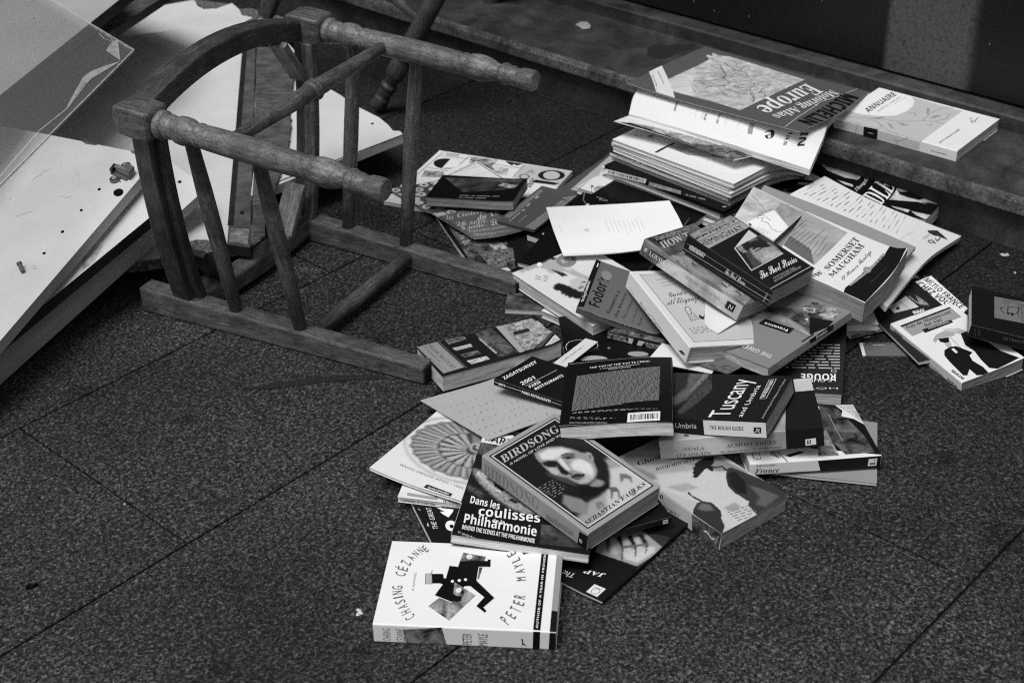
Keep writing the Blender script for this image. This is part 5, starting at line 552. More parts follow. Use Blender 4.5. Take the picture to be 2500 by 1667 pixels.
 {'n':'paperback_book','label':'black guide with a grey picture plate leaning on the white pocket paperback','cat':'book','mw':[[0.274723,-0.947735,0.16225,0.78289],[0.960145,0.279429,0.006474,1.92269],[-0.051473,0.154004,0.986729,0.0272],[0,0,0,1]],'pos':(0,0,0),'rot':(0,0,0),'dim':(0.12911,0.19994,0.02028),'tc':0.0004,'spine':'l','base':'g03','pages':'page','dec':[('p','T','p12_18_30',[[0.04684,0.06574],[0.05371,0.01787],[-0.01793,0.01958],[-0.02399,0.0662]]),('k','T','g04',0.0014,[[0.01116,0.05706],[-0.00058,0.05329],[0.00369,0.04546],[0.00105,0.03773]]),('k','T','g04',0.0014,[[0.01331,0.05313],[0.01594,0.05467],[0.01116,0.05706]]),('k','T','g04',0.0014,[[0.005,0.04622],[0.02464,0.04516],[0.02714,0.02789],[0.00708,0.03296],[0.00369,0.04546]]),('e','T','g04',[0.00088,0.03929],[0.00059,-0.00234],[-0.00414,7e-05]),('e','T','g04',[0.00023,0.04551],[0.00016,-0.00156],[-0.00345,5e-05]),('k','T','g05',0.0006,[[0.04042,0.02919],[-0.00504,0.0301]]),('t','T','CORPS','I','g05',[-0.01492,0.02336],[0.05929,-0.00133],[-0.00041,0.00386]),('t','S','DE FRANCE','I','g18',[0.05073,0.00946],[-0.03013,0.00173],[0.00098,0.00423]),('t','S','Guide','I','g12',[0.09033,0.00406],[0.00372,0.01156],[-0.00201,0.00096]),('t','S','2003','n','g12',[0.08249,0.00602],[0.00372,0.011],[0.00291,-0.0005])]},
 {'n':'paperback_book','label':'white thick softcover with a dark haired woman and a round discount sticker','cat':'book','mw':[[0.826993,-0.561461,-0.029048,0.125],[0.5617,0.827341,8.2e-05,2.08325],[0.023987,-0.016385,0.999578,0.01975],[0,0,0,1]],'pos':(0,0,0),'rot':(0,0,0),'dim':(0.15,0.21296,0.02284),'tc':0.0003,'spine':'r','base':'g68','pages':'page','dec':[('g','T',0.66,80,90,0.06,[-0.075,-0.10648],[0.15,0.0],[0.0,0.21296],[(0.34,0.03,[[0.1,1.029],[0.329,1.063],[0.511,1.063],[0.601,0.932],[0.354,0.898],[0.195,0.877],[0.09,0.951]]),(0.66,0.02,[[0.112,0.959],[0.316,0.942],[0.311,0.776],[0.154,0.705],[0.015,0.809]]),(0.02,0.012,[[0.385,1.008],[0.525,1.076],[0.565,0.965],[0.4,0.956],[0.316,0.942],[0.323,1.002]]),(0.4,0.015,[[0.344,0.968],[0.499,0.983],[0.523,0.925],[0.568,0.834],[0.553,0.715],[0.583,0.561],[0.528,0.543],[0.475,0.668],[0.452,0.765],[0.314,0.806]]),(0.58,0.02,[[0.513,0.888],[0.552,0.832],[0.536,0.725],[0.492,0.762]]),(0.02,0.012,[[0.368,0.858],[0.43,0.757],[0.432,0.693],[0.368,0.711],[0.364,0.787]]),(0.5,0.02,[[0.384,0.629],[0.477,0.631],[0.524,0.545],[0.39,0.442],[0.303,0.443],[0.306,0.549]]),(0.03,0.006,[[0.427,0.552],[0.488,0.55],[0.492,0.523],[0.471,0.535]]),(0.2,0.012,[[0.354,0.504],[0.423,0.503],[0.404,0.474],[0.344,0.469]]),(0.012,0.014,[[0.144,0.613],[0.207,0.653],[0.256,0.654],[0.283,0.618],[0.306,0.549],[0.32,0.459],[0.37,0.404],[0.26,0.34],[0.202,0.375],[0.186,0.424],[0.144,0.409],[0.176,0.459],[0.149,0.465],[0.167,0.495],[0.137,0.493],[0.176,0.549],[0.147,0.567]])]),('e','T','g25',[0.01717,0.08246],[0.01255,-0.01073],[0.01311,0.01754]),('t','T','20%','n','g75',[0.02937,0.08682],[-0.01864,0.00208],[-0.00505,-0.00955]),('l','T','g30',3,0.7,[-0.04989,0.04627],[-0.00995,0.02605],[0.01575,0.01306]),('e','T','g75',[-0.0241,0.1003],[0.00349,-0.00298],[-0.00408,-0.00563])]},
 {'n':'magazine','label':'white magazine with a grid of pictures and large letters,leftmost of the heap','cat':'magazine','mw':[[0.911238,0.411828,-0.006524,-0.05191],[-0.411797,0.911258,0.005608,2.51404],[0.008254,-0.002424,0.999963,-1e-05],[0,0,0,1]],'pos':(0,0,0),'rot':(0,0,0),'dim':(0.27504,0.23397,0.008),'tc':0.0003,'spine':None,'base':'g68','pages':'page3','dec':[('k','T','g06',0.0014,[[-0.12729,0.11464],[-0.13028,-0.00508]]),('k','T','g06',0.0014,[[-0.07165,0.1142],[-0.07439,0.06838]]),('k','T','g06',0.0014,[[-0.12464,0.09528],[-0.06944,0.09992]]),('k','T','g06',0.0014,[[-0.12638,0.03992],[-0.08211,0.03874]]),('k','T','g06',0.0014,[[0.04197,0.11253],[0.04332,0.05498]]),('k','T','g06',0.0014,[[-0.0129,0.09533],[0.04276,0.09569]]),('e','T','g04',[-0.09984,0.06667],[0.02346,0.00593],[0.00911,-0.02129]),('p','T','g70',[[-0.10051,0.08882],[-0.08336,0.08746],[-0.07346,0.06872],[-0.0769,0.05522],[-0.09824,0.04512]]),('p','T','p10_50_90',[[-0.12397,0.02614],[-0.08854,0.034],[-0.07672,0.00941],[-0.11921,-0.0011]]),('p','T','p05_50_60',[[-0.06777,0.11055],[-0.01303,0.1151],[-0.01284,0.08553],[0.01682,0.05739],[-0.0239,0.07178],[-0.05965,0.08353]]),('p','T','g05',[[0.00196,0.11549],[0.03921,0.11399],[0.0308,0.10362],[0.02247,0.108],[0.02152,0.10029],[0.00945,0.10827]]),('p','T','p15_70_60',[[-0.00912,0.08686],[0.02056,0.08773],[0.02964,0.05721],[0.01315,0.05607]]),('p','T','g45',[[-0.12329,0.11097],[-0.09361,0.11394],[-0.09042,0.10246],[-0.11327,0.09934]]),('p','T','g50',[[0.0429,0.11286],[0.1372,0.11505],[0.14464,0.04689],[0.04604,0.05358]]),('e','T','g04',[0.10794,0.08632],[0.02371,0.00853],[0.00844,-0.02067]),('e','T','g50',[0.10794,0.08632],[0.0146,0.00525],[0.00676,-0.01656]),('p','T','g04',[[0.08779,0.05913],[0.13532,0.05981],[0.12878,0.05045],[0.08483,0.04629]]),('k','T','g06',0.0012,[[0.0609,0.07803],[0.06389,0.09599],[0.07374,0.08264],[0.06103,0.08771]]),('e','T','g10',[0.06253,0.06427],[0.00913,0.00328],[0.00438,-0.01029]),('e','T','g50',[0.06253,0.06427],[0.00694,0.0025],[0.00316,-0.00742]),('t','T','100','B','g05',[0.08951,0.05503],[0.00199,-0.03196],[-0.01063,0.01036])]},
 {'n':'magazine','label':'large dark photo magazine with a white page edge right beside the chair leg','cat':'magazine','mw':[[0.948429,-0.316711,-0.013274,0.00511],[0.316915,0.948281,0.01812,2.3148],[0.006848,-0.021392,0.999748,-0.00053],[0,0,0,1]],'pos':(0,0,0),'rot':(0,0,0),'dim':(0.2,0.25572,0.01091),'tc':0.0003,'spine':'r','base':'g03','pages':'page3','dec':[('p','T','p02_16_45',[[-0.09053,0.11735],[-0.01234,0.00334],[-0.03346,-0.11615],[-0.0627,-0.12139],[-0.09618,-0.05684],[-0.09284,0.02975]]),('p','T','p10_55_90',[[-0.04848,-0.0194],[-0.02702,-0.01174],[-0.02277,-0.04317],[-0.03391,-0.05914],[-0.04405,-0.05061]]),('p','T','p03_25_200',[[-0.07334,-0.03792],[-0.01461,-0.04671],[-0.02769,-0.09455],[-0.0726,-0.09128]]),('p','T','g60',[[-0.05638,-0.10827],[-0.04621,-0.11066],[-0.04401,-0.12273],[-0.05676,-0.12001]]),('t','T','MENT','B','g25',[-0.06813,-0.10519],[0.02354,0.00183],[0.00215,0.00905]),('p','T','p05_50_120',[[-0.08683,0.04884],[-0.06461,0.01747],[-0.08748,-0.00669]])]},
 {'n':'magazine','label':'plain black magazine between the dark photo magazine and the white softcover','cat':'magazine','mw':[[0.993077,-0.117464,0.0,0.09713],[0.117464,0.993077,0.0,2.33609],[0.0,0.0,1.0,0.0],[0,0,0,1]],'pos':(0,0,0),'rot':(0,0,0),'dim':(0.2,0.26,0.01),'tc':0.0003,'spine':None,'base':'g01','pages':'page3','dec':[]},
 {'n':'magazine','label':'black magazine with a white letter under the large blank white card','cat':'magazine','mw':[[0.78143,0.623992,-0.001032,0.19927],[-0.623945,0.781388,0.011187,2.33242],[0.007788,-0.008098,0.999937,0.01199],[0,0,0,1]],'pos':(0,0,0),'rot':(0,0,0),'dim':(0.21,0.28,0.0116),'tc':0.0003,'spine':None,'base':'g02','pages':'page3','dec':[('p','T','g70',[[-0.08631,-0.12063],[-0.06939,-0.11353],[-0.06782,-0.11716],[-0.07249,-0.12279],[-0.06427,-0.12643],[-0.06717,-0.12846],[-0.07583,-0.12276],[-0.08325,-0.12323]]),('p','T','g70',[[-0.08166,-0.12684],[-0.06717,-0.12846],[-0.06706,-0.13307]])]},
 {'n':'leaflet','label':'small dark grey leaflet covered with lines of small pale print','cat':'leaflet','mw':[[0.829363,0.556988,-0.043833,0.05207],[-0.557903,0.829827,-0.011414,2.36912],[0.030016,0.033921,0.998974,0.02991],[0,0,0,1]],'pos':(0,0,0),'rot':(0,0,0),'dim':(0.07666,0.14762,0.004),'tc':0.0003,'spine':None,'base':'g13','pages':'g13','dec':[('l','T','g50',5,0.7,[-0.0351,-0.05332],[0.00109,0.11425],[0.0114,-0.00087]),('b','T','g85','g03',[-0.01743,-0.06381],[-0.00028,0.03378],[-0.00113,0.0024]),('l','T','g48',9,0.85,[0.01829,-0.06947],[0.0043,0.11291],[0.02217,-0.00163]),('l','T','g48',6,0.85,[0.01843,0.05025],[0.01926,0.01802],[0.01993,-0.00802]),('k','T','g45',0.0007,[[-0.00146,-0.06029],[-0.0026,-0.03342]]),('p','T','g38',[[-0.02148,-0.00384],[-0.02285,0.00857],[-0.01906,0.00602],[-0.0177,-0.00636]]),('p','T','g38',[[-0.02516,0.02944],[-0.02441,0.03866],[-0.01951,0.03435],[-0.02027,0.02516]]),('p','T','g38',[[-0.02132,-0.02105],[-0.01846,-0.01537],[-0.01469,-0.01786],[-0.01673,-0.02314]])]},
 {'n':'paperback_book','label':'dark paperback with ruffled pages lying on the poster of pale discs','cat':'book','mw':[[0.960645,0.276108,-0.03042,-0.05351],[-0.274443,0.960321,0.049644,2.43004],[0.04292,-0.039341,0.998304,0.02653],[0,0,0,1]],'pos':(0,0,0),'rot':(0,0,0),'dim':(0.15984,0.09966,0.01793),'tc':0.0004,'spine':None,'base':'g02','pages':'page2','dec':[('p','T','p02_09_20',[[-0.07202,0.03718],[0.0753,0.05025],[0.06456,0.00403],[-0.02046,-0.02182]]),('p','T','p15_55_90',[[0.0333,0.01602],[0.04039,0.02879],[0.06645,0.01829],[0.0702,0.02585],[0.06704,0.00903],[0.05593,0.00747]]),('l','T','g25',2,0.9,[-0.02333,-0.03145],[0.07314,0.00576],[0.00351,-0.01779])],'bend':[(0,0.03,0.9)]},
 {'n':'magazine','label':'white magazine with a round dish photo sticking out under the magazine stack','cat':'magazine','mw':[[0.779628,0.626243,-0.000129,0.29457],[-0.626243,0.779628,-6.6e-05,2.51256],[5.9e-05,0.000133,1.0,0.00998],[0,0,0,1]],'pos':(0,0,0),'rot':(0,0,0),'dim':(0.21,0.28,0.01153),'tc':0.0003,'spine':None,'base':'g66','pages':'page3','dec':[('p','T','g03',[[-0.08976,-0.11754],[-0.02346,-0.11748],[-0.02467,-0.13867],[-0.07255,-0.14177]]),('e','T','g70',[-0.06181,-0.12287],[0.01702,0.00836],[0.01177,-0.01842]),('e','T','p15_60_150',[-0.063,-0.12215],[0.01318,0.00668],[0.00906,-0.01422]),('l','T','g60',2,0.8,[-0.03803,-0.12262],[0.01728,0.00449],[0.00324,-0.00795]),('k','T','g05',0.0018,[[-0.09989,-0.1455],[-0.10729,-0.09287],[-0.10236,-0.07336]])]},
 {'n':'magazine','label':'glossy black magazine poking out behind the blank white card','cat':'magazine','mw':[[0.894259,0.446849,0.02505,0.1617],[-0.446154,0.894489,-0.028925,2.24005],[-0.035332,0.014691,0.999268,0.03],[0,0,0,1]],'pos':(0,0,0),'rot':(0,0,0),'dim':(0.2,0.27,0.008),'tc':0.0003,'spine':None,'base':'g02','pages':'page3','dec':[('k','T','g20',0.002,[[-0.09701,0.13511],[-0.0887,0.10897],[-0.07538,0.09418]]),('k','T','g50',0.0008,[[-0.07268,0.12958],[-0.06307,0.12564],[-0.06247,0.11952]]),('k','T','g50',0.0008,[[-0.06458,0.1292],[-0.05336,0.12607],[-0.04859,0.12411],[-0.05322,0.12102],[-0.06158,0.12209]]),('p','T','g75',[[-0.07714,0.08912],[-0.076,0.10022],[-0.07279,0.09966],[-0.07306,0.09109]])]},
 {'n':'magazine','label':'pale grey magazine at the very bottom of the magazine stack','cat':'magazine','mw':[[0.864096,0.50332,-0.002637,0.30076],[-0.503312,0.864099,0.003309,2.50925],[0.003944,-0.001532,0.999991,0.001],[0,0,0,1]],'pos':(0,0,0),'rot':(0,0,0),'dim':(0.3,0.225,0.008),'tc':0.0003,'spine':None,'base':'g42','pages':'page3','dec':[('t','T','S','n','g25',[0.07596,-0.1023],[-0.01725,-0.00628],[0.00322,-0.02535]),('p','T','g08',[[0.09066,-0.10854],[0.12475,-0.10505],[0.12546,-0.11137],[0.10603,-0.11657],[0.09952,-0.11979]])]},
 {'n':'magazine','label':'magazine with a strip of bold black capitals,partly under the white pocket paperback','cat':'magazine','mw':[[0.285528,0.958367,-0.002438,0.63993],[-0.958368,0.285521,-0.002995,2.00163],[-0.002175,0.003191,0.999993,0.007],[0,0,0,1]],'pos':(0,0,0),'rot':(0,0,0),'dim':(0.22,0.15,0.006),'tc':0.0003,'spine':None,'base':'g05','pages':'page3','dec':[('p','T','g80',[[-0.10881,0.07629],[0.00099,0.07467],[0.02041,0.04529],[-0.1001,0.04084]]),('t','T','MÉTÉO FRANCE','Q','g03',[-0.09987,0.05621],[0.09951,0.00729],[-0.00686,0.01086]),('t','T','CHEZ VOUS','Q','g03',[-0.0904,0.03804],[0.08234,0.01171],[-0.00805,0.01223]),('t','T','TM','n','g60',[-0.11812,0.06081],[0.00978,0.00189],[-0.00215,0.00411]),('p','T','g06',[[-0.0843,0.01108],[-0.06538,0.02443],[-0.01186,0.02076],[-0.004,-0.04929],[-0.0416,-0.05177]]),('p','T','g65',[[-0.04336,-0.038],[-0.06579,0.0042],[-0.02904,0.00606],[-0.02522,-0.03911]]),('k','T','g10',0.0008,[[-0.04907,-0.02562],[-0.02277,-0.02775]]),('k','T','g10',0.0008,[[-0.05482,-0.01316],[-0.02673,-0.01087]]),('k','T','g10',0.0008,[[-0.03945,-0.03655],[-0.05781,0.00704]]),('p','T','g05',[[-0.03724,-0.03048],[-0.04121,-0.02274],[-0.03476,-0.02366],[-0.03194,-0.02983]]),('p','T','p05_35_80',[[-0.06362,0.01969],[-0.03754,0.02486],[-0.02464,0.0228],[-0.03578,0.01091]]),('t','T','NEUF','B','g50',[-0.06152,0.00639],[0.02518,0.003],[-0.00231,0.00319]),('p','T','g70',[[-0.02006,-0.01106],[-0.02237,0.01043],[-0.01487,0.00787],[-0.01205,-0.01205]]),('t','T','SEL','B','g08',[-0.01875,0.00923],[0.00256,-0.01887],[-0.00641,0.00284])]},
 {'n':'leaflet','label':'small flat grey leaflet with one white end by the pocket paperback','cat':'leaflet','mw':[[0.998423,0.056141,-0.00043,0.6018],[-0.056141,0.998423,0.000243,1.92762],[0.000443,-0.000218,1.0,-3e-05],[0,0,0,1]],'pos':(0,0,0),'rot':(0,0,0),'dim':(0.15,0.03824,0.0015),'tc':0.0002,'spine':None,'base':'g18','pages':'g18','dec':[('p','T','g70',[[-0.0747,0.01734],[-0.06927,0.01885],[-0.07038,-0.01879],[-0.07556,-0.0191]]),('t','T','BENDANA','B','g10',[-0.06665,0.01136],[0.04023,0.00308],[0.00102,0.00659]),('l','T','g65',1,0.9,[-0.05494,0.01289],[0.03402,0.00157],[-0.00032,-0.00299])]},
 {'n':'paperback_book','label':'plain white softcover wedged under the cover of the curled novel,its page edges outward','cat':'book','mw':[[0.999899,0.009167,-0.010881,0.49033],[-0.00923,0.999941,-0.005751,2.06712],[0.010828,0.00585,0.999924,0.01197],[0,0,0,1]],'pos':(0,0,0),'rot':(0,0,0),'dim':(0.14,0.2,0.01093),'tc':0.0003,'spine':None,'base':'g66','pages':'page','dec':[]},
 {'n':'magazine','label':'white magazine with printed columns and a black lower border,flat on the paving','cat':'magazine','mw':[[0.943501,-0.331349,-0.003765,0.56458],[0.331329,0.943502,-0.005061,2.11789],[0.005229,0.003528,0.99998,0.0],[0,0,0,1]],'pos':(0,0,0),'rot':(0,0,0),'dim':(0.2,0.27,0.006),'tc':0.0003,'spine':None,'base':'g66','pages':'g05','dec':[('l','T','g30',9,0.8,[-0.02504,-0.09118],[0.00477,-0.03577],[-0.01333,-0.00799]),('l','T','g30',3,0.7,[-0.0934,-0.126],[0.05497,-0.00329],[-0.00323,-0.00844]),('p','T','p06_30_150',[[-0.09496,-0.12862],[-0.07642,-0.12821],[-0.07734,-0.13274],[-0.0974,-0.13575]]),('k','T','g03',0.004,[[-0.10559,-0.1388],[-0.02848,-0.13116]])]},
 {'n':'magazine','label':'dark magazine with glowing night lights behind the back-up black paperback','cat':'magazine','mw':[[0.998611,-0.042184,-0.031557,0.20573],[0.042099,0.999108,-0.003346,1.95457],[0.03167,0.002013,0.999496,0.022],[0,0,0,1]],'pos':(0,0,0),'rot':(0,0,0),'dim':(0.26,0.13,0.006),'tc':0.0003,'spine':None,'base':'g02','pages':'page3','dec':[('e','T','g75',[-0.08762,-0.06323],[0.00917,-0.00132],[-0.00058,-0.00565]),('e','T','g40',[-0.08762,-0.06323],[0.01986,-0.00286],[-0.00102,-0.00987]),('p','T','g40',[[-0.11878,-0.06448],[-0.05844,-0.066],[-0.04048,-0.07146],[-0.08073,-0.07138]]),('e','T','g70',[-0.02311,-0.05669],[0.00899,-0.00275],[-0.00058,-0.00455]),('e','T','g35',[-0.02176,-0.05833],[0.01516,-0.00306],[-0.00091,-0.00709]),('e','T','g20',[-0.06251,-0.03579],[0.00247,-0.00036],[-0.00032,-0.00289]),('k','T','g60',0.0008,[[-0.12616,-0.02122],[-0.12044,-0.01017],[-0.1074,-0.00611],[-0.09504,-0.00941]]),('k','T','g60',0.0008,[[-0.07866,-0.01926],[-0.07803,-0.02823],[-0.08542,-0.03891],[-0.09834,-0.04287]]),('k','T','g60',0.0008,[[-0.12562,-0.03307],[-0.12641,-0.02413],[-0.12408,-0.01559]]),('k','T','g35',0.0008,[[-0.09518,-0.03309],[-0.07832,-0.03701]])]},
 {'n':'paperback_book','label':'book with a patterned dark and pale spine under the grey guide with bold black letters','cat':'book','mw':[[0.425707,-0.904846,0.005301,0.26148],[0.904858,0.425683,-0.005073,1.95507],[0.002334,0.006956,0.999973,0.02797],[0,0,0,1]],'pos':(0,0,0),'rot':(0,0,0),'dim':(0.13,0.2,0.01312),'tc':0.0004,'spine':'l','base':'g04','pages':'page','dec':[('p','T','p02_20_120',[[-0.06757,0.09617],[-0.06946,0.00941],[-0.05337,0.00855],[-0.05003,0.09286]]),('p','S','p02_40_200',[[0.09881,0.01101],[0.06367,0.01022],[0.06502,-0.00305],[0.10118,0.00117]]),('p','S','g60',[[0.06533,0.00982],[0.05784,0.00978],[0.06002,-0.00276],[0.06639,-0.00153]]),('p','S','g60',[[0.04953,0.00903],[0.0396,0.00868],[0.04508,-0.00188],[0.05258,-0.00094]]),('p','S','p03_40_200',[[0.03878,0.00888],[0.01082,0.00833],[0.0138,0.00025],[0.03848,-0.00119]])]},
 {'n':'paperback_book','label':'thin dark book with white page edges under the white softcover with the woman','cat':'book','mw':[[0.145031,-0.989427,0.000667,0.09752],[0.989427,0.145031,-0.000317,2.11749],[0.000217,0.000706,1.0,-3e-05],[0,0,0,1]],'pos':(0,0,0),'rot':(0,0,0),'dim':(0.13,0.2,0.01048),'tc':0.0004,'spine':'r','base':'p02_14_25','pages':'page','dec':[]},
 {'n':'paperback_book','label':'plain pale book showing only a white corner below the softcover with the woman','cat':'book','mw':[[0.665228,-0.74664,-0.00025,0.16185],[0.74664,0.665228,-0.000254,2.03143],[0.000356,-1.7e-05,1.0,-7e-05],[0,0,0,1]],'pos':(0,0,0),'rot':(0,0,0),'dim':(0.12,0.2,0.01277),'tc':0.0004,'spine':'r','base':'g66','pages':'page','dec':[]},
 {'n':'booklet','label':'dark grey booklet of which one edge strip shows behind the poster of pale discs','cat':'booklet','mw':[[0.812702,0.582679,0.000777,0.23855],[-0.582676,0.812702,-0.002065,2.52677],[-0.001835,0.001225,0.999998,0.0],[0,0,0,1]],'pos':(0,0,0),'rot':(0,0,0),'dim':(0.2,0.26,0.006),'tc':0.0003,'spine':None,'base':'g13','pages':'page3','dec':[]},
 {'n':'magazine','label':'topmost white magazine of the stack,a dark photo on its open face','cat':'magazine','mw':[[0.700628,0.713527,0.0,0.36813],[-0.713527,0.700628,0.0,2.49814],[0.0,0.0,1.0,0.0845],[0,0,0,1]],'pos':(0,0,0),'rot':(0,0,0),'dim':(0.27471,0.225,0.0075),'tc':0.0003,'spine':None,'base':'g74','pages':'page3','dec':[('p','T','g03',[[-0.04532,-0.10393],[-0.04681,-0.08343],[-0.04635,-0.04899],[-0.04172,-0.04728],[-0.04132,-0.07261],[-0.04018,-0.10287]]),('p','T','p12_60_20',[[-0.04063,-0.072],[-0.04102,-0.04666],[0.01687,-0.02675],[0.08066,-0.03113],[0.00717,-0.07352]]),('l','T','g30',3,0.7,[-0.12288,-0.06337],[0.03159,0.00962],[0.00616,-0.01296]),('p','T','g25',[[-0.10124,-0.05953],[-0.09437,-0.04423],[-0.08822,-0.06322]])],'bend':[(90,-0.03,30.0,0.0845)],'grp':'stacked magazines'},
 {'n':'magazine','label':'second magazine from the top of the stack,plain white edge','cat':'magazine','mw':[[0.677667,0.735369,0.0,0.36561],[-0.735369,0.677667,0.0,2.49964],[0.0,0.0,1.0,0.0765],[0,0,0,1]],'pos':(0,0,0),'rot':(0,0,0),'dim':(0.27471,0.225,0.0075),'tc':0.0003,'spine':None,'base':'g30','pages':'page3','dec':[],'bend':[(90,-0.03,30.0,0.0765)],'grp':'stacked magazines'},
 {'n':'magazine','label':'third magazine from the top of the stack,above a dark gap','cat':'magazine','mw':[[0.678802,0.734321,0.0,0.36822],[-0.734321,0.678802,0.0,2.49273],[0.0,0.0,1.0,0.0685],[0,0,0,1]],'pos':(0,0,0),'rot':(0,0,0),'dim':(0.27471,0.225,0.0075),'tc':0.0003,'spine':None,'base':'g66','pages':'page3','dec':[],'bend':[(90,-0.03,30.0,0.0685)],'grp':'stacked magazines'},
 {'n':'magazine','label':'fourth magazine from the top of the stack,dark cover','cat':'magazine','mw':[[0.689839,0.723962,0.0,0.36281],[-0.723962,0.689839,0.0,2.50046],[0.0,0.0,1.0,0.0575],[0,0,0,1]],'pos':(0,0,0),'rot':(0,0,0),'dim':(0.27471,0.225,0.0085),'tc':0.0003,'spine':None,'base':'g03','pages':'page3','dec':[('l','D','g60',1,0.7,[-0.12037,0.00422],[0.11912,0.00524],[-0.00263,0.00436])],'bend':[(90,-0.03,30.0,0.0575)],'grp':'stacked magazines'},
 {'n':'magazine','label':'fifth magazine from the top of the stack,white pages','cat':'magazine','mw':[[0.688812,0.72494,0.0,0.36709],[-0.72494,0.688812,0.0,2.5025],[0.0,0.0,1.0,0.0485],[0,0,0,1]],'pos':(0,0,0),'rot':(0,0,0),'dim':(0.27471,0.225,0.0085),'tc':0.0003,'spine':None,'base':'g30','pages':'page3','dec':[],'bend':[(90,-0.03,30.0,0.0485)],'grp':'stacked magazines'},
 {'n':'magazine','label':'black magazine with a barcode strip low in the magazine stack','cat':'magazine','mw':[[0.695546,0.718482,0.0,0.35243],[-0.718482,0.695546,0.0,2.48276],[0.0,0.0,1.0,0.0412],[0,0,0,1]],'pos':(0,0,0),'rot':(0,0,0),'dim':(0.27471,0.225,0.0066),'tc':0.0003,'spine':None,'base':'g03','pages':'g03','dec':[('b','D','g85','g03',[-0.13578,-0.00847],[0.09735,0.01087],[0.00245,0.00916]),('p','D','p30_60_80',[[-0.02886,0.00861],[0.04262,0.01488],[0.04293,0.00791],[-0.03105,0.00071]]),('l','D','g45',1,0.8,[0.05232,0.00802],[0.06868,0.00813],[0.00202,0.00673]),('p','D','g75',[[0.13341,0.01639],[0.14446,0.01917],[0.14016,0.01631],[0.13576,0.01481]])],'bend':[(90,-0.03,30.0,0.0412)],'grp':'stacked magazines'},
 {'n':'magazine','label':'white magazine directly under the barcode magazine in the stack','cat':'magazine','mw':[[0.697036,0.717036,0.0,0.3469],[-0.717036,0.697036,0.0,2.49223],[0.0,0.0,1.0,0.03],[0,0,0,1]],'pos':(0,0,0),'rot':(0,0,0),'dim':(0.27471,0.225,0.0105),'tc':0.0003,'spine':None,'base':'g66','pages':'page3','dec':[],'bend':[(90,-0.03,30.0,0.03)],'grp':'stacked magazines'},
 {'n':'magazine','label':'white magazine with a thin dark cover,second from the bottom of the stack','cat':'magazine','mw':[[0.709842,0.704361,0.0,0.35595],[-0.704361,0.709842,0.0,2.49053],[0.0,0.0,1.0,0.019],[0,0,0,1]],'pos':(0,0,0),'rot':(0,0,0),'dim':(0.27471,0.225,0.0102),'tc':0.0003,'spine':None,'base':'g30','pages':'page3','dec':[],'bend':[(90,-0.03,30.0,0.019)],'grp':'stacked magazines'},
 {'n':'magazine','label':'bottom white magazine of the main stack,above the pale grey one','cat':'magazine','mw':[[0.701963,0.712213,0.0,0.34819],[-0.712213,0.701963,0.0,2.48342],[0.0,0.0,1.0,0.0092],[0,0,0,1]],'pos':(0,0,0),'rot':(0,0,0),'dim':(0.27471,0.225,0.009),'tc':0.0003,'spine':None,'base':'g60','pages':'page3','dec':[],'bend':[(90,-0.03,30.0,0.0092)],'grp':'stacked magazines'}]
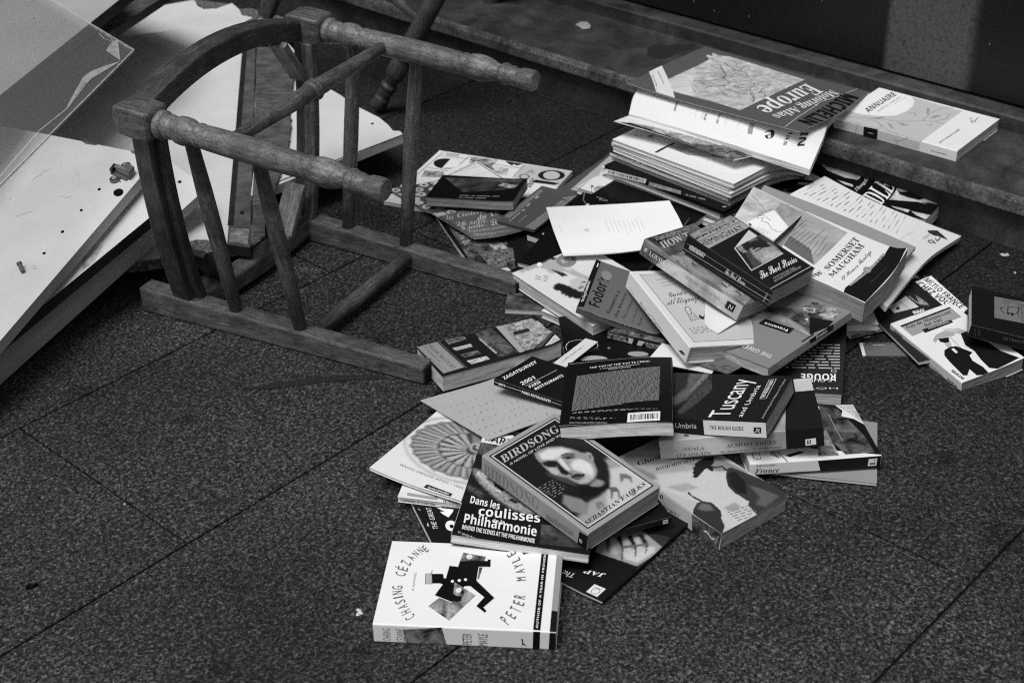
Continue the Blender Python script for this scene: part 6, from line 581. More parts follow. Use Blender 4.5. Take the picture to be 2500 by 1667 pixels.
SHEETS = [
 {'of':'atlas','part':'cover','n':'road_atlas','cat':'atlas','label':'large floppy road atlas with a map on its grey cover,draped over the step edge','base':'g15','side':'g60','under':'g60','org':[0.44764,2.61741,0.1435],'th':0.0006,'grid':[[[0.2247,2.61806,0.158],[0.31004,2.53452,0.158],[0.39292,2.45624,0.162],[0.49767,2.36662,0.165]],[[0.30482,2.74107,0.142],[0.40171,2.65545,0.143],[0.49716,2.58356,0.146],[0.5836,2.4706,0.148]],[[0.40216,2.87208,0.127],[0.50027,2.78015,0.125],[0.58058,2.70716,0.124],[0.67602,2.62347,0.124]]],'dec':[('p','T','p35_70_70',[[0.13115,0.25059],[0.1318,0.63646],[0.12005,0.8055],[0.07935,0.85016],[0.07819,0.87705],[0.10542,0.87144],[0.0783,0.9202],[0.0899,0.92773],[0.115,0.91374],[0.17048,0.9493],[0.36239,0.94409],[0.67175,0.90925],[0.66667,0.5],[0.67478,0.08539],[0.47191,0.11287],[0.24411,0.10472]]),('k','T','g15',0.00232,[[0.28499,0.34618],[0.3692,0.30153],[0.47193,0.26146],[0.55146,0.26482],[0.61066,0.25765]]),('k','T','g15',0.00232,[[0.35126,0.56307],[0.29865,0.88987],[0.344,0.82631],[0.45332,0.79468]]),('k','T','g15',0.00232,[[0.56024,0.26017],[0.52234,0.35286],[0.53066,0.49417],[0.49608,0.58138]]),('k','T','g18',0.0018,[[0.227,0.53028],[0.30171,0.56434],[0.41859,0.51263],[0.56873,0.39227]]),('k','T','g18',0.00206,[[0.51142,0.53512],[0.52632,0.61008],[0.60825,0.63644]]),('p','T','p55_72_40',[[0.13726,0.2444],[0.15757,0.58457],[0.22292,0.41121],[0.28262,0.26059],[0.37336,0.12131],[0.24411,0.10472]]),('k','T','g08',0.00309,[[0.4036,0.47235],[0.35809,0.52993],[0.32449,0.57451]]),('k','T','g25',0.00206,[[0.59607,0.6112],[0.63595,0.55047],[0.64308,0.47281],[0.64854,0.44983],[0.65649,0.38021],[0.65651,0.35442]]),('k','T','g25',0.00206,[[0.57083,0.75728],[0.55897,0.73217],[0.54945,0.67985],[0.516,0.61088],[0.5004,0.54078],[0.46843,0.53521]]),('k','T','g25',0.00206,[[0.56836,0.31394],[0.56333,0.31674],[0.54997,0.33186]]),('k','T','g08',0.00309,[[0.56729,0.40853],[0.60298,0.35984],[0.63763,0.29465]]),('k','T','g25',0.00206,[[0.26247,0.39425],[0.26784,0.42793],[0.30722,0.42568],[0.3279,0.45756]]),('k','T','g25',0.00206,[[0.287,0.43319],[0.33592,0.49101],[0.39222,0.52953]]),('k','T','g25',0.00206,[[0.40029,0.67349],[0.45449,0.63999],[0.50781,0.62128]]),('k','T','g08',0.00309,[[0.31431,0.39436],[0.36147,0.41164],[0.39724,0.42062],[0.43413,0.43431],[0.45558,0.46985],[0.47764,0.5156]]),('k','T','g25',0.00206,[[0.19886,0.70641],[0.233,0.68043],[0.27006,0.65521],[0.30829,0.65419]]),('k','T','g25',0.00206,[[0.6056,0.52629],[0.55238,0.53374],[0.53309,0.49303],[0.48754,0.45278],[0.44309,0.40952]]),('k','T','g25',0.00206,[[0.37271,0.70602],[0.35215,0.63766],[0.3289,0.60059],[0.33043,0.52066],[0.30665,0.45151]]),('k','T','g08',0.00309,[[0.26281,0.59046],[0.29546,0.58734],[0.32327,0.6044],[0.33919,0.64183]]),('k','T','g25',0.00206,[[0.34362,0.3545],[0.37737,0.37568],[0.38218,0.39841],[0.40277,0.44078]]),('k','T','g25',0.00206,[[0.38409,0.37132],[0.39683,0.4004],[0.40696,0.48221]]),('k','T','g25',0.00206,[[0.43013,0.5473],[0.44448,0.60774],[0.46609,0.6347]]),('k','T','g08',0.00309,[[0.32344,0.36134],[0.28895,0.37106],[0.23908,0.37837]]),('k','T','g25',0.00206,[[0.33263,0.76033],[0.32067,0.77723],[0.29199,0.83012],[0.26896,0.86591],[0.22597,0.86312],[0.20563,0.86164]]),('k','T','g25',0.00206,[[0.2491,0.48104],[0.25717,0.45981],[0.24003,0.45451]]),('k','T','g25',0.00206,[[0.39974,0.51404],[0.38495,0.47736],[0.35065,0.45164],[0.3348,0.41958],[0.29929,0.38388],[0.25475,0.39734]]),('k','T','g08',0.00309,[[0.61525,0.423],[0.63077,0.42535],[0.64121,0.40619],[0.65648,0.38413]]),('k','T','g25',0.00206,[[0.35691,0.79631],[0.3015,0.72488],[0.27895,0.67645],[0.23774,0.59588],[0.19848,0.53054],[0.18851,0.5055]]),('k','T','g25',0.00206,[[0.52364,0.75212],[0.59003,0.77823],[0.62542,0.82444],[0.66067,0.86183],[0.66067,0.86183]]),('k','T','g25',0.00206,[[0.38645,0.38951],[0.36683,0.36934],[0.34552,0.35691],[0.31477,0.35745],[0.28388,0.36715],[0.2748,0.34064]]),('k','T','g08',0.00309,[[0.47339,0.43527],[0.45484,0.45733],[0.44412,0.44564],[0.4402,0.45943],[0.45034,0.46054],[0.45815,0.47388]]),('k','T','g25',0.00206,[[0.23329,0.67324],[0.19793,0.70641],[0.17498,0.68578]]),('k','T','g25',0.00206,[[0.32727,0.65839],[0.32985,0.69256],[0.3418,0.73363],[0.32017,0.78774],[0.31153,0.81453],[0.30025,0.84845]]),('k','T','g25',0.00206,[[0.27452,0.61704],[0.29502,0.64986],[0.31812,0.66008]]),('k','T','g08',0.00309,[[0.52478,0.46879],[0.55719,0.40386],[0.60793,0.32897],[0.64118,0.28996],[0.65682,0.24578]]),('k','T','g25',0.00206,[[0.40665,0.78441],[0.36256,0.73151],[0.33611,0.66549]]),('k','T','g25',0.00206,[[0.37851,0.55454],[0.42185,0.58645],[0.47318,0.59762]]),('k','T','g25',0.00206,[[0.43232,0.30407],[0.45739,0.29857],[0.47538,0.25957],[0.49005,0.24894],[0.53218,0.24061],[0.549,0.2378]]),('k','T','g08',0.00309,[[0.40802,0.68647],[0.36009,0.74686],[0.30004,0.74379],[0.26545,0.7713],[0.20225,0.81154]]),('k','T','g25',0.00206,[[0.34605,0.35494],[0.34957,0.27773],[0.33219,0.27428],[0.30909,0.27593],[0.3065,0.27608],[0.29512,0.27671]]),('k','T','g25',0.00206,[[0.59514,0.43016],[0.62979,0.45039],[0.65661,0.48096],[0.657,0.55399]]),('k','T','g25',0.00206,[[0.55343,0.59756],[0.56631,0.57987],[0.58149,0.61035],[0.58698,0.57746],[0.58604,0.54953],[0.59833,0.53693]]),('k','T','g08',0.00309,[[0.56935,0.34626],[0.5171,0.34088],[0.4526,0.36142]]),('k','T','g25',0.00206,[[0.38929,0.42185],[0.43641,0.36286],[0.48934,0.31421],[0.51391,0.26358]]),('k','T','g25',0.00206,[[0.55421,0.62442],[0.52152,0.63421],[0.50447,0.62485]]),('k','T','g25',0.00206,[[0.32905,0.37019],[0.35237,0.34797],[0.35781,0.36014],[0.34433,0.3798]]),('k','T','g08',0.00309,[[0.33733,0.52946],[0.3261,0.54739],[0.31424,0.60934],[0.29899,0.63442],[0.26477,0.6736],[0.21789,0.74161]]),('k','T','g25',0.00206,[[0.34231,0.80202],[0.30953,0.7926],[0.27499,0.80595],[0.25668,0.85569],[0.24469,0.8644]]),('k','T','g25',0.00206,[[0.30976,0.30615],[0.29993,0.27646],[0.28114,0.27734]]),('k','T','g25',0.00206,[[0.40368,0.64723],[0.43635,0.72261],[0.45265,0.81096]]),('k','T','g08',0.00309,[[0.58417,0.33989],[0.59302,0.35818],[0.607,0.4034],[0.60403,0.44548],[0.5835,0.47152],[0.5884,0.51265]]),('k','T','g25',0.00206,[[0.22328,0.69279],[0.23953,0.69822],[0.27353,0.70602],[0.30825,0.6772],[0.34589,0.62793],[0.38006,0.61293]]),('p','T','g72',[[-0.02537,0.30227],[-0.0152,0.47586],[0.31175,-0.01204],[0.19108,-0.03032]]),('k','T','g30',0.00309,[[-0.01632,0.34053],[0.19687,-0.00943]]),('l','T','g30',1,0.9,[0.02877,0.34799],[0.21889,-0.33269],[0.00596,0.02223]),('l','T','g30',1,0.9,[0.04163,0.24767],[0.1528,-0.23342],[0.00404,0.01991]),('t','T','Europe','S','g75',[0.70899,0.82209],[-0.00209,-0.64852],[0.12144,-0.04925]),('t','T','Motoring Atlas','S','g72',[0.84073,0.84586],[-0.02666,-0.71315],[0.0589,-0.02111]),('k','T','g60',0.0036,[[0.93791,1.01638],[0.87702,0.58012],[0.90197,0.23735],[0.93266,-0.05819]]),('t','T','MICHELIN','B','g03',[0.9054,0.85858],[0.01796,-0.68525],[0.08501,0.00101])]},
 {'of':'atlas','part':'page_block','n':'road_atlas','base':'g72','side':'page3','org':[0.44764,2.61741,0.1435],'th':0.011,'grid':[[[0.22333,2.54691,0.128],[0.30558,2.48317,0.126],[0.40586,2.40325,0.122],[0.51115,2.31963,0.116]],[[0.24481,2.62005,0.143],[0.32611,2.54031,0.147],[0.41933,2.457,0.15],[0.54424,2.38662,0.142]],[[0.31289,2.73923,0.134],[0.4065,2.6595,0.136],[0.50072,2.59022,0.138],[0.58214,2.49376,0.132]],[[0.40392,2.8842,0.121],[0.50202,2.78943,0.12],[0.58263,2.71623,0.119],[0.67883,2.6337,0.118]]],'dec':[('p','T','g30',[[0.27324,0.33343],[0.28652,0.33722],[0.29933,0.20753],[0.28745,0.20598]]),('p','T','g32',[[0.69641,0.31375],[0.71975,0.31635],[0.71986,0.18877],[0.69822,0.18287]]),('k','T','g45',0.00161,[[0.41427,0.3251],[0.41979,0.19966]]),('k','T','g45',0.00161,[[0.45122,0.31947],[0.45334,0.20113]]),('k','T','g45',0.00161,[[0.45716,0.32037],[0.46076,0.19919]]),('k','T','g45',0.00161,[[0.58312,0.32634],[0.58627,0.19656]]),('k','T','g45',0.00161,[[0.65066,0.31642],[0.64755,0.19275]]),('t','T','1:1 000 000','n','g10',[0.47822,0.32229],[0.00234,-0.12355],[-0.01218,-0.00059]),('t','T','300 000','n','g10',[0.54726,0.33092],[0.00253,-0.12605],[-0.01159,-0.0004]),('l','T','g35',2,0.6,[0.10613,0.3395],[0.14015,-0.00753],[0.00746,-0.02653]),('t','T','e','S','g06',[0.80752,0.3057],[-0.03771,-0.04433],[0.00973,-0.09749]),('t','T','las','n','g08',[0.86281,0.30984],[-0.00576,-0.15078],[0.01959,-0.0028]),('t','T','IN','B','g04',[0.90792,0.34534],[0.00597,-0.16],[0.02683,0.02107])]},
 {'of':'atlas','part':'page','n':'road_atlas','base':'g66','side':'g60','org':[0.44764,2.61741,0.1435],'th':0.0005,'grid':[[[0.19463,2.52895,0.122],[0.26845,2.48104,0.117],[0.33637,2.42541,0.113],[0.38928,2.37138,0.112]],[[0.22962,2.55335,0.124],[0.30619,2.48761,0.122],[0.39137,2.42821,0.118],[0.44142,2.39464,0.112]]],'dec':[('p','T','g03',[[0.00356,0.00358],[0.03519,0.06511],[0.50344,-0.03669],[1.0,0.0],[0.98213,0.10183],[0.4816,0.11133],[0.10044,0.27881]]),('p','T','p12_55_50',[[0.0707,0.26457],[0.31558,0.61813],[0.51287,0.69518],[0.89224,0.6129],[0.94951,0.07164],[0.47898,0.08409]]),('p','T','p05_20_60',[[0.57054,0.03579],[0.70634,0.85054],[1.0103,0.89075],[0.98674,0.04862]])]},
 {'n':'magazine','cat':'magazine','label':'soft white directory with columns of small print and a curled lower edge','base':'g72','side':'page3','org':[0.57951,2.1907,0.06092],'th':0.009,'grid':[[[0.42035,2.24545,0.08],[0.48328,2.10415,0.074],[0.54064,2.01837,0.064],[0.56924,1.9682,0.052]],[[0.4792,2.29675,0.084],[0.55792,2.18515,0.073],[0.62468,2.14986,0.058],[0.6721,2.13637,0.036]],[[0.5503,2.37475,0.076],[0.61403,2.29991,0.066],[0.6806,2.25934,0.05],[0.76172,2.25015,0.018]]],'dec':[('l','T','g30',1,0.55,[-0.00255,0.55748],[0.00747,0.38962],[0.00384,-0.01015]),('l','T','g04',1,0.95,[-0.0043,0.58888],[0.00173,0.10573],[0.00779,-0.0203]),('l','T','g04',1,0.95,[-0.00122,0.77882],[0.00184,0.10587],[0.00883,-0.02062]),('l','T','g30',1,0.55,[0.01932,0.56695],[0.0092,0.38747],[0.00369,-0.00999]),('l','T','g04',1,0.95,[0.01924,0.68199],[0.00263,0.12574],[0.00782,-0.02011]),('l','T','g30',1,0.55,[0.04086,0.57661],[0.01125,0.3853],[0.00352,-0.00984]),('l','T','g04',1,0.95,[0.03891,0.58643],[0.00148,0.07093],[0.00706,-0.01969]),('l','T','g04',1,0.95,[0.04473,0.82415],[0.00385,0.1182],[0.0081,-0.02031]),('l','T','g30',1,0.55,[0.0622,0.58636],[0.01357,0.3831],[0.00337,-0.00972]),('l','T','g04',1,0.95,[0.0608,0.61678],[0.00275,0.10341],[0.00681,-0.01949]),('l','T','g04',1,0.95,[0.0663,0.80315],[0.00408,0.1046],[0.00752,-0.02003]),('l','T','g30',1,0.55,[0.08344,0.59613],[0.01613,0.38088],[0.00324,-0.00962]),('l','T','g04',1,0.95,[0.08471,0.70841],[0.005,0.12382],[0.00672,-0.01953]),('l','T','g30',1,0.55,[0.1047,0.60584],[0.01887,0.37863],[0.00311,-0.00953]),('l','T','g04',1,0.95,[0.10302,0.61537],[0.00226,0.06926],[0.00623,-0.01908]),('l','T','g04',1,0.95,[0.11298,0.84871],[0.00681,0.11649],[0.0069,-0.01993]),('l','T','g30',1,0.55,[0.12607,0.61539],[0.02173,0.37638],[0.00299,-0.00947]),('l','T','g04',1,0.95,[0.12517,0.64505],[0.00446,0.10134],[0.00599,-0.01902]),('l','T','g04',1,0.95,[0.13429,0.82805],[0.0068,0.10304],[0.00642,-0.01972]),('l','T','g30',1,0.55,[0.14765,0.62473],[0.02466,0.37412],[0.00287,-0.00942]),('l','T','g04',1,0.95,[0.15091,0.73466],[0.00802,0.12184],[0.00581,-0.01925]),('l','T','g30',1,0.55,[0.16954,0.63378],[0.0276,0.37185],[0.00277,-0.00938]),('l','T','g04',1,0.95,[0.16812,0.64313],[0.00347,0.06781],[0.00553,-0.01879]),('l','T','g04',1,0.95,[0.18335,0.8723],[0.00977,0.11449],[0.00588,-0.01975]),('l','T','g30',1,0.55,[0.19183,0.64244],[0.03048,0.36961],[0.00267,-0.00936]),('l','T','g04',1,0.95,[0.19153,0.67151],[0.00665,0.09945],[0.0053,-0.01884]),('l','T','g04',1,0.95,[0.20499,0.85129],[0.00948,0.10131],[0.00547,-0.01961]),('l','T','g30',1,0.55,[0.21462,0.65063],[0.03322,0.36741],[0.00257,-0.00936]),('l','T','g04',1,0.95,[0.22029,0.75852],[0.0112,0.11983],[0.00504,-0.01919]),('l','T','g30',1,0.55,[0.23803,0.65823],[0.03573,0.36528],[0.00249,-0.00937]),('l','T','g04',1,0.95,[0.23686,0.66749],[0.0049,0.06651],[0.00497,-0.01875]),('l','T','g04',1,0.95,[0.25756,0.89268],[0.01198,0.11244],[0.00506,-0.01977]),('l','T','g30',1,0.55,[0.26218,0.66511],[0.03788,0.3633],[0.00242,-0.00939]),('l','T','g04',1,0.95,[0.26251,0.69373],[0.00895,0.09771],[0.00476,-0.0189]),('l','T','g04',1,0.95,[0.2802,0.87049],[0.01139,0.09964],[0.00474,-0.01972]),('l','T','g30',1,0.55,[0.28724,0.6711],[0.03952,0.36155],[0.00237,-0.00943]),('l','T','g04',1,0.95,[0.29522,0.77723],[0.01376,0.11801],[0.00448,-0.01939]),('l','T','g30',1,0.55,[0.31339,0.67597],[0.04052,0.36023],[0.00235,-0.0095]),('l','T','g04',1,0.95,[0.31237,0.68523],[0.0062,0.06537],[0.00467,-0.01903]),('l','T','g04',1,0.95,[0.3372,0.90709],[0.01259,0.11102],[0.00459,-0.02008]),('l','T','g30',1,0.55,[0.3409,0.67942],[0.04069,0.35979],[0.00235,-0.00962]),('l','T','g04',1,0.95,[0.34163,0.70777],[0.01052,0.09634],[0.00458,-0.01938]),('l','T','g04',1,0.95,[0.36184,0.88238],[0.01163,0.09893],[0.00441,-0.0202]),('l','T','g30',1,0.55,[0.36977,0.68099],[0.03992,0.36073],[0.00236,-0.00977]),('l','T','g04',1,0.95,[0.37878,0.78625],[0.01432,0.11775],[0.0043,-0.02009]),('l','T','g30',1,0.55,[0.39992,0.68064],[0.03818,0.36313],[0.00239,-0.00993]),('l','T','g04',1,0.95,[0.39889,0.69012],[0.00637,0.06515],[0.00474,-0.01989]),('l','T','g04',1,0.95,[0.42347,0.913],[0.01099,0.11246],[0.00444,-0.02084]),('l','T','g30',1,0.55,[0.43134,0.67851],[0.03536,0.3669],[0.00243,-0.0101]),('l','T','g04',1,0.95,[0.43188,0.70726],[0.00981,0.09763],[0.00469,-0.02037]),('l','T','g04',1,0.95,[0.45046,0.88497],[0.0097,0.10132],[0.00433,-0.02115]),('l','T','g30',1,0.55,[0.464,0.67479],[0.03138,0.37188],[0.0025,-0.01027]),('l','T','g04',1,0.95,[0.47126,0.78273],[0.0118,0.12195],[0.0044,-0.02121]),('l','T','g30',1,0.55,[0.49787,0.66979],[0.02614,0.37782],[0.0026,-0.01041]),('l','T','g04',1,0.95,[0.49663,0.67965],[0.00454,0.06736],[0.00515,-0.02087]),('l','T','g04',1,0.95,[0.51448,0.91198],[0.00685,0.11669],[0.00452,-0.0219]),('l','T','g30',1,0.55,[0.53288,0.66396],[0.01962,0.38431],[0.00272,-0.01051]),('l','T','g04',1,0.95,[0.53233,0.69382],[0.00586,0.10246],[0.00521,-0.02129]),('l','T','g04',1,0.95,[0.54359,0.88088],[0.00524,0.10612],[0.00456,-0.02229]),('l','T','g30',1,0.55,[0.56888,0.65793],[0.01184,0.39077],[0.00285,-0.01054]),('l','T','g04',1,0.95,[0.57053,0.77126],[0.00538,0.12933],[0.00493,-0.02225]),('l','T','g30',1,0.55,[0.60566,0.65251],[0.00293,0.39647],[0.003,-0.01047]),('l','T','g04',1,0.95,[0.60394,0.66257],[0.00014,0.07055],[0.00595,-0.02103]),('l','T','g04',1,0.95,[0.60702,0.90786],[0.00023,0.12149],[0.00493,-0.02274]),('l','T','g45',1,0.6,[0.659,0.61241],[0.0941,0.30604],[0.00732,-0.00834]),('p','T','g08',[[0.79683,0.88],[0.85139,0.93886],[0.96371,0.86522],[0.88775,0.8678],[0.86158,0.85057],[0.81681,0.85791]]),('k','T','g12',0.00705,[[0.90917,0.85725],[0.91764,0.78635],[0.88756,0.81105]]),('k','T','g12',0.00705,[[0.92109,0.74508],[0.87999,0.76981],[0.85792,0.73722],[0.8878,0.71695],[0.91718,0.75221]]),('t','T','SOCIETY','n','g35',[0.82095,0.72317],[0.01985,0.09434],[-0.01593,0.02645])]},
 {'n':'booklet','cat':'booklet','label':'plain mid grey booklet between the white directory and the curled novel','base':'g34','side':'g30','org':[0.49049,2.12355,0.08033],'th':0.006,'grid':[[[0.33873,2.13177,0.092],[0.44104,2.00862,0.082],[0.5241,1.94274,0.07]],[[0.43557,2.31437,0.092],[0.55298,2.21454,0.08],[0.65049,2.12923,0.066]]],'dec':[]},
 {'n':'leaflet','cat':'leaflet','label':'pale folded map leaflet behind the dark novel with the lakeside picture','base':'p45_66_14','side':'g60','org':[0.41665,2.18645,0.101],'th':0.0008,'grid':[[[0.35763,2.16565,0.1],[0.41485,2.09815,0.1]],[[0.41153,2.28537,0.104],[0.48259,2.19664,0.1]]],'dec':[('p','T','p30_70_25',[[-0.02713,0.32366],[0.01,0.97685],[0.68506,0.95882],[0.57445,0.70691],[0.42387,0.35126]]),('k','T','g10',0.00791,[[-0.01773,0.82336],[0.22702,0.71573],[0.47636,0.57326]]),('p','T','g78',[[0.28451,0.14834],[0.55931,0.69587],[0.98575,0.47188],[0.98262,0.02297]]),('k','T','g15',0.00989,[[0.4378,0.48449],[0.38467,0.41927],[0.41543,0.34603],[0.50019,0.41529],[0.50786,0.32596],[0.62728,0.3549],[0.77988,0.2597],[0.92141,0.25388],[0.96765,0.28567]]),('k','T','g15',0.00989,[[0.40964,0.43513],[0.51263,0.47083],[0.64702,0.43261]]),('t','T','I','S','g08',[0.39323,0.08929],[0.01,0.08122],[-0.06375,0.02454]),('k','T','g25',0.0089,[[0.60688,0.8963],[0.69269,0.98208],[0.74463,0.90511],[0.67959,0.81939],[0.60688,0.8963]]),('l','T','g35',4,0.5,[0.51998,0.19297],[0.3222,-0.02494],[0.02319,-0.11051]),('p','T','p25_45_20',[[0.57556,0.72405],[0.57486,0.93761],[0.98093,0.96492],[0.99301,0.47734]])]},
 {'n':'paperback_book','cat':'book','label':'curled paperback with a white title panel and black lower band','base':'g70','side':'page2','under':'g03','org':[0.51248,2.03639,0.10108],'th':0.034,'grid':[[[0.40246,2.03436,0.1],[0.45483,1.97863,0.1],[0.49049,1.94315,0.097],[0.51956,1.91202,0.094]],[[0.44235,2.10995,0.104],[0.49768,2.04667,0.103],[0.54191,1.99658,0.101],[0.57304,1.98241,0.098]],[[0.48325,2.19453,0.102],[0.53964,2.12553,0.102],[0.59085,2.06367,0.104],[0.61369,2.04913,0.108]]],'dec':[('p','T','p28_50_8',[[-0.0747,0.3094],[-0.00231,0.98607],[0.33349,0.94454],[0.27178,0.20788]]),('p','T','g18',[[-0.00128,0.49859],[0.17748,0.4301],[0.27178,0.20788],[-0.0747,0.3094],[-0.0505,0.46557]]),('l','T','g08',1,0.8,[-0.04942,0.44624],[0.06525,0.48311],[0.01013,-0.01571]),('l','T','g08',1,0.8,[-0.01782,0.44643],[0.0643,0.48395],[0.01012,-0.01574]),('l','T','g06',1,0.85,[-0.06348,0.42111],[0.07615,0.50449],[0.00734,-0.00846]),('l','T','g06',1,0.85,[-0.03153,0.41436],[0.07405,0.50903],[0.00734,-0.00847]),('l','T','g06',1,0.85,[0.00033,0.4076],[0.07173,0.51367],[0.00736,-0.00848]),('l','T','g06',1,0.85,[0.03198,0.4008],[0.06938,0.5184],[0.00724,-0.00851]),('l','T','g06',1,0.85,[0.06309,0.3939],[0.06741,0.52324],[0.00716,-0.00854]),('l','T','g06',1,0.85,[0.09384,0.38693],[0.06574,0.52812],[0.00712,-0.00856]),('l','T','g06',1,0.85,[0.1244,0.37992],[0.06426,0.533],[0.00711,-0.00858]),('l','T','g06',1,0.85,[0.15494,0.37288],[0.00741,0.47056],[0.00715,-0.00859]),('l','T','g06',1,0.85,[0.18562,0.36586],[0.00578,0.4755],[0.00723,-0.0086]),('l','T','g06',1,0.85,[0.21665,0.35888],[0.00394,0.48033],[0.00737,-0.00859]),('l','T','g06',1,0.85,[0.24822,0.35199],[0.00176,0.485],[0.00757,-0.00858]),('t','T','SOMERSET','S','g10',[0.39403,0.22486],[0.04517,0.68925],[-0.05041,0.00366]),('t','T','MAUGHAM','S','g10',[0.47012,0.14054],[0.02356,0.70513],[-0.04916,0.01012]),('t','T','W.','S','g10',[0.36364,0.04653],[0.02155,0.11399],[-0.04501,0.01788]),('t','T','Of Human Bondage','C','g10',[0.56873,0.17499],[0.00056,0.61986],[-0.04248,0.03258]),('p','T','g03',[[0.69852,0.0029],[0.66684,0.07483],[0.64684,0.47262],[0.67675,0.84742],[0.65971,1.00244],[0.97412,1.03724],[1.03932,0.73338],[0.98448,0.39773],[1.00902,0.01143]]),('p','T','g35',[[0.66202,0.13408],[0.65466,0.84459],[0.68655,0.8527],[0.68883,0.13685]]),('e','T','g30',[0.66003,0.49497],[0.03012,0.02806],[0.03206,-0.0478]),('k','T','g75',0.00547,[[0.64806,0.50189],[0.66715,0.48866],[0.67759,0.49154]]),('t','T','INTRODUCTION','n','g15',[0.83672,0.31113],[0.0068,0.31398],[-0.01259,0.00571])]},
 {'n':'paperback_book','cat':'book','label':'black paperback with huge marbled letters pushed under the step edge','base':'g02','side':'page','org':[0.63889,2.39212,0.03783],'th':0.024,'grid':[[[0.48756,2.39989,0.036],[0.5602,2.35729,0.038],[0.642,2.31624,0.037],[0.70926,2.2875,0.03]],[[0.53187,2.45283,0.038],[0.6035,2.41016,0.04],[0.67776,2.35599,0.04],[0.74036,2.3279,0.034]],[[0.58131,2.5267,0.04],[0.65339,2.47116,0.042],[0.71141,2.42226,0.042],[0.76812,2.37754,0.037]]],'dec':[('p','T','p30_62_40',[[0.00935,0.99418],[0.07233,1.06422],[0.32329,1.00581],[0.33181,0.92915],[0.20877,0.92617],[0.03747,0.94913]]),('p','T','p30_62_40',[[0.01406,0.8504],[0.07244,0.85471],[0.32587,0.77523],[0.34676,0.73362],[0.34369,0.66881],[0.25684,0.65301],[0.09965,0.73832]]),('p','T','p30_62_40',[[0.00047,0.62917],[0.12594,0.52587],[0.12378,0.42887],[0.0129,0.43054]]),('p','T','p30_62_40',[[0.0058,0.32226],[0.08023,0.36319],[0.07149,0.28598],[0.02919,0.26958]]),('p','T','p30_62_40',[[0.22294,0.5647],[0.34706,0.52991],[0.37003,0.47208],[0.30615,0.49063]]),('t','T','Thought by','I','g75',[0.41583,0.37139],[-0.01404,0.47788],[-0.02803,0.05325]),('t','T','DLER','S','g75',[0.62067,0.15681],[-0.02676,0.77396],[-0.15655,0.14971]),('p','T','p35_65_40',[[0.62492,0.37639],[0.61704,0.75949],[0.62583,0.97482],[0.74914,0.93862],[0.95051,0.99792],[0.99935,0.97421],[1.0207,0.70073],[0.99261,0.4926],[0.81721,0.50949]]),('p','T','g03',[[0.62379,0.6969],[0.65454,0.65602],[0.7201,0.71537],[0.75048,0.8687],[0.8159,0.98039],[0.89392,1.00983],[0.99066,0.91054],[1.01143,0.79598],[0.95258,0.79883],[0.88499,0.69932],[0.81673,0.5594],[0.72851,0.56087],[0.65846,0.5867]]),('p','T','g03',[[0.61331,0.85165],[0.63582,0.97001],[0.75701,0.94667],[0.68295,0.90237]]),('p','T','g03',[[0.85102,0.52246],[0.91673,0.56386],[0.9968,0.56956],[0.99548,0.4769],[0.92017,0.49658]]),('p','T','p35_65_40',[[0.84202,0.17485],[1.00191,0.19132],[1.00858,0.11941],[0.99499,0.02527],[0.90718,0.08294]]),('p','T','p35_65_40',[[0.68097,0.19485],[0.82701,0.2005],[0.83439,0.10078],[0.72532,0.14013]])]},
 {'n':'printed_card','cat':'card','label':'large nearly blank white card with faint columns of tiny print','base':'g80','side':'g70','org':[0.18195,2.2339,0.06317],'th':0.0016,'grid':[[[0.08697,2.15546,0.054],[0.16541,2.15231,0.058],[0.23123,2.15326,0.064],[0.29022,2.15459,0.07]],[[0.07418,2.2414,0.056],[0.15051,2.23661,0.06],[0.22279,2.23006,0.066],[0.2846,2.22708,0.072]],[[0.06475,2.32183,0.058],[0.13441,2.32023,0.06],[0.20511,2.31179,0.066],[0.27328,2.30221,0.074]]],'dec':[('t','T','N','S','g08',[0.22233,0.45458],[0.01987,-0.00264],[0.00497,0.0296]),('k','T','g40',0.00236,[[0.21193,0.46886],[0.22945,0.49695],[0.24799,0.49448],[0.25472,0.46318],[0.23715,0.43118],[0.21882,0.43361],[0.21193,0.46886]]),('l','T','g45',1,0.9,[0.05766,0.64347],[-0.0039,-0.3232],[-0.00488,-0.00165]),('l','T','g45',1,0.85,[0.40607,0.63579],[-0.01448,-0.32394],[-0.00621,-0.0037]),('l','T','g45',1,0.85,[0.43833,0.63686],[-0.01476,-0.32564],[-0.00622,-0.0037]),('l','T','g45',1,0.85,[0.47062,0.63786],[-0.01487,-0.32752],[-0.00625,-0.00369]),('l','T','g45',1,0.85,[0.50303,0.63874],[-0.01483,-0.32955],[-0.00629,-0.00367]),('l','T','g45',1,0.85,[0.53564,0.63947],[-0.01467,-0.33168],[-0.00635,-0.00365]),('l','T','g45',1,0.85,[0.56854,0.63998],[-0.01441,-0.33387],[-0.00642,-0.00361]),('l','T','g45',1,0.85,[0.60181,0.64023],[-0.01407,-0.33605],[-0.00651,-0.00356]),('l','T','g45',1,0.85,[0.63557,0.64016],[-0.0137,-0.33818],[-0.00662,-0.00351]),('l','T','g45',1,0.85,[0.66994,0.63969],[-0.01334,-0.34016],[-0.00675,-0.00343]),('l','T','g50',1,0.9,[0.00709,0.02474],[0.53411,-0.02726],[-0.0011,-0.00777])]},
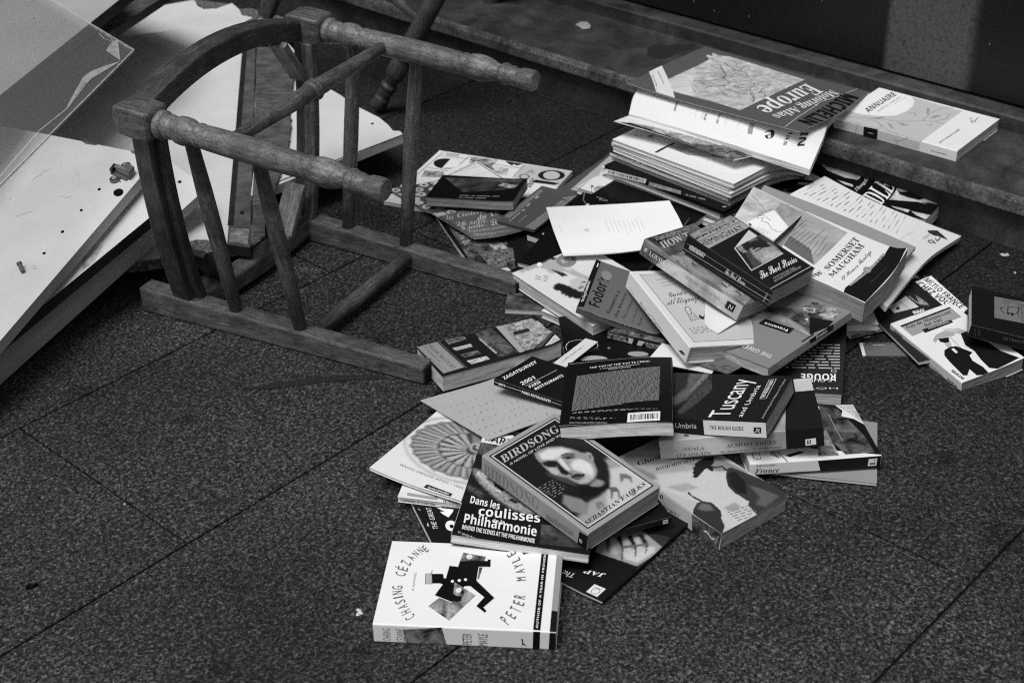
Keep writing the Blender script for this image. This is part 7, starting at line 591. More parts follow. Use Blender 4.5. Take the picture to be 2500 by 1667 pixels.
 {'n':'paper_sheet','cat':'sheet','label':'pale grey paper sheet printed with widely spaced small letters','base':'g46','side':'g46','org':[-0.01988,1.77977,0.02778],'th':0.0012,'grid':[[[-0.13326,1.7941,0.024],[-0.08405,1.73143,0.032],[-0.03596,1.6699,0.04]],[[-0.02694,1.85844,0.016],[-0.0303,1.782,0.026],[0.01559,1.69927,0.04]],[[0.02199,1.9238,0.01],[0.02277,1.83101,0.022],[0.07124,1.72795,0.04]]],'dec':[('t','T','S','n','g28',[0.0729,0.03948],[-0.00127,0.00836],[-0.02677,0.00704]),('t','T','U','n','g28',[0.07219,0.08644],[-0.00149,0.00819],[-0.0277,0.00577]),('t','T','S','n','g28',[0.07061,0.13285],[-0.00164,0.00806],[-0.02862,0.00447]),('t','T','C','n','g28',[0.06858,0.179],[-0.00172,0.00799],[-0.02953,0.00314]),('t','T','O','n','g28',[0.06653,0.2253],[-0.00172,0.00799],[-0.03045,0.00176]),('t','T','R','n','g28',[0.06501,0.27225],[-0.00161,0.00809],[-0.0314,0.00031]),('t','T','R','n','g28',[0.79902,0.70238],[0.00036,0.01445],[-0.01843,0.01247]),('t','T','A','n','g28',[0.80063,0.78145],[0.00031,0.01446],[-0.01805,0.01226]),('t','T','I','n','g28',[0.80207,0.86071],[0.0003,0.01454],[-0.01766,0.01212]),('t','T','S','n','g28',[0.8035,0.9405],[0.00031,0.01467],[-0.01727,0.01204]),('t','T','A','n','g28',[0.80506,1.02114],[0.00033,0.01481],[-0.01689,0.012]),('t','T','K','n','g28',[0.27833,0.04675],[0.0001,0.01045],[-0.02523,0.00852]),('t','T','R','n','g28',[0.28659,0.10188],[4e-05,0.0105],[-0.02637,0.00682]),('t','T','A','n','g28',[0.2951,0.15806],[8e-05,0.01065],[-0.02759,0.00494]),('t','T','M','n','g28',[0.30441,0.21587],[0.00021,0.0109],[-0.02891,0.00284]),('t','T','A','n','g28',[0.31517,0.27607],[0.00048,0.0113],[-0.03032,0.00051]),('t','T','R','n','g28',[0.32818,0.3397],[0.00092,0.01193],[-0.03177,-0.00203]),('t','T','O','n','g28',[0.34442,0.40812],[0.00155,0.01283],[-0.03312,-0.00462]),('t','T','M','n','g28',[0.40209,0.55565],[0.00286,0.01495],[-0.03253,-0.00618]),('t','T','Y','n','g28',[0.41792,0.63847],[0.00306,0.01543],[-0.03107,-0.00545]),('t','T','Y','n','g28',[0.42152,0.06113],[0.0012,0.01236],[-0.02396,0.01005]),('t','T','M','n','g28',[0.4341,0.12785],[0.00129,0.01267],[-0.02485,0.00844]),('t','T','A','n','g28',[0.44752,0.19681],[0.00144,0.01304],[-0.0257,0.00675]),('t','T','E','n','g28',[0.46203,0.26836],[0.00163,0.01347],[-0.0264,0.00514]),('t','T','L','n','g28',[0.47774,0.34265],[0.00182,0.01391],[-0.02676,0.00382]),('t','T','I','n','g28',[0.49441,0.41944],[0.00196,0.01428],[-0.02661,0.0031]),('t','T','R','n','g28',[0.51151,0.49795],[0.002,0.01449],[-0.02584,0.00318]),('t','T','Y','n','g28',[0.53775,0.56668],[0.00185,0.0145],[-0.02421,0.00464]),('t','T','O','n','g28',[0.54872,0.64793],[0.00173,0.01448],[-0.02316,0.00521]),('t','T','K','n','g28',[0.55893,0.72903],[0.00159,0.01446],[-0.02211,0.00587]),('t','T','I','n','g28',[0.56837,0.81005],[0.00147,0.01447],[-0.02114,0.00652]),('t','T','Y','n','g28',[0.55077,0.06238],[0.00177,0.01382],[-0.0226,0.01213]),('t','T','N','n','g28',[0.56319,0.1362],[0.00181,0.01412],[-0.02275,0.0113]),('t','T','R','n','g28',[0.57577,0.21165],[0.00182,0.01437],[-0.02278,0.01057]),('t','T','I','n','g28',[0.58832,0.28838],[0.00179,0.01455],[-0.02265,0.00999]),('t','T','O','n','g28',[0.60057,0.36592],[0.00171,0.01463],[-0.02236,0.00959]),('t','T','T','n','g28',[0.61224,0.44368],[0.00158,0.0146],[-0.02194,0.00938]),('t','T','T','n','g28',[0.64821,0.57378],[0.0012,0.01439],[-0.0206,0.00997]),('t','T','M','n','g28',[0.65682,0.65],[0.00105,0.0143],[-0.02005,0.01]),('t','T','E','n','g28',[0.66465,0.72587],[0.00094,0.01427],[-0.0195,0.01008]),('t','T','C','n','g28',[0.67191,0.80168],[0.00087,0.0143],[-0.01896,0.01018]),('t','T','U','n','g28',[0.67875,0.87779],[0.00082,0.0144],[-0.01845,0.01031]),('t','T','K','n','g28',[0.67889,0.06307],[0.00162,0.01457],[-0.02196,0.01355]),('t','T','L','n','g28',[0.69022,0.14054],[0.00158,0.01477],[-0.02156,0.01333]),('t','T','I','n','g28',[0.70118,0.21893],[0.00149,0.01489],[-0.02115,0.01315]),('t','T','O','n','g28',[0.71155,0.29779],[0.00137,0.01492],[-0.02072,0.01298]),('t','T','M','n','g28',[0.72112,0.37665],[0.00121,0.01486],[-0.02031,0.0128]),('t','T','A','n','g28',[0.7417,0.55616],[0.00078,0.01451],[-0.0194,0.01231]),('t','T','R','n','g28',[0.74509,0.60811],[0.00069,0.01443],[-0.01914,0.01216]),('t','T','M','n','g28',[0.74817,0.65982],[0.00061,0.01438],[-0.01888,0.01202]),('t','T','A','n','g28',[0.75099,0.71139],[0.00055,0.01436],[-0.01861,0.01191]),('t','T','S','n','g28',[0.8133,0.05693],[0.00097,0.01483],[-0.02207,0.01416]),('t','T','I','n','g28',[0.81649,0.13588],[0.00096,0.01496],[-0.02143,0.01415]),('t','T','K','n','g28',[0.81959,0.21539],[0.00091,0.01503],[-0.02086,0.01411]),('t','T','A','n','g28',[0.8224,0.29513],[0.00082,0.01504],[-0.02035,0.01401]),('t','T','Y','n','g28',[0.82474,0.37475],[0.00071,0.01498],[-0.0199,0.01384]),('t','T','A','n','g28',[0.82648,0.45392],[0.00057,0.01486],[-0.01951,0.01359]),('t','T','M','n','g28',[0.8275,0.53232],[0.00043,0.0147],[-0.01916,0.01327]),('t','T','A','n','g28',[0.82785,0.60992],[0.00032,0.01458],[-0.01881,0.01296]),('t','T','Y','n','g28',[0.82775,0.68701],[0.00025,0.01452],[-0.01846,0.01269]),('t','T','A','n','g28',[0.82738,0.76387],[0.00021,0.01452],[-0.01809,0.01246]),('t','T','M','n','g28',[0.86913,0.86912],[3e-05,0.01469],[-0.01761,0.01228]),('t','T','I','n','g28',[0.86718,0.93839],[6e-05,0.01479],[-0.01726,0.0122]),('t','T','Y','n','g28',[0.94613,0.05025],[0.00025,0.01504],[-0.02251,0.01427]),('t','T','O','n','g28',[0.94616,0.13111],[0.00028,0.01515],[-0.0219,0.01408]),('t','T','I','n','g28',[0.94629,0.21244],[0.00026,0.01521],[-0.02135,0.01388]),('t','T','H','n','g28',[0.94629,0.29396],[0.00021,0.01522],[-0.02087,0.01364]),('t','T','S','n','g28',[0.94597,0.37538],[0.00013,0.01517],[-0.02043,0.01336]),('t','T','U','n','g28',[0.94517,0.45639],[2e-05,0.01507],[-0.02003,0.01306]),('t','T','A','n','g28',[0.95287,0.58421],[-0.00021,0.01488],[-0.01949,0.01241]),('t','T','Y','n','g28',[0.95212,0.65932],[-0.00028,0.01481],[-0.01909,0.01216]),('t','T','C','n','g28',[0.95108,0.73417],[-0.00031,0.01478],[-0.01869,0.01196]),('t','T','I','n','g28',[0.94992,0.80898],[-0.00032,0.0148],[-0.01828,0.01181])]},
 {'n':'poster','cat':'poster','label':'mid grey exhibition flyer with pale discs and white lettering','base':'g12','side':'g50','org':[-0.09212,2.40451,0.01911],'th':0.0012,'grid':[[[-0.21867,2.50232,0.014],[-0.13581,2.39061,0.018],[-0.05941,2.28298,0.022]],[[-0.17047,2.51527,0.014],[-0.08804,2.40727,0.02],[-0.01657,2.27931,0.028]],[[-0.12294,2.5319,0.014],[-0.04367,2.4249,0.018],[0.02653,2.30602,0.024]]],'dec':[('e','T','g50',[0.05065,0.06646],[0.01215,0.07017],[0.03422,-0.05438]),('e','T','g50',[-0.02141,0.3175],[0.01233,0.07078],[0.03684,-0.05854]),('e','T','g50',[0.10298,0.4109],[0.01394,0.0675],[0.0357,-0.05884]),('e','T','g50',[0.16389,0.19465],[0.01391,0.06609],[0.03333,-0.05391]),('e','T','g50',[0.18986,0.31639],[0.01446,0.06543],[0.0338,-0.05538]),('e','T','g50',[0.0368,0.61916],[0.01466,0.06796],[0.03612,-0.05959]),('e','T','g50',[0.14573,-0.00759],[0.01312,0.06779],[0.03233,-0.05172]),('e','T','g50',[0.24702,0.11786],[0.01466,0.06418],[0.03163,-0.05086]),('e','T','g50',[0.31163,0.07125],[0.0151,0.06322],[0.03075,-0.04925]),('e','T','g50',[0.39762,0.07643],[0.01567,0.06229],[0.03014,-0.04785]),('e','T','g50',[0.4481,0.23349],[0.01582,0.06274],[0.02998,-0.04705]),('e','T','g50',[0.13715,0.63193],[0.01436,0.06852],[0.0359,-0.06111]),('e','T','g50',[0.55187,0.10983],[0.01554,0.06389],[0.0299,-0.04643]),('e','T','g50',[0.5526,0.28078],[0.01503,0.06568],[0.02945,-0.04523]),('e','T','g50',[0.58917,0.49836],[0.01309,0.07258],[0.02949,-0.04596]),('e','T','g50',[0.60171,0.14774],[0.015,0.0655],[0.02986,-0.04615]),('e','T','g50',[0.54661,0.00322],[0.01547,0.064],[0.03032,-0.04773]),('e','T','g50',[0.57059,1.05096],[0.01267,0.07613],[0.03187,-0.0523]),('e','T','g50',[0.66883,1.03807],[0.01307,0.07585],[0.03064,-0.04958]),('e','T','g12',[0.05065,0.06646],[0.0042,0.02447],[0.01209,-0.01918]),('e','T','g12',[-0.02141,0.3175],[0.00422,0.02472],[0.01298,-0.02063]),('e','T','g12',[0.10298,0.4109],[0.00481,0.02351],[0.01258,-0.02074]),('e','T','g12',[0.18986,0.31639],[0.005,0.02277],[0.01194,-0.01961]),('e','T','g12',[0.0368,0.61916],[0.00508,0.02364],[0.01261,-0.02073]),('e','T','g12',[0.39762,0.07643],[0.00542,0.02172],[0.01057,-0.01678]),('e','T','g12',[0.4481,0.23349],[0.00552,0.02173],[0.01053,-0.01657]),('e','T','g12',[0.5526,0.28078],[0.00528,0.02267],[0.01031,-0.01586]),('e','T','g12',[0.58917,0.49836],[0.00463,0.02496],[0.01038,-0.01625]),('p','T','g17',[[0.57843,0.04939],[0.54895,0.91821],[0.99946,0.9799],[0.99667,0.0059]]),('t','T','la Galerie','I','g60',[0.64943,0.04467],[0.00934,0.75645],[-0.05599,0.06783]),('t','T','du 19','J','g60',[0.74472,0.48862],[-0.03013,0.47542],[-0.05995,0.07297]),('t','T','26 sept. –','I','g60',[0.77132,0.04216],[0.03056,0.7284],[-0.05605,0.07513]),('t','T','5 janv. 20','I','g60',[0.83958,0.02734],[0.01282,0.72468],[-0.05418,0.07201]),('t','T','Exposition gratuite','I','g50',[0.89624,0.07558],[0.01343,0.74],[-0.03312,0.04479]),('l','T','g45',2,0.7,[0.92651,0.11705],[0.02969,0.66348],[0.03878,-0.03533])]},
 {'n':'printed_card','cat':'card','label':'white card with a thin black frame line under the ruffled dark paperback','base':'g66','side':'g60','org':[-0.07244,2.51651,0.01825],'th':0.001,'grid':[[[-0.14147,2.51362,0.0175],[-0.08843,2.42986,0.019]],[[-0.05645,2.60214,0.0175],[-0.00343,2.52042,0.019]]],'dec':[('k','T','g05',0.01628,[[0.03166,0.01674],[0.03659,0.97058],[0.95189,0.96231],[0.95379,0.02767],[0.03166,0.01674]]),('t','T','PAGHE','I','g45',[0.03677,0.44238],[0.19753,0.46823],[-0.19304,0.05834]),('k','T','g40',0.0061,[[0.39171,0.58749],[0.54673,0.9448]])]},
 {'n':'paper_sheet','cat':'sheet','label':'loose curled white flap between the cream hardcover and the grey travel guide','base':'g72','side':'g72','org':[0.30138,1.90884,0.07558],'th':0.0006,'grid':[[[0.28286,1.89216,0.0785],[0.28942,1.88041,0.0765],[0.29953,1.8698,0.075]],[[0.29193,1.96061,0.078],[0.31143,1.9425,0.0735],[0.33311,1.90757,0.072]]],'dec':[]},
 {'n':'bookmark','cat':'bookmark','label':'narrow white printed bookmark by the thick paperback with small photos','base':'g60','side':'g60','org':[0.09282,1.88956,0.036],'th':0.0008,'grid':[[[0.05785,1.86737,0.032],[0.07571,1.85572,0.032]],[[0.10998,1.92292,0.04],[0.12773,1.91223,0.04]]],'dec':[('t','T','SASHA CLARK','S','g05',[0.03574,0.38843],[-0.02877,0.52945],[-0.23957,0.0262]),('l','T','g20',4,0.8,[0.30983,0.28701],[0.13327,0.54686],[0.16462,-0.21559])]},
 {'n':'paper_sheet','cat':'sheet','label':'blank white paper corner under the foot of the cream hardcover','base':'g68','side':'g68','org':[0.25061,1.85374,0.043],'th':0.0012,'grid':[[[0.19466,1.85154,0.043],[0.28467,1.81297,0.043]],[[0.22213,1.89885,0.043],[0.30097,1.85159,0.043]]],'dec':[]},
 {'n':'paper_sheet','cat':'sheet','label':'grey paper slip with dark print next to the blank white paper corner','base':'g18','side':'g18','org':[0.30282,1.83597,0.047],'th':0.0012,'grid':[[[0.26105,1.83621,0.047],[0.30656,1.80489,0.047]],[[0.29989,1.86809,0.047],[0.34377,1.83467,0.047]]],'dec':[('l','T','g08',5,0.6,[0.30225,0.17933],[0.57944,0.35789],[0.49337,-0.32106])]}]
BOARDS = [
 {'key':'W1','n':'white_board','part':'panel','th':0.019,'top':'laminate','side':'laminate_edge','label':'white laminate board with a row of drilled holes and a metal hinge','cat':'board','grp':'broken boards','mw':[[-0.363179,0.930723,-0.043083,-0.76092],[-0.909415,-0.364163,-0.20087,2.22136],[-0.202643,-0.033771,0.97867,0.18265],[0,0,0,1]],'pts':[[-0.06368,0.16438],[0.53477,0.16438],[0.32862,-0.21262],[-0.11915,-0.3168],[-0.11604,-0.0544],[-0.11478,0.017],[-0.11142,0.02457],[-0.11177,0.0391],[-0.1138,0.05095],[-0.11276,0.12342]],'broken':(5,6,7),'dec':[('e','T','g01',[-0.00865,0.11544],[-0.00188,0.00176],[0.00272,0.00225]),('e','T','g01',[0.04616,0.11616],[-0.00184,0.00173],[0.0024,0.00207]),('e','T','g01',[0.10103,0.11642],[-0.00229,0.00158],[0.00249,0.00234]),('e','T','g01',[0.15406,0.11731],[-0.00158,0.00198],[0.00223,0.00201]),('e','T','g01',[-0.00967,0.1502],[-0.00525,0.0059],[0.00784,0.00663]),('p','T','chip',[[-0.12248,0.01422],[-0.11767,0.02433],[-0.11359,0.03697],[-0.11688,0.04906],[-0.11085,0.04672],[-0.11008,0.0351],[-0.10925,0.02653]]),('p','T','chip',[[-0.11302,0.11138],[-0.11692,0.11701],[-0.11318,0.12278],[-0.10703,0.12186],[-0.10799,0.11674]]),('e','T','g05',[-0.07048,0.13817],[-0.00028,0.00101],[0.00124,0.00073]),('e','T','g05',[-0.03492,0.13833],[-0.00032,0.00117],[0.00121,0.00073]),('e','T','g20',[0.05285,-0.01162],[-0.00075,0.00069],[0.00065,0.00064]),('e','T','g30',[-0.05204,0.01526],[-0.00019,0.00068],[0.00074,0.00048]),('e','T','g30',[-0.01322,0.00228],[-0.00019,0.00068],[0.00073,0.00047]),('k','T','g50',0.0007,[[0.00306,-0.00502],[-0.02436,0.00103],[-0.03452,0.00647]]),('k','T','g48',0.0006,[[-0.05468,0.03759],[-0.02803,0.06624]]),('k','T','g52',0.0008,[[0.0894,0.02269],[0.07523,0.03469],[0.0711,0.03975]]),('k','T','g50',0.0006,[[0.02428,0.06009],[0.02529,0.07633],[0.01828,0.08163]]),('p','T','p45_62_60',[[0.1853,0.1149],[0.1814,0.1198],[0.18831,0.12619],[0.19116,0.12061]])]},
 {'key':'B2','n':'white_board','part':'panel','th':0.02,'top':'laminate','side':'dark_edge','label':'white board with a dark front edge lying second in the near pile','cat':'board','grp':'broken boards','mw':[[-0.554031,0.83138,-0.043083,-0.72643],[-0.810357,-0.55043,-0.20087,2.09427],[-0.190713,-0.076375,0.97867,0.12705],[0,0,0,1]],'pts':[[-0.1694,0.09785],[0.30282,0.09785],[0.37519,-0.12718],[-0.08026,-0.12442],[-0.22489,0.00947],[-0.20347,0.04644]],'broken':(),'dec':[('p','T','p30_60_60',[[-0.01185,0.07552],[-0.03836,0.07218],[-0.05574,0.0779],[-0.01421,0.09552],[0.01162,0.09399]])]},
 {'key':'B3','n':'white_board','part':'panel','th':0.018,'top':'laminate','side':'laminate_edge','label':'white board with a grey front edge,its corner showing through the chair','cat':'board','grp':'broken boards','mw':[[0.666928,0.743876,-0.043083,-0.69505],[-0.735145,0.647467,-0.20087,2.21782],[-0.121527,0.165638,0.97867,0.08681],[0,0,0,1]],'pts':[[-0.06329,0.20767],[0.02408,0.20767],[0.05307,0.19424],[0.21669,-0.34637],[-0.00272,-0.43665],[-0.12431,-0.012],[-0.10352,0.18543]],'broken':(),'dec':[('e','T','g02',[0.0003,0.18566],[0.00145,0.00288],[0.00399,-0.00183])]},
 {'key':'P4','n':'white_board','part':'panel','th':0.019,'top':'laminate','side':'chip','label':'large white board lying flat behind the chair with a crumbled chipboard end','cat':'board','grp':'broken boards','mw':[[-0.991688,0.128506,0.006404,-0.68538],[-0.128623,-0.991407,-0.023832,2.50448],[0.003287,-0.024458,0.999695,0.0581],[0,0,0,1]],'pts':[[-0.21825,0.30325],[-0.16298,0.30325],[-0.15857,0.31081],[-0.14598,0.32044],[-0.12468,0.31931],[-0.0112,0.32981],[0.08574,0.34209],[0.34405,0.15102],[0.35789,-0.37959],[0.17863,-0.6102],[0.06786,-0.66956],[-0.21252,-0.72061]],'broken':(0,1,2,3,4,5),'dec':[('p','T','chip',[[-0.11795,0.27473],[-0.12755,0.27102],[-0.14491,0.27409],[-0.15595,0.28592],[-0.16103,0.30462],[-0.14809,0.31994],[-0.12361,0.31912]]),('e','T','g20',[0.04713,-0.4692],[-0.00138,-0.00047],[-0.0003,0.00225]),('p','T','chip',[[-0.19235,0.27161],[-0.19235,0.27161],[-0.19236,0.2727]])]},
 {'key':'strip','n':'timber_strip','part':'bar','th':0.018,'top':'metal','side':'dark_edge','label':'long dark timber strip with worn metal face lying along the large white board','cat':'strip','grp':'broken boards','mw':[[0.553553,-0.831633,0.044336,-0.48303],[0.832779,0.553235,-0.020262,2.61369],[-0.007677,0.048138,0.998811,0.07733],[0,0,0,1]],'pts':[[0.43707,0.38495],[0.47755,0.38495],[-0.26234,-0.24004],[-0.31936,-0.28376],[-0.33291,-0.24609]],'broken':(),'dec':[('p','T','dark_edge',[[0.43157,0.38463],[0.43753,0.37638],[-0.27849,-0.21216],[-0.28417,-0.20403]]),('p','T','g12',[[-0.28111,-0.21792],[-0.26563,-0.23534],[-0.27255,-0.23965],[-0.28717,-0.22155]]),('e','T','g05',[-0.23595,-0.19381],[0.00197,-0.00282],[-0.00593,-0.0052]),('k','T','dark_edge',0.004,[[0.44747,0.36261],[-0.25717,-0.23315]]),('p','T','p10_30_60',[[-0.28892,-0.21621],[-0.27263,-0.24143],[-0.31364,-0.27374],[-0.32525,-0.24335]])]},
 {'key':'hard','n':'hardboard_sheet','part':'panel','th':0.004,'top':'hardboard','side':'chip','label':'torn strip of dark hardboard beside the timber strip','cat':'board','grp':'broken boards','mw':[[0.999484,0.025476,0.019568,-0.41854],[-0.02502,0.999418,-0.023199,2.58453],[-0.020147,0.022698,0.999539,0.09009],[0,0,0,1]],'pts':[[-0.10493,0.4202],[-0.04616,0.4202],[-0.02325,0.3214],[-0.00864,0.25837],[0.0006,0.15313],[0.00183,0.10989],[0.01555,0.04016],[0.02272,-0.0464],[0.03152,-0.09119],[0.02424,-0.14094],[0.02158,-0.20102],[0.01675,-0.22443],[0.00678,-0.23025],[0.02859,-0.37896],[0.01281,-0.41016]],'broken':(),'dec':[]},
 {'key':'P5','n':'white_board','part':'panel','th':0.017,'top':'laminate','side':'laminate_edge','label':'white board with a thin black line along its edge,seen between the chair spindles','cat':'board','grp':'broken boards','mw':[[0.726326,-0.687237,0.01246,-0.3099],[0.68735,0.726199,-0.013603,2.70859],[0.0003,0.018445,0.99983,0.08308],[0,0,0,1]],'pts':[[-0.3403,-0.16693],[0.00559,-0.16693],[0.01162,-0.15169],[0.00377,-0.14068],[0.01472,-0.11202],[0.024,-0.07586],[0.02754,-0.00134],[0.03954,0.06161],[0.04404,0.10663],[0.13199,0.34883],[0.03749,0.29836]],'broken':(1,2,3,4,5,6,7),'dec':[('e','T','g02',[-0.00303,-0.08879],[0.00277,-0.00082],[-0.00251,-0.00347]),('k','T','g02',0.0034,[[-0.30177,-0.15531],[-0.2792,-0.15678],[-0.14159,-0.16347],[0.00389,-0.16734]])]},
 {'key':'W0','n':'grey_board','part':'panel','th':0.022,'top':'laminate_grey','side':'dark_edge','label':'large grey board raised at the top of the pile under the clear sheet','cat':'board','grp':'broken boards','mw':[[-0.218746,0.975533,0.022018,-0.99994],[-0.975782,-0.21869,-0.004926,2.78478],[9e-06,-0.022562,0.999745,0.3065],[0,0,0,1]],'pts':[[-0.0958,0.28824],[0.62716,0.28824],[0.09672,-0.30528],[-0.62807,-0.2712]],'broken':(),'dec':[('e','T','g10',[0.10013,0.17937],[-0.0003,0.00145],[0.00292,0.00147])]},
 {'key':'DB','n':'dark_board','part':'panel','th':0.018,'top':'hardboard','side':'dark_edge','label':'dark board under the large grey board','cat':'board','grp':'broken boards','mw':[[-0.319394,0.947291,0.025059,-0.96327],[-0.947622,-0.319282,-0.008446,2.90138],[0.0,-0.026444,0.99965,0.22096],[0,0,0,1]],'pts':[[-0.23899,0.22529],[0.03465,0.22529],[0.52775,0.19741],[0.2236,-0.2472],[-0.54701,-0.40079]],'broken':(),'dec':[]},
 {'key':'P6','n':'white_board','part':'panel','th':0.02,'top':'laminate','side':'chip','label':'broken white board at the far end of the pile with ragged chipboard edges','cat':'board','grp':'broken boards','mw':[[-0.964418,0.264257,0.008174,-0.64138],[-0.264349,-0.964328,-0.01379,3.33456],[0.004239,-0.01546,0.999872,0.06012],[0,0,0,1]],'pts':[[-0.15686,0.11694],[0.25577,0.11694],[0.17238,-0.0875],[0.04831,-0.11064],[0.04593,-0.06634],[0.03443,-0.04105],[0.00629,-0.0369],[-0.03252,-0.05934],[-0.04294,-0.01499],[-0.04335,0.02209],[-0.06848,0.04617],[-0.0978,0.0404],[-0.12117,0.07422]],'broken':(3,4,5,6,7,8,9,10,11),'dec':[('p','T','chip',[[0.05299,-0.11771],[0.03672,-0.0525],[0.00666,-0.03382],[-0.02519,-0.05856],[-0.00502,-0.07079],[0.02795,-0.09828]]),('p','T','chip',[[-0.04294,-0.01499],[-0.0694,-0.0114],[-0.09661,0.02425],[-0.12946,0.06666],[-0.13572,0.09454],[-0.07385,0.05833],[-0.04438,0.02766]])]},
 {'key':'acr','n':'acrylic_sheet','part':'sheet','th':0.004,'top':'acrylic','side':'acrylic_edge','label':'clear acrylic sheet with a peeling film corner lying over the boards','cat':'acrylic sheet','grp':'','mw':[[-0.177239,0.984135,0.008048,-0.85633],[-0.984136,-0.177161,-0.009534,2.28476],[-0.007957,-0.00961,0.999922,0.33081],[0,0,0,1]],'pts':[[-0.16008,0.21694],[0.57507,0.21694],[0.18217,-0.15567],[-0.59716,-0.27821]],'broken':(),'dec':[('p','T','film',[[-0.19946,0.17309],[-0.11234,0.21205],[-0.1503,0.17194],[-0.18747,0.16674]]),('p','T','film',[[-0.10946,0.21319],[-0.03345,0.19358],[-0.00491,0.19264],[0.08576,0.2037],[0.05524,0.19626],[-0.03737,0.17899],[-0.061,0.18212],[-0.08629,0.19555]]),('k','T','acrylic_edge',0.0016,[[-0.10624,0.21147],[-0.03345,0.19358],[-0.00519,0.19485],[0.08362,0.20391],[0.16655,0.19549],[0.31826,0.20556]]),('k','T','acrylic_edge',0.002,[[-0.16008,0.21694],[0.57507,0.21694]]),('k','T','acrylic_edge',0.0022,[[-0.16008,0.21694],[-0.59716,-0.27821]]),('k','T','film',0.0016,[[-0.22491,0.12907],[-0.20115,0.14754],[-0.19081,0.16787]]),('k','T','film',0.001,[[-0.21674,0.14245],[-0.21142,0.1521],[-0.19386,0.16665]])]}]
CHAIR2 = Matrix([[-0.438881, 0.393061, 0.808014, -0.26449], [0.084752, 0.913346, -0.398266, 3.17565], [-0.894539, -0.10631, -0.434163, 0.5267], [0, 0, 0, 1]])

# ------------------------------------------------------------------ paving, step and wall
YAW = R(46.6); E1 = Vector((math.cos(YAW), math.sin(YAW), 0)); E2 = Vector((-math.sin(YAW), math.cos(YAW), 0))
FRAME = Matrix((( E1.x, E2.x, 0, 0), (E1.y, E2.y, 0, 0), (0, 0, 1, 0), (0, 0, 0, 1)))     # x across towards the wall, y along the wall
g = MB(); g.add([(-60, -60, -.006), (60, -60, -.006), (60, 60, -.006), (-60, 60, -.006)], [(0, 1, 2, 3)], 'joint')
tag(g.build('ground', mw=FRAME), kind='structure')
rnd = random.Random(3)
pv = MB(); base = .563; wd = .3937
first = {2: .813, 0: 1.40, 3: .62, 1: 1.62}
for i in range(-16, 18):
    y0 = base + i * wd; y1 = y0 + wd
    ln = .787 if i != 1 else 1.5; off = first.get(i, rnd.uniform(0, ln))
    k0 = math.floor((-7 - off) / ln); x = off + k0 * ln
    while x < 2.2:
        a, b_ = x, min(x + ln, 2.24); gap = .0017
        dz = [rnd.uniform(-.0006, .0006) for _ in range(4)]
        c = [(a + gap, y0 + gap), (b_ - gap, y0 + gap), (b_ - gap, y1 - gap), (a + gap, y1 - gap)]
        bv = .0015
        ci = [(a + gap + bv, y0 + gap + bv), (b_ - gap - bv, y0 + gap + bv), (b_ - gap - bv, y1 - gap - bv), (a + gap + bv, y1 - gap - bv)]
        vs = [(q[0], q[1], -.0012 + min(d, 0)) for q, d in zip(c, dz)] + [(q[0], q[1], min(d, 0)) for q, d in zip(ci, dz)] + [(q[0], q[1], -.006) for q in c]
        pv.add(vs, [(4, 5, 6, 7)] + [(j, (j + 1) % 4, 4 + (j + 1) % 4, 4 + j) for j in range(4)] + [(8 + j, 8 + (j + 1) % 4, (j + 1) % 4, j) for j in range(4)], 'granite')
        x += ln
tag(pv.build('pavement', mw=FRAME), kind='structure')
st = MB(); pts = [[-0.40352, 1.87176], [-0.36609, 1.88173], [-0.33784, 1.88944], [-0.30936, 1.89647], [-0.2513, 1.90239], [-0.19229, 1.89613], [-0.18997, 1.88962], [-0.24044, 1.88797], [-0.28863, 1.88339], [-0.33607, 1.87355], [-0.37421, 1.86922]]
st.add([(x, y, .0007) for x, y in pts], [list(q) for q in tessellate_polygon([[Vector((x, y, 0)) for x, y in pts]])], 'stain')
tag(st.build('pavement_marking'), kind='structure')
def along(mb, prof, y0, y1, code, n=1):
    """sweep an x-z outline along the wall"""
    m = len(prof); vs = [(x, y, z) for y in rngs(y0, y1, n) for x, z in prof]
    mb.add(vs, [(j * m + i, j * m + (i + 1) % m, (j + 1) * m + (i + 1) % m, (j + 1) * m + i) for j in range(n) for i in range(m)] + [list(range(m)), list(range(n * m, n * m + m))], code)
stp = empty('stone_step'); stp.matrix_world = FRAME; tag(stp, 'long low worn stone step with pitted front edge running along the foot of the wall', 'step')
YA, YB = -6, 9
q = MB(); along(q, [(2.2, .0702), (2.44, .0702), (2.44, .1), (2.198, .1)], YA, YB, 'step'); q.build('tread', stp)
q = MB(); nose = [(2.1978, .0700), (2.190, .0706), (2.1862, .0745), (2.1858, .0925), (2.189, .0985), (2.1978, .1002)]; along(q, nose, YA, YB, 'nose', 60)
rnd = random.Random(11)
q.v = [(x + rnd.uniform(-.0012, .0012), y, z + rnd.uniform(-.0006, .0002)) for x, y, z in q.v]; q.build('nosing', stp)
q = MB(); wp = [[2.30903, 1.7864], [2.34521, 1.81084], [2.36822, 1.8058], [2.37464, 1.78378], [2.39474, 1.77768], [2.40478, 1.75586], [2.41754, 1.74945], [2.40974, 1.73568], [2.38138, 1.73827], [2.36249, 1.7478], [2.33043, 1.74184], [2.31, 1.74723], [2.30261, 1.76534]]
q.add([(x, y, .1004) for x, y in wp], [list(t) for t in tessellate_polygon([[Vector((x, y, 0)) for x, y in wp]])], 'stain'); q.build('wet_stain', stp)
q = MB(); along(q, [(2.207, -.01), (2.42, -.01), (2.42, .0698), (2.207, .0698)], YA, YB, 'step'); q.build('riser', stp)
wl = empty('shop_wall'); wl.matrix_world = FRAME; tag(wl, 'dark polished stone shop wall rising behind the step with one paler upright band', 'wall')
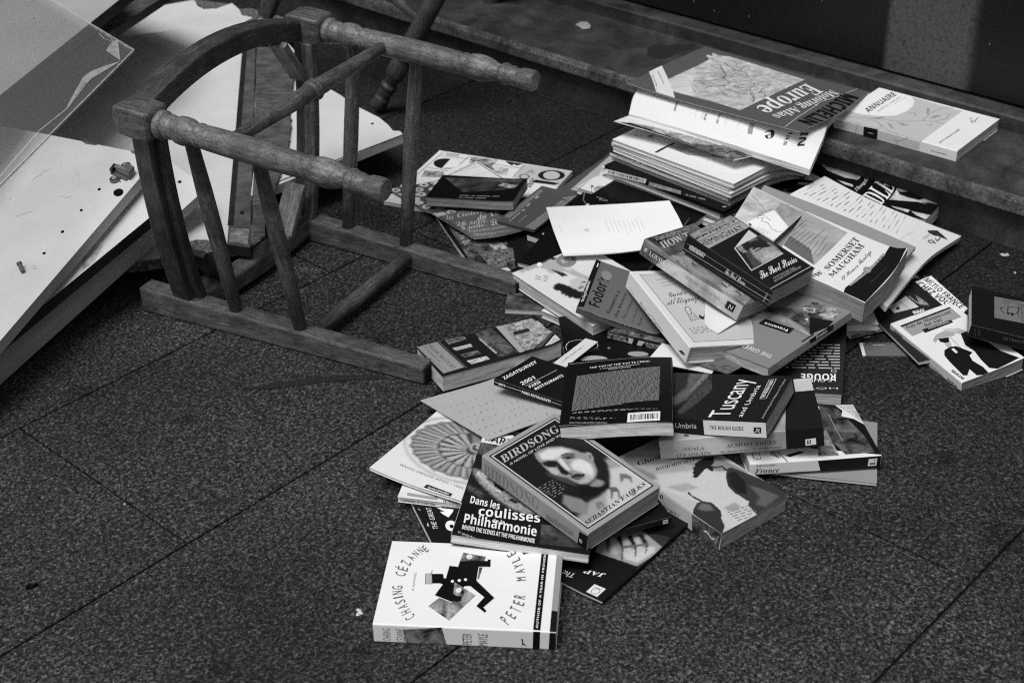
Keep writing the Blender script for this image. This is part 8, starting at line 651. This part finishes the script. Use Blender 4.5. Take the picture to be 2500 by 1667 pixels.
q = MB(); along(q, [(2.4265, .1005), (2.50, .1005), (2.50, .128), (2.430, .128), (2.4265, .1245)], YA, YB, 'step'); q.build('sill', wl)
q = MB(); along(q, [(2.466, .1345), (3.2, .1345), (3.2, 5.5), (2.466, 5.5)], YA, YB, 'wall'); q.build('stone_panel', wl)
q = MB(); along(q, [(2.05, 2.55), (2.46, 2.62), (2.46, 2.8), (2.05, 2.7)], YA, YB, 'dark_edge'); q.build('added_shade_canopy', wl)  # canopy added out of view to hold back light from above the step

# ------------------------------------------------------------------ broken boards
def board(b):
    M = Matrix(b['mw'])                      # local x, y in the board's face, z out of it
    root = empty(b['n']); root.matrix_world = M
    tag(root, b['label'], b['cat'], b.get('grp'))
    pts = b['pts']; th = b['th']; n = len(pts)
    mb = MB(); tri = [list(q) for q in tessellate_polygon([[Vector((x, y, 0)) for x, y in pts]])]
    mb.add([(x, y, 0) for x, y in pts] + [(x, y, -th) for x, y in pts], tri, b['top'])
    mb.add([(x, y, -th) for x, y in pts], tri, b.get('under', b['top']))
    for i in range(n):
        j = (i + 1) % n; (ax, ay), (bx, by) = pts[i], pts[j]
        code = 'chip' if i in b.get('broken', ()) else b['side']
        if code == 'chip':
            rn = random.Random(i); m = 9; row = [(ax + (bx - ax) * k / m, ay + (by - ay) * k / m) for k in range(m + 1)]
            vs = [(x, y, 0) for x, y in row] + [(x + rn.uniform(-.004, .004), y + rn.uniform(-.004, .004), -th * .5) for x, y in row] + [(x, y, -th) for x, y in row]
            mb.add(vs, [(k, k + 1, m + 2 + k, m + 1 + k) for k in range(m)] + [(m + 1 + k, m + 2 + k, 2 * m + 3 + k, 2 * m + 2 + k) for k in range(m)], code)
        else: mb.add([(ax, ay, 0), (bx, by, 0), (bx, by, -th), (ax, ay, -th)], [(0, 1, 2, 3)], code)
    for code, lay, v2, f2 in decal_parts(b['dec'], 'T'): mb.add([(x, y, .0002 + EPS * lay) for x, y in v2], f2, code)
    mb.build(b['part'], root)
    return root
BO = {b['key']: board(b) for b in BOARDS}

def hinge():
    root = BO['W1']; mb = MB()
    for pl, z0, z1, code in [([[-0.04797, 0.11781], [-0.05648, 0.11757], [-0.0437, 0.14861], [-0.03842, 0.1469]], 0.0004, 0.003, 'metal'), ([[-0.05593, 0.11555], [-0.06655, 0.11445], [-0.06524, 0.12642], [-0.05294, 0.12752]], 0.0004, 0.008, 'dark_edge'), ([[-0.05155, 0.1225], [-0.06203, 0.12207], [-0.06035, 0.15235], [-0.04269, 0.15212]], 0.0004, 0.01, 'metal'), ([[-0.05965, 0.13425], [-0.0667, 0.13592], [-0.06098, 0.15256], [-0.04268, 0.15309]], 0.01, 0.015, 'metal'), ([[-0.04804, 0.11288], [-0.064, 0.11147], [-0.06334, 0.11638], [-0.04724, 0.11825]], 0.0004, 0.011, 'dark_edge'), ([[-0.05403, 0.11905], [-0.06233, 0.11797], [-0.05652, 0.14878], [-0.05048, 0.1475]], 0.01, 0.0125, 'g20'), ([[-0.03938, 0.12787], [-0.04708, 0.13006], [-0.04435, 0.13559], [-0.03536, 0.13379]], 0.0004, 0.004, 'metal'), ([[-0.06396, 0.12386], [-0.07153, 0.12521], [-0.06967, 0.13416], [-0.06065, 0.13268]], 0.0004, 0.004, 'metal')]:
        n = len(pl); mb.add([(x, y, z) for z in (z0, z1) for x, y in pl], [list(range(n, 2 * n))] + [(i, (i + 1) % n, n + (i + 1) % n, n + i) for i in range(n)], code)
    for p in [[-0.07247, 0.12759], [-0.03576, 0.1281]]:
        p = Vector(p + [0])
        for r0, z, code in ((.0082, .0045, 'metal'), (.0066, .0049, 'dark_edge'), (.0042, .0062, 'g30')):
            n = 18; vs = [p + Vector((r0 * math.cos(2 * math.pi * i / n), r0 * math.sin(2 * math.pi * i / n), zz)) for zz in (.0003, z) for i in range(n)]
            mb.add(vs, [list(range(n, 2 * n))] + [(i, (i + 1) % n, n + (i + 1) % n, n + i) for i in range(n)], code)
    o = mb.build('hinge', root); bevel(o, .0006, 2)
    p, d = (Vector(q + [0]) for q in [[0.20333, 0.11283], [0.19732, 0.10605]]); d = (d - p).normalized()
    M, L = axis_frame(p + Vector((0, 0, .0035)), p + d * .016 + Vector((0, 0, .009))); vs, fs = lathe([(0, .0033), (.0125, .0033), (.0135, .0042), (.017, .0042)], 14)
    link_mesh('shelf_peg', vs, fs, None, ['metal'], root, False, M)


# ------------------------------------------------------------------ the overturned chair: x from the seat to the feet, y across, z up from the back legs
def lathe(prof, n=28):
    vs = []; fs = []
    for x, r in prof: vs += [(x, r * math.cos(2 * math.pi * i / n), r * math.sin(2 * math.pi * i / n)) for i in range(n)]
    for j in range(len(prof) - 1):
        for i in range(n): fs.append((j * n + i, j * n + (i + 1) % n, (j + 1) * n + (i + 1) % n, (j + 1) * n + i))
    fs.append(list(range(n))); fs.append(list(range((len(prof) - 1) * n, len(prof) * n))); return vs, fs
def axis_frame(a, b, up=(0, 0, 1)):
    a, b = Vector(a), Vector(b); x = (b - a).normalized(); z = Vector(up); y = z.cross(x).normalized(); z = x.cross(y)
    return Matrix(((x.x, y.x, z.x, a.x), (x.y, y.y, z.y, a.y), (x.z, y.z, z.z, a.z), (0, 0, 0, 1))), (b - a).length
def bar(name, root, a, b, w, h, code, w2=None, h2=None, bow=0, bow_dir=(0, 0, 1), n=1, up=(0, 0, 1), bev=.003):
    M, L = axis_frame(a, b, up); bd = (M.to_3x3().inverted() @ Vector(bow_dir)).normalized() if bow else Vector((0, 0, 0))
    w2 = w2 or w; h2 = h2 or h; vs = []; fs = []
    for k in range(n + 1):
        t = k / n; ww = w + (w2 - w) * t; hh = h + (h2 - h) * t; o = Vector((L * t, 0, 0)) + bd * bow * 4 * t * (1 - t)
        vs += [tuple(o + Vector((0, sy * ww / 2, sz * hh / 2))) for sy, sz in ((-1, -1), (1, -1), (1, 1), (-1, 1))]
    for k in range(n):
        for i in range(4): fs.append((k * 4 + i, k * 4 + (i + 1) % 4, k * 4 + 4 + (i + 1) % 4, k * 4 + 4 + i))
    fs += [(3, 2, 1, 0), (n * 4, n * 4 + 1, n * 4 + 2, n * 4 + 3)]
    o = link_mesh(name, vs, fs, None, [code], root, False, M); bevel(o, bev, 2, 50); return o
def dowel(name, root, a, b, prof, code):
    M, L = axis_frame(a, b); vs, fs = lathe([(x * L, r) for x, r in prof]); o = link_mesh(name, vs, fs, None, [code], root, True, M)
    for p in o.data.polygons:
        if len(p.vertices) > 4: p.use_smooth = False
    return o
LEG = [(.075, .0150), (.078, .0185), (.085, .0212), (.10, .0215), (.108, .0185), (.112, .0160), (.118, .0175), (.126, .0188), (.140, .0178), (.150, .0165), (.158, .0185), (.170, .0205), (.190, .0212), (.212, .0205), (.228, .0180), (.240, .0158), (.247, .0168), (.254, .0185), (.262, .0185), (.268, .0165), (.272, .0162), (.276, .0176),
       (.30, .0182), (.38, .0188), (.48, .0190), (.58, .0187), (.672, .0178), (.678, .0158), (.684, .0160), (.692, .0176), (.704, .0180), (.712, .0166), (.716, .0168), (.728, .0190), (.745, .0204), (.768, .0208), (.79, .0200), (.812, .0178), (.832, .0148), (.846, .0130), (.856, .0132), (.860, .0160), (.868, .0172), (.878, .0174), (.884, .0160), (.888, .0146), (.895, .0152), (.905, .0156), (.915, .0142), (.924, .0134), (.934, .0138), (.938, .0152), (.945, .0160), (.962, .0166), (.985, .0166), (.994, .0160), (.9995, .0140)]
def chair(label):
    root = empty('wooden_chair'); tag(root, label, 'chair', None)
    FB0, FB1 = .366, .343
    def fl(s, sd):
        t = (s - .014) / (.431 - .014); return Vector((s, sd * (.417 + .004 * t) / 2, FB0 + (FB1 - FB0) * t))
    def bl(s, sd, z=.018): return Vector((s, sd * (.314 - .03 * s / .4) / 2, z))
    for sd in (-1, 1):
        a, b = fl(.014, sd), fl(.434, sd)
        prof = [(x, r) for x, r in LEG]
        o = dowel('front_leg', root, a, b, prof, 'wood_turned')
        # square block at the head of the leg, its outer end rounded over
        M, L = axis_frame(a, b)
        vs, fs = [], []
        sec = [(-.040, .0150), (-.0375, .0185), (-.033, .0215), (-.024, .0238), (-.010, .0248), (.027, .0245), (.0315, .0215)]
        for x, r in sec: vs += [(x, sy * r, sz * r * .93) for sy, sz in ((-1, -1), (1, -1), (1, 1), (-1, 1))]
        for k in range(len(sec) - 1):
            for i in range(4): fs.append((k * 4 + i, k * 4 + (i + 1) % 4, k * 4 + 4 + (i + 1) % 4, k * 4 + 4 + i))
        n = len(sec) * 4; fs += [(3, 2, 1, 0), (n - 4, n - 3, n - 2, n - 1)]
        bk = link_mesh('leg_block', vs, fs, None, ['wood_mid'], root, False, M); bevel(bk, .004, 3, 50)
        bar('back_leg', root, bl(-.085, sd, .022), bl(.436, sd, .0155), .033, .044, 'wood_mid', .030, .030, bev=.0035)
        bar('foot_pad', root, bl(.4362, sd, .0156), bl(.4395, sd, .0154), .027, .027, 'joint', bev=.002)
        for s0, s1 in ((.100, .094), (.219, .213)):
            dowel('spindle', root, fl(s0, sd), bl(s1, sd, .030), [(0, .0095), (.3, .0120), (.5, .0125), (.75, .0115), (1, .0100)], 'wood_mid')
        # side rail of the seat in two layers
        bar('seat_rail', root, Vector((.006, sd * .2005, .350)), Vector((-.002, sd * .158, .030)), .020, .034, 'wood_dark', bow=.010, bow_dir=(0, sd, 0), n=10, up=(1, 0, 0))
        bar('rail_lining', root, Vector((.022, sd * .188, .345)), Vector((.017, sd * .148, .034)), .015, .022, 'wood_mid' if sd > 0 else 'wood_dark', bow=.010, bow_dir=(0, sd, 0), n=10, up=(1, 0, 0), bev=.002)
        if sd > 0: bar('corner_brace', root, Vector((.006, sd * .128, .362)), Vector((.006, sd * .178, .285)), .034, .012, 'wood_pale' if sd > 0 else 'wood_mid', up=(0, sd, 1), bev=.002)
        bar('corner_brace', root, Vector((.008, sd * .080, .030)), Vector((.008, sd * .136, .110)), .040, .012, 'wood_pale' if sd > 0 else 'wood_dark', up=(0, -sd, 1), bev=.002)
    bar('front_rail', root, Vector((-.006, -.19, .362)), Vector((-.006, .19, .362)), .040, .034, 'wood_dark', bow=.036, bow_dir=(0, 0, 1), n=18, bev=.004)
    bar('back_rail', root, Vector((.002, -.152, .026)), Vector((.002, .152, .026)), .036, .030, 'wood_mid', bow=.012, bow_dir=(1, 0, 0), n=8, bev=.003)
    a, b = fl(.168, -1), fl(.163, 1)
    r = .0112
    dowel('front_stretcher', root, a, b, [(0, .0095), (.2, r), (.44, .0135), (.475, .0136), (.48, .0125), (.485, .0150), (.495, .0172), (.503, .0150), (.508, .0150), (.516, .0172), (.526, .0150), (.531, .0125), (.536, .0136), (.56, .0135), (.8, r), (1, .0095)], 'wood_mid')
    dowel('back_stretcher', root, bl(.228, -1, .022), bl(.226, 1, .022), [(0, .0095), (.4, .0125), (.6, .0125), (1, .0095)], 'wood_mid')
    return root
c1 = chair('overturned wooden chair without a seat lying on its back, turned front legs in the air')
CY = R(-29.87)
c1.matrix_world = Matrix(((math.cos(CY), -math.sin(CY), 0, -.433), (math.sin(CY), math.cos(CY), 0, 2.22), (0, 0, 1, 0), (0, 0, 0, 1)))
c2 = c1.copy(); S.collection.objects.link(c2)
c2['label'] = 'darker wooden chair tipped over in the corner by the step, only one leg showing'
for ch in list(c1.children):
    k = ch.copy(); S.collection.objects.link(k); k.parent = c2
    k.data = k.data.copy(); k.data.materials.clear(); k.data.materials.append(mat('wood_dark'))      # every part in the darker wood colour
c2.matrix_world = CHAIR2
for o in (c1, c2): o['group'] = 'broken wooden chairs'

# ------------------------------------------------------------------ books, magazines and loose paper
for b in BOOKS: book(b)
PARENT = {}
for s in SHEETS:
    if s.get('of'):
        if s['of'] not in PARENT:
            r = empty(s['n'], s['org']); tag(r, s['label'], s['cat'], s.get('grp')); PARENT[s['of']] = r
        sheet(s['part'], s, PARENT[s['of']])
    else:
        o = sheet(s['n'], s); tag(o, s['label'], s['cat'], s.get('grp'))

for nm, lab, cat, pts, code, h in [('paper_scrap', 'crumpled scrap of pale paper lying alone on the stone step', 'scrap', [[0.15329, 3.08741, 0.1003], [0.16492, 3.10554, 0.1003], [0.17992, 3.10433, 0.1003], [0.18618, 3.08003, 0.1003], [0.18254, 3.06337, 0.1003], [0.16745, 3.05989, 0.1003], [0.1601, 3.0774, 0.1003]], 'g40', 0.003), ('paper_scrap', 'small torn white scrap on the paving left of the white hardcover', 'scrap', [[-0.19765, 1.38247, 0.0005], [-0.19463, 1.38513, 0.0005], [-0.19064, 1.38217, 0.0005], [-0.18771, 1.37512, 0.0005], [-0.19101, 1.37387, 0.0005], [-0.19364, 1.37122, 0.0005], [-0.19651, 1.37189, 0.0005], [-0.19414, 1.37815, 0.0005]], 'g60', 0.003), ('paper_scrap', 'tiny white crumb on the bare paving at the far left', 'scrap', [[-0.5218, 1.60215, 0.0005], [-0.52088, 1.6048, 0.0005], [-0.51907, 1.60303, 0.0005], [-0.52013, 1.60006, 0.0005]], 'g75', 0.002), ('cigarette_stub', 'dark stub lying on the bare paving in the near left corner', 'stub', [[-0.61028, 1.43822, 0.0005], [-0.60787, 1.44015, 0.0005], [-0.59585, 1.44636, 0.0005], [-0.59452, 1.44338, 0.0005], [-0.60305, 1.43646, 0.0005], [-0.60796, 1.43522, 0.0005]], 'g01', 0.006), ('dry_leaf', 'small dark leaf on the paving at the far right edge', 'leaf', [[0.67659, 1.65857, 0.0005], [0.68355, 1.66547, 0.0005], [0.69306, 1.66865, 0.0005], [0.69077, 1.6561, 0.0005], [0.68242, 1.63686, 0.0005], [0.67826, 1.64416, 0.0005]], 'p02_08_60', 0.004), ('paper_scrap', 'pale crumbs of paper by the foot of the step on the right', 'scrap', [[0.81881, 2.21571, 0.0005], [0.82363, 2.21907, 0.0005], [0.82582, 2.21456, 0.0005], [0.83395, 2.21846, 0.0005], [0.83338, 2.20939, 0.0005], [0.82546, 2.20732, 0.0005], [0.82138, 2.20828, 0.0005]], 'g45', 0.002), ('paper_scrap', 'single pale crumb between the directory and the black guide', 'scrap', [[0.82332, 2.15301, 0.0005], [0.82636, 2.15633, 0.0005], [0.82786, 2.151, 0.0005], [0.82462, 2.14701, 0.0005]], 'g45', 0.002)]:
    c = sum((Vector(p) for p in pts), Vector()) / len(pts); n = len(pts); rn = random.Random(n)
    ring = [Vector(p) - c for p in pts]; mid = [p * .55 + Vector((0, 0, h * rn.uniform(.5, 1))) for p in ring]
    vs = [p + Vector((0, 0, .0002)) for p in ring] + mid + [Vector((0, 0, h * .6))]
    o = link_mesh(nm, vs, [(i, (i + 1) % n, n + (i + 1) % n, n + i) for i in range(n)] + [(n + i, n + (i + 1) % n, 2 * n) for i in range(n)], None, [code]); o.location = c; tag(o, lab, cat)
hinge()
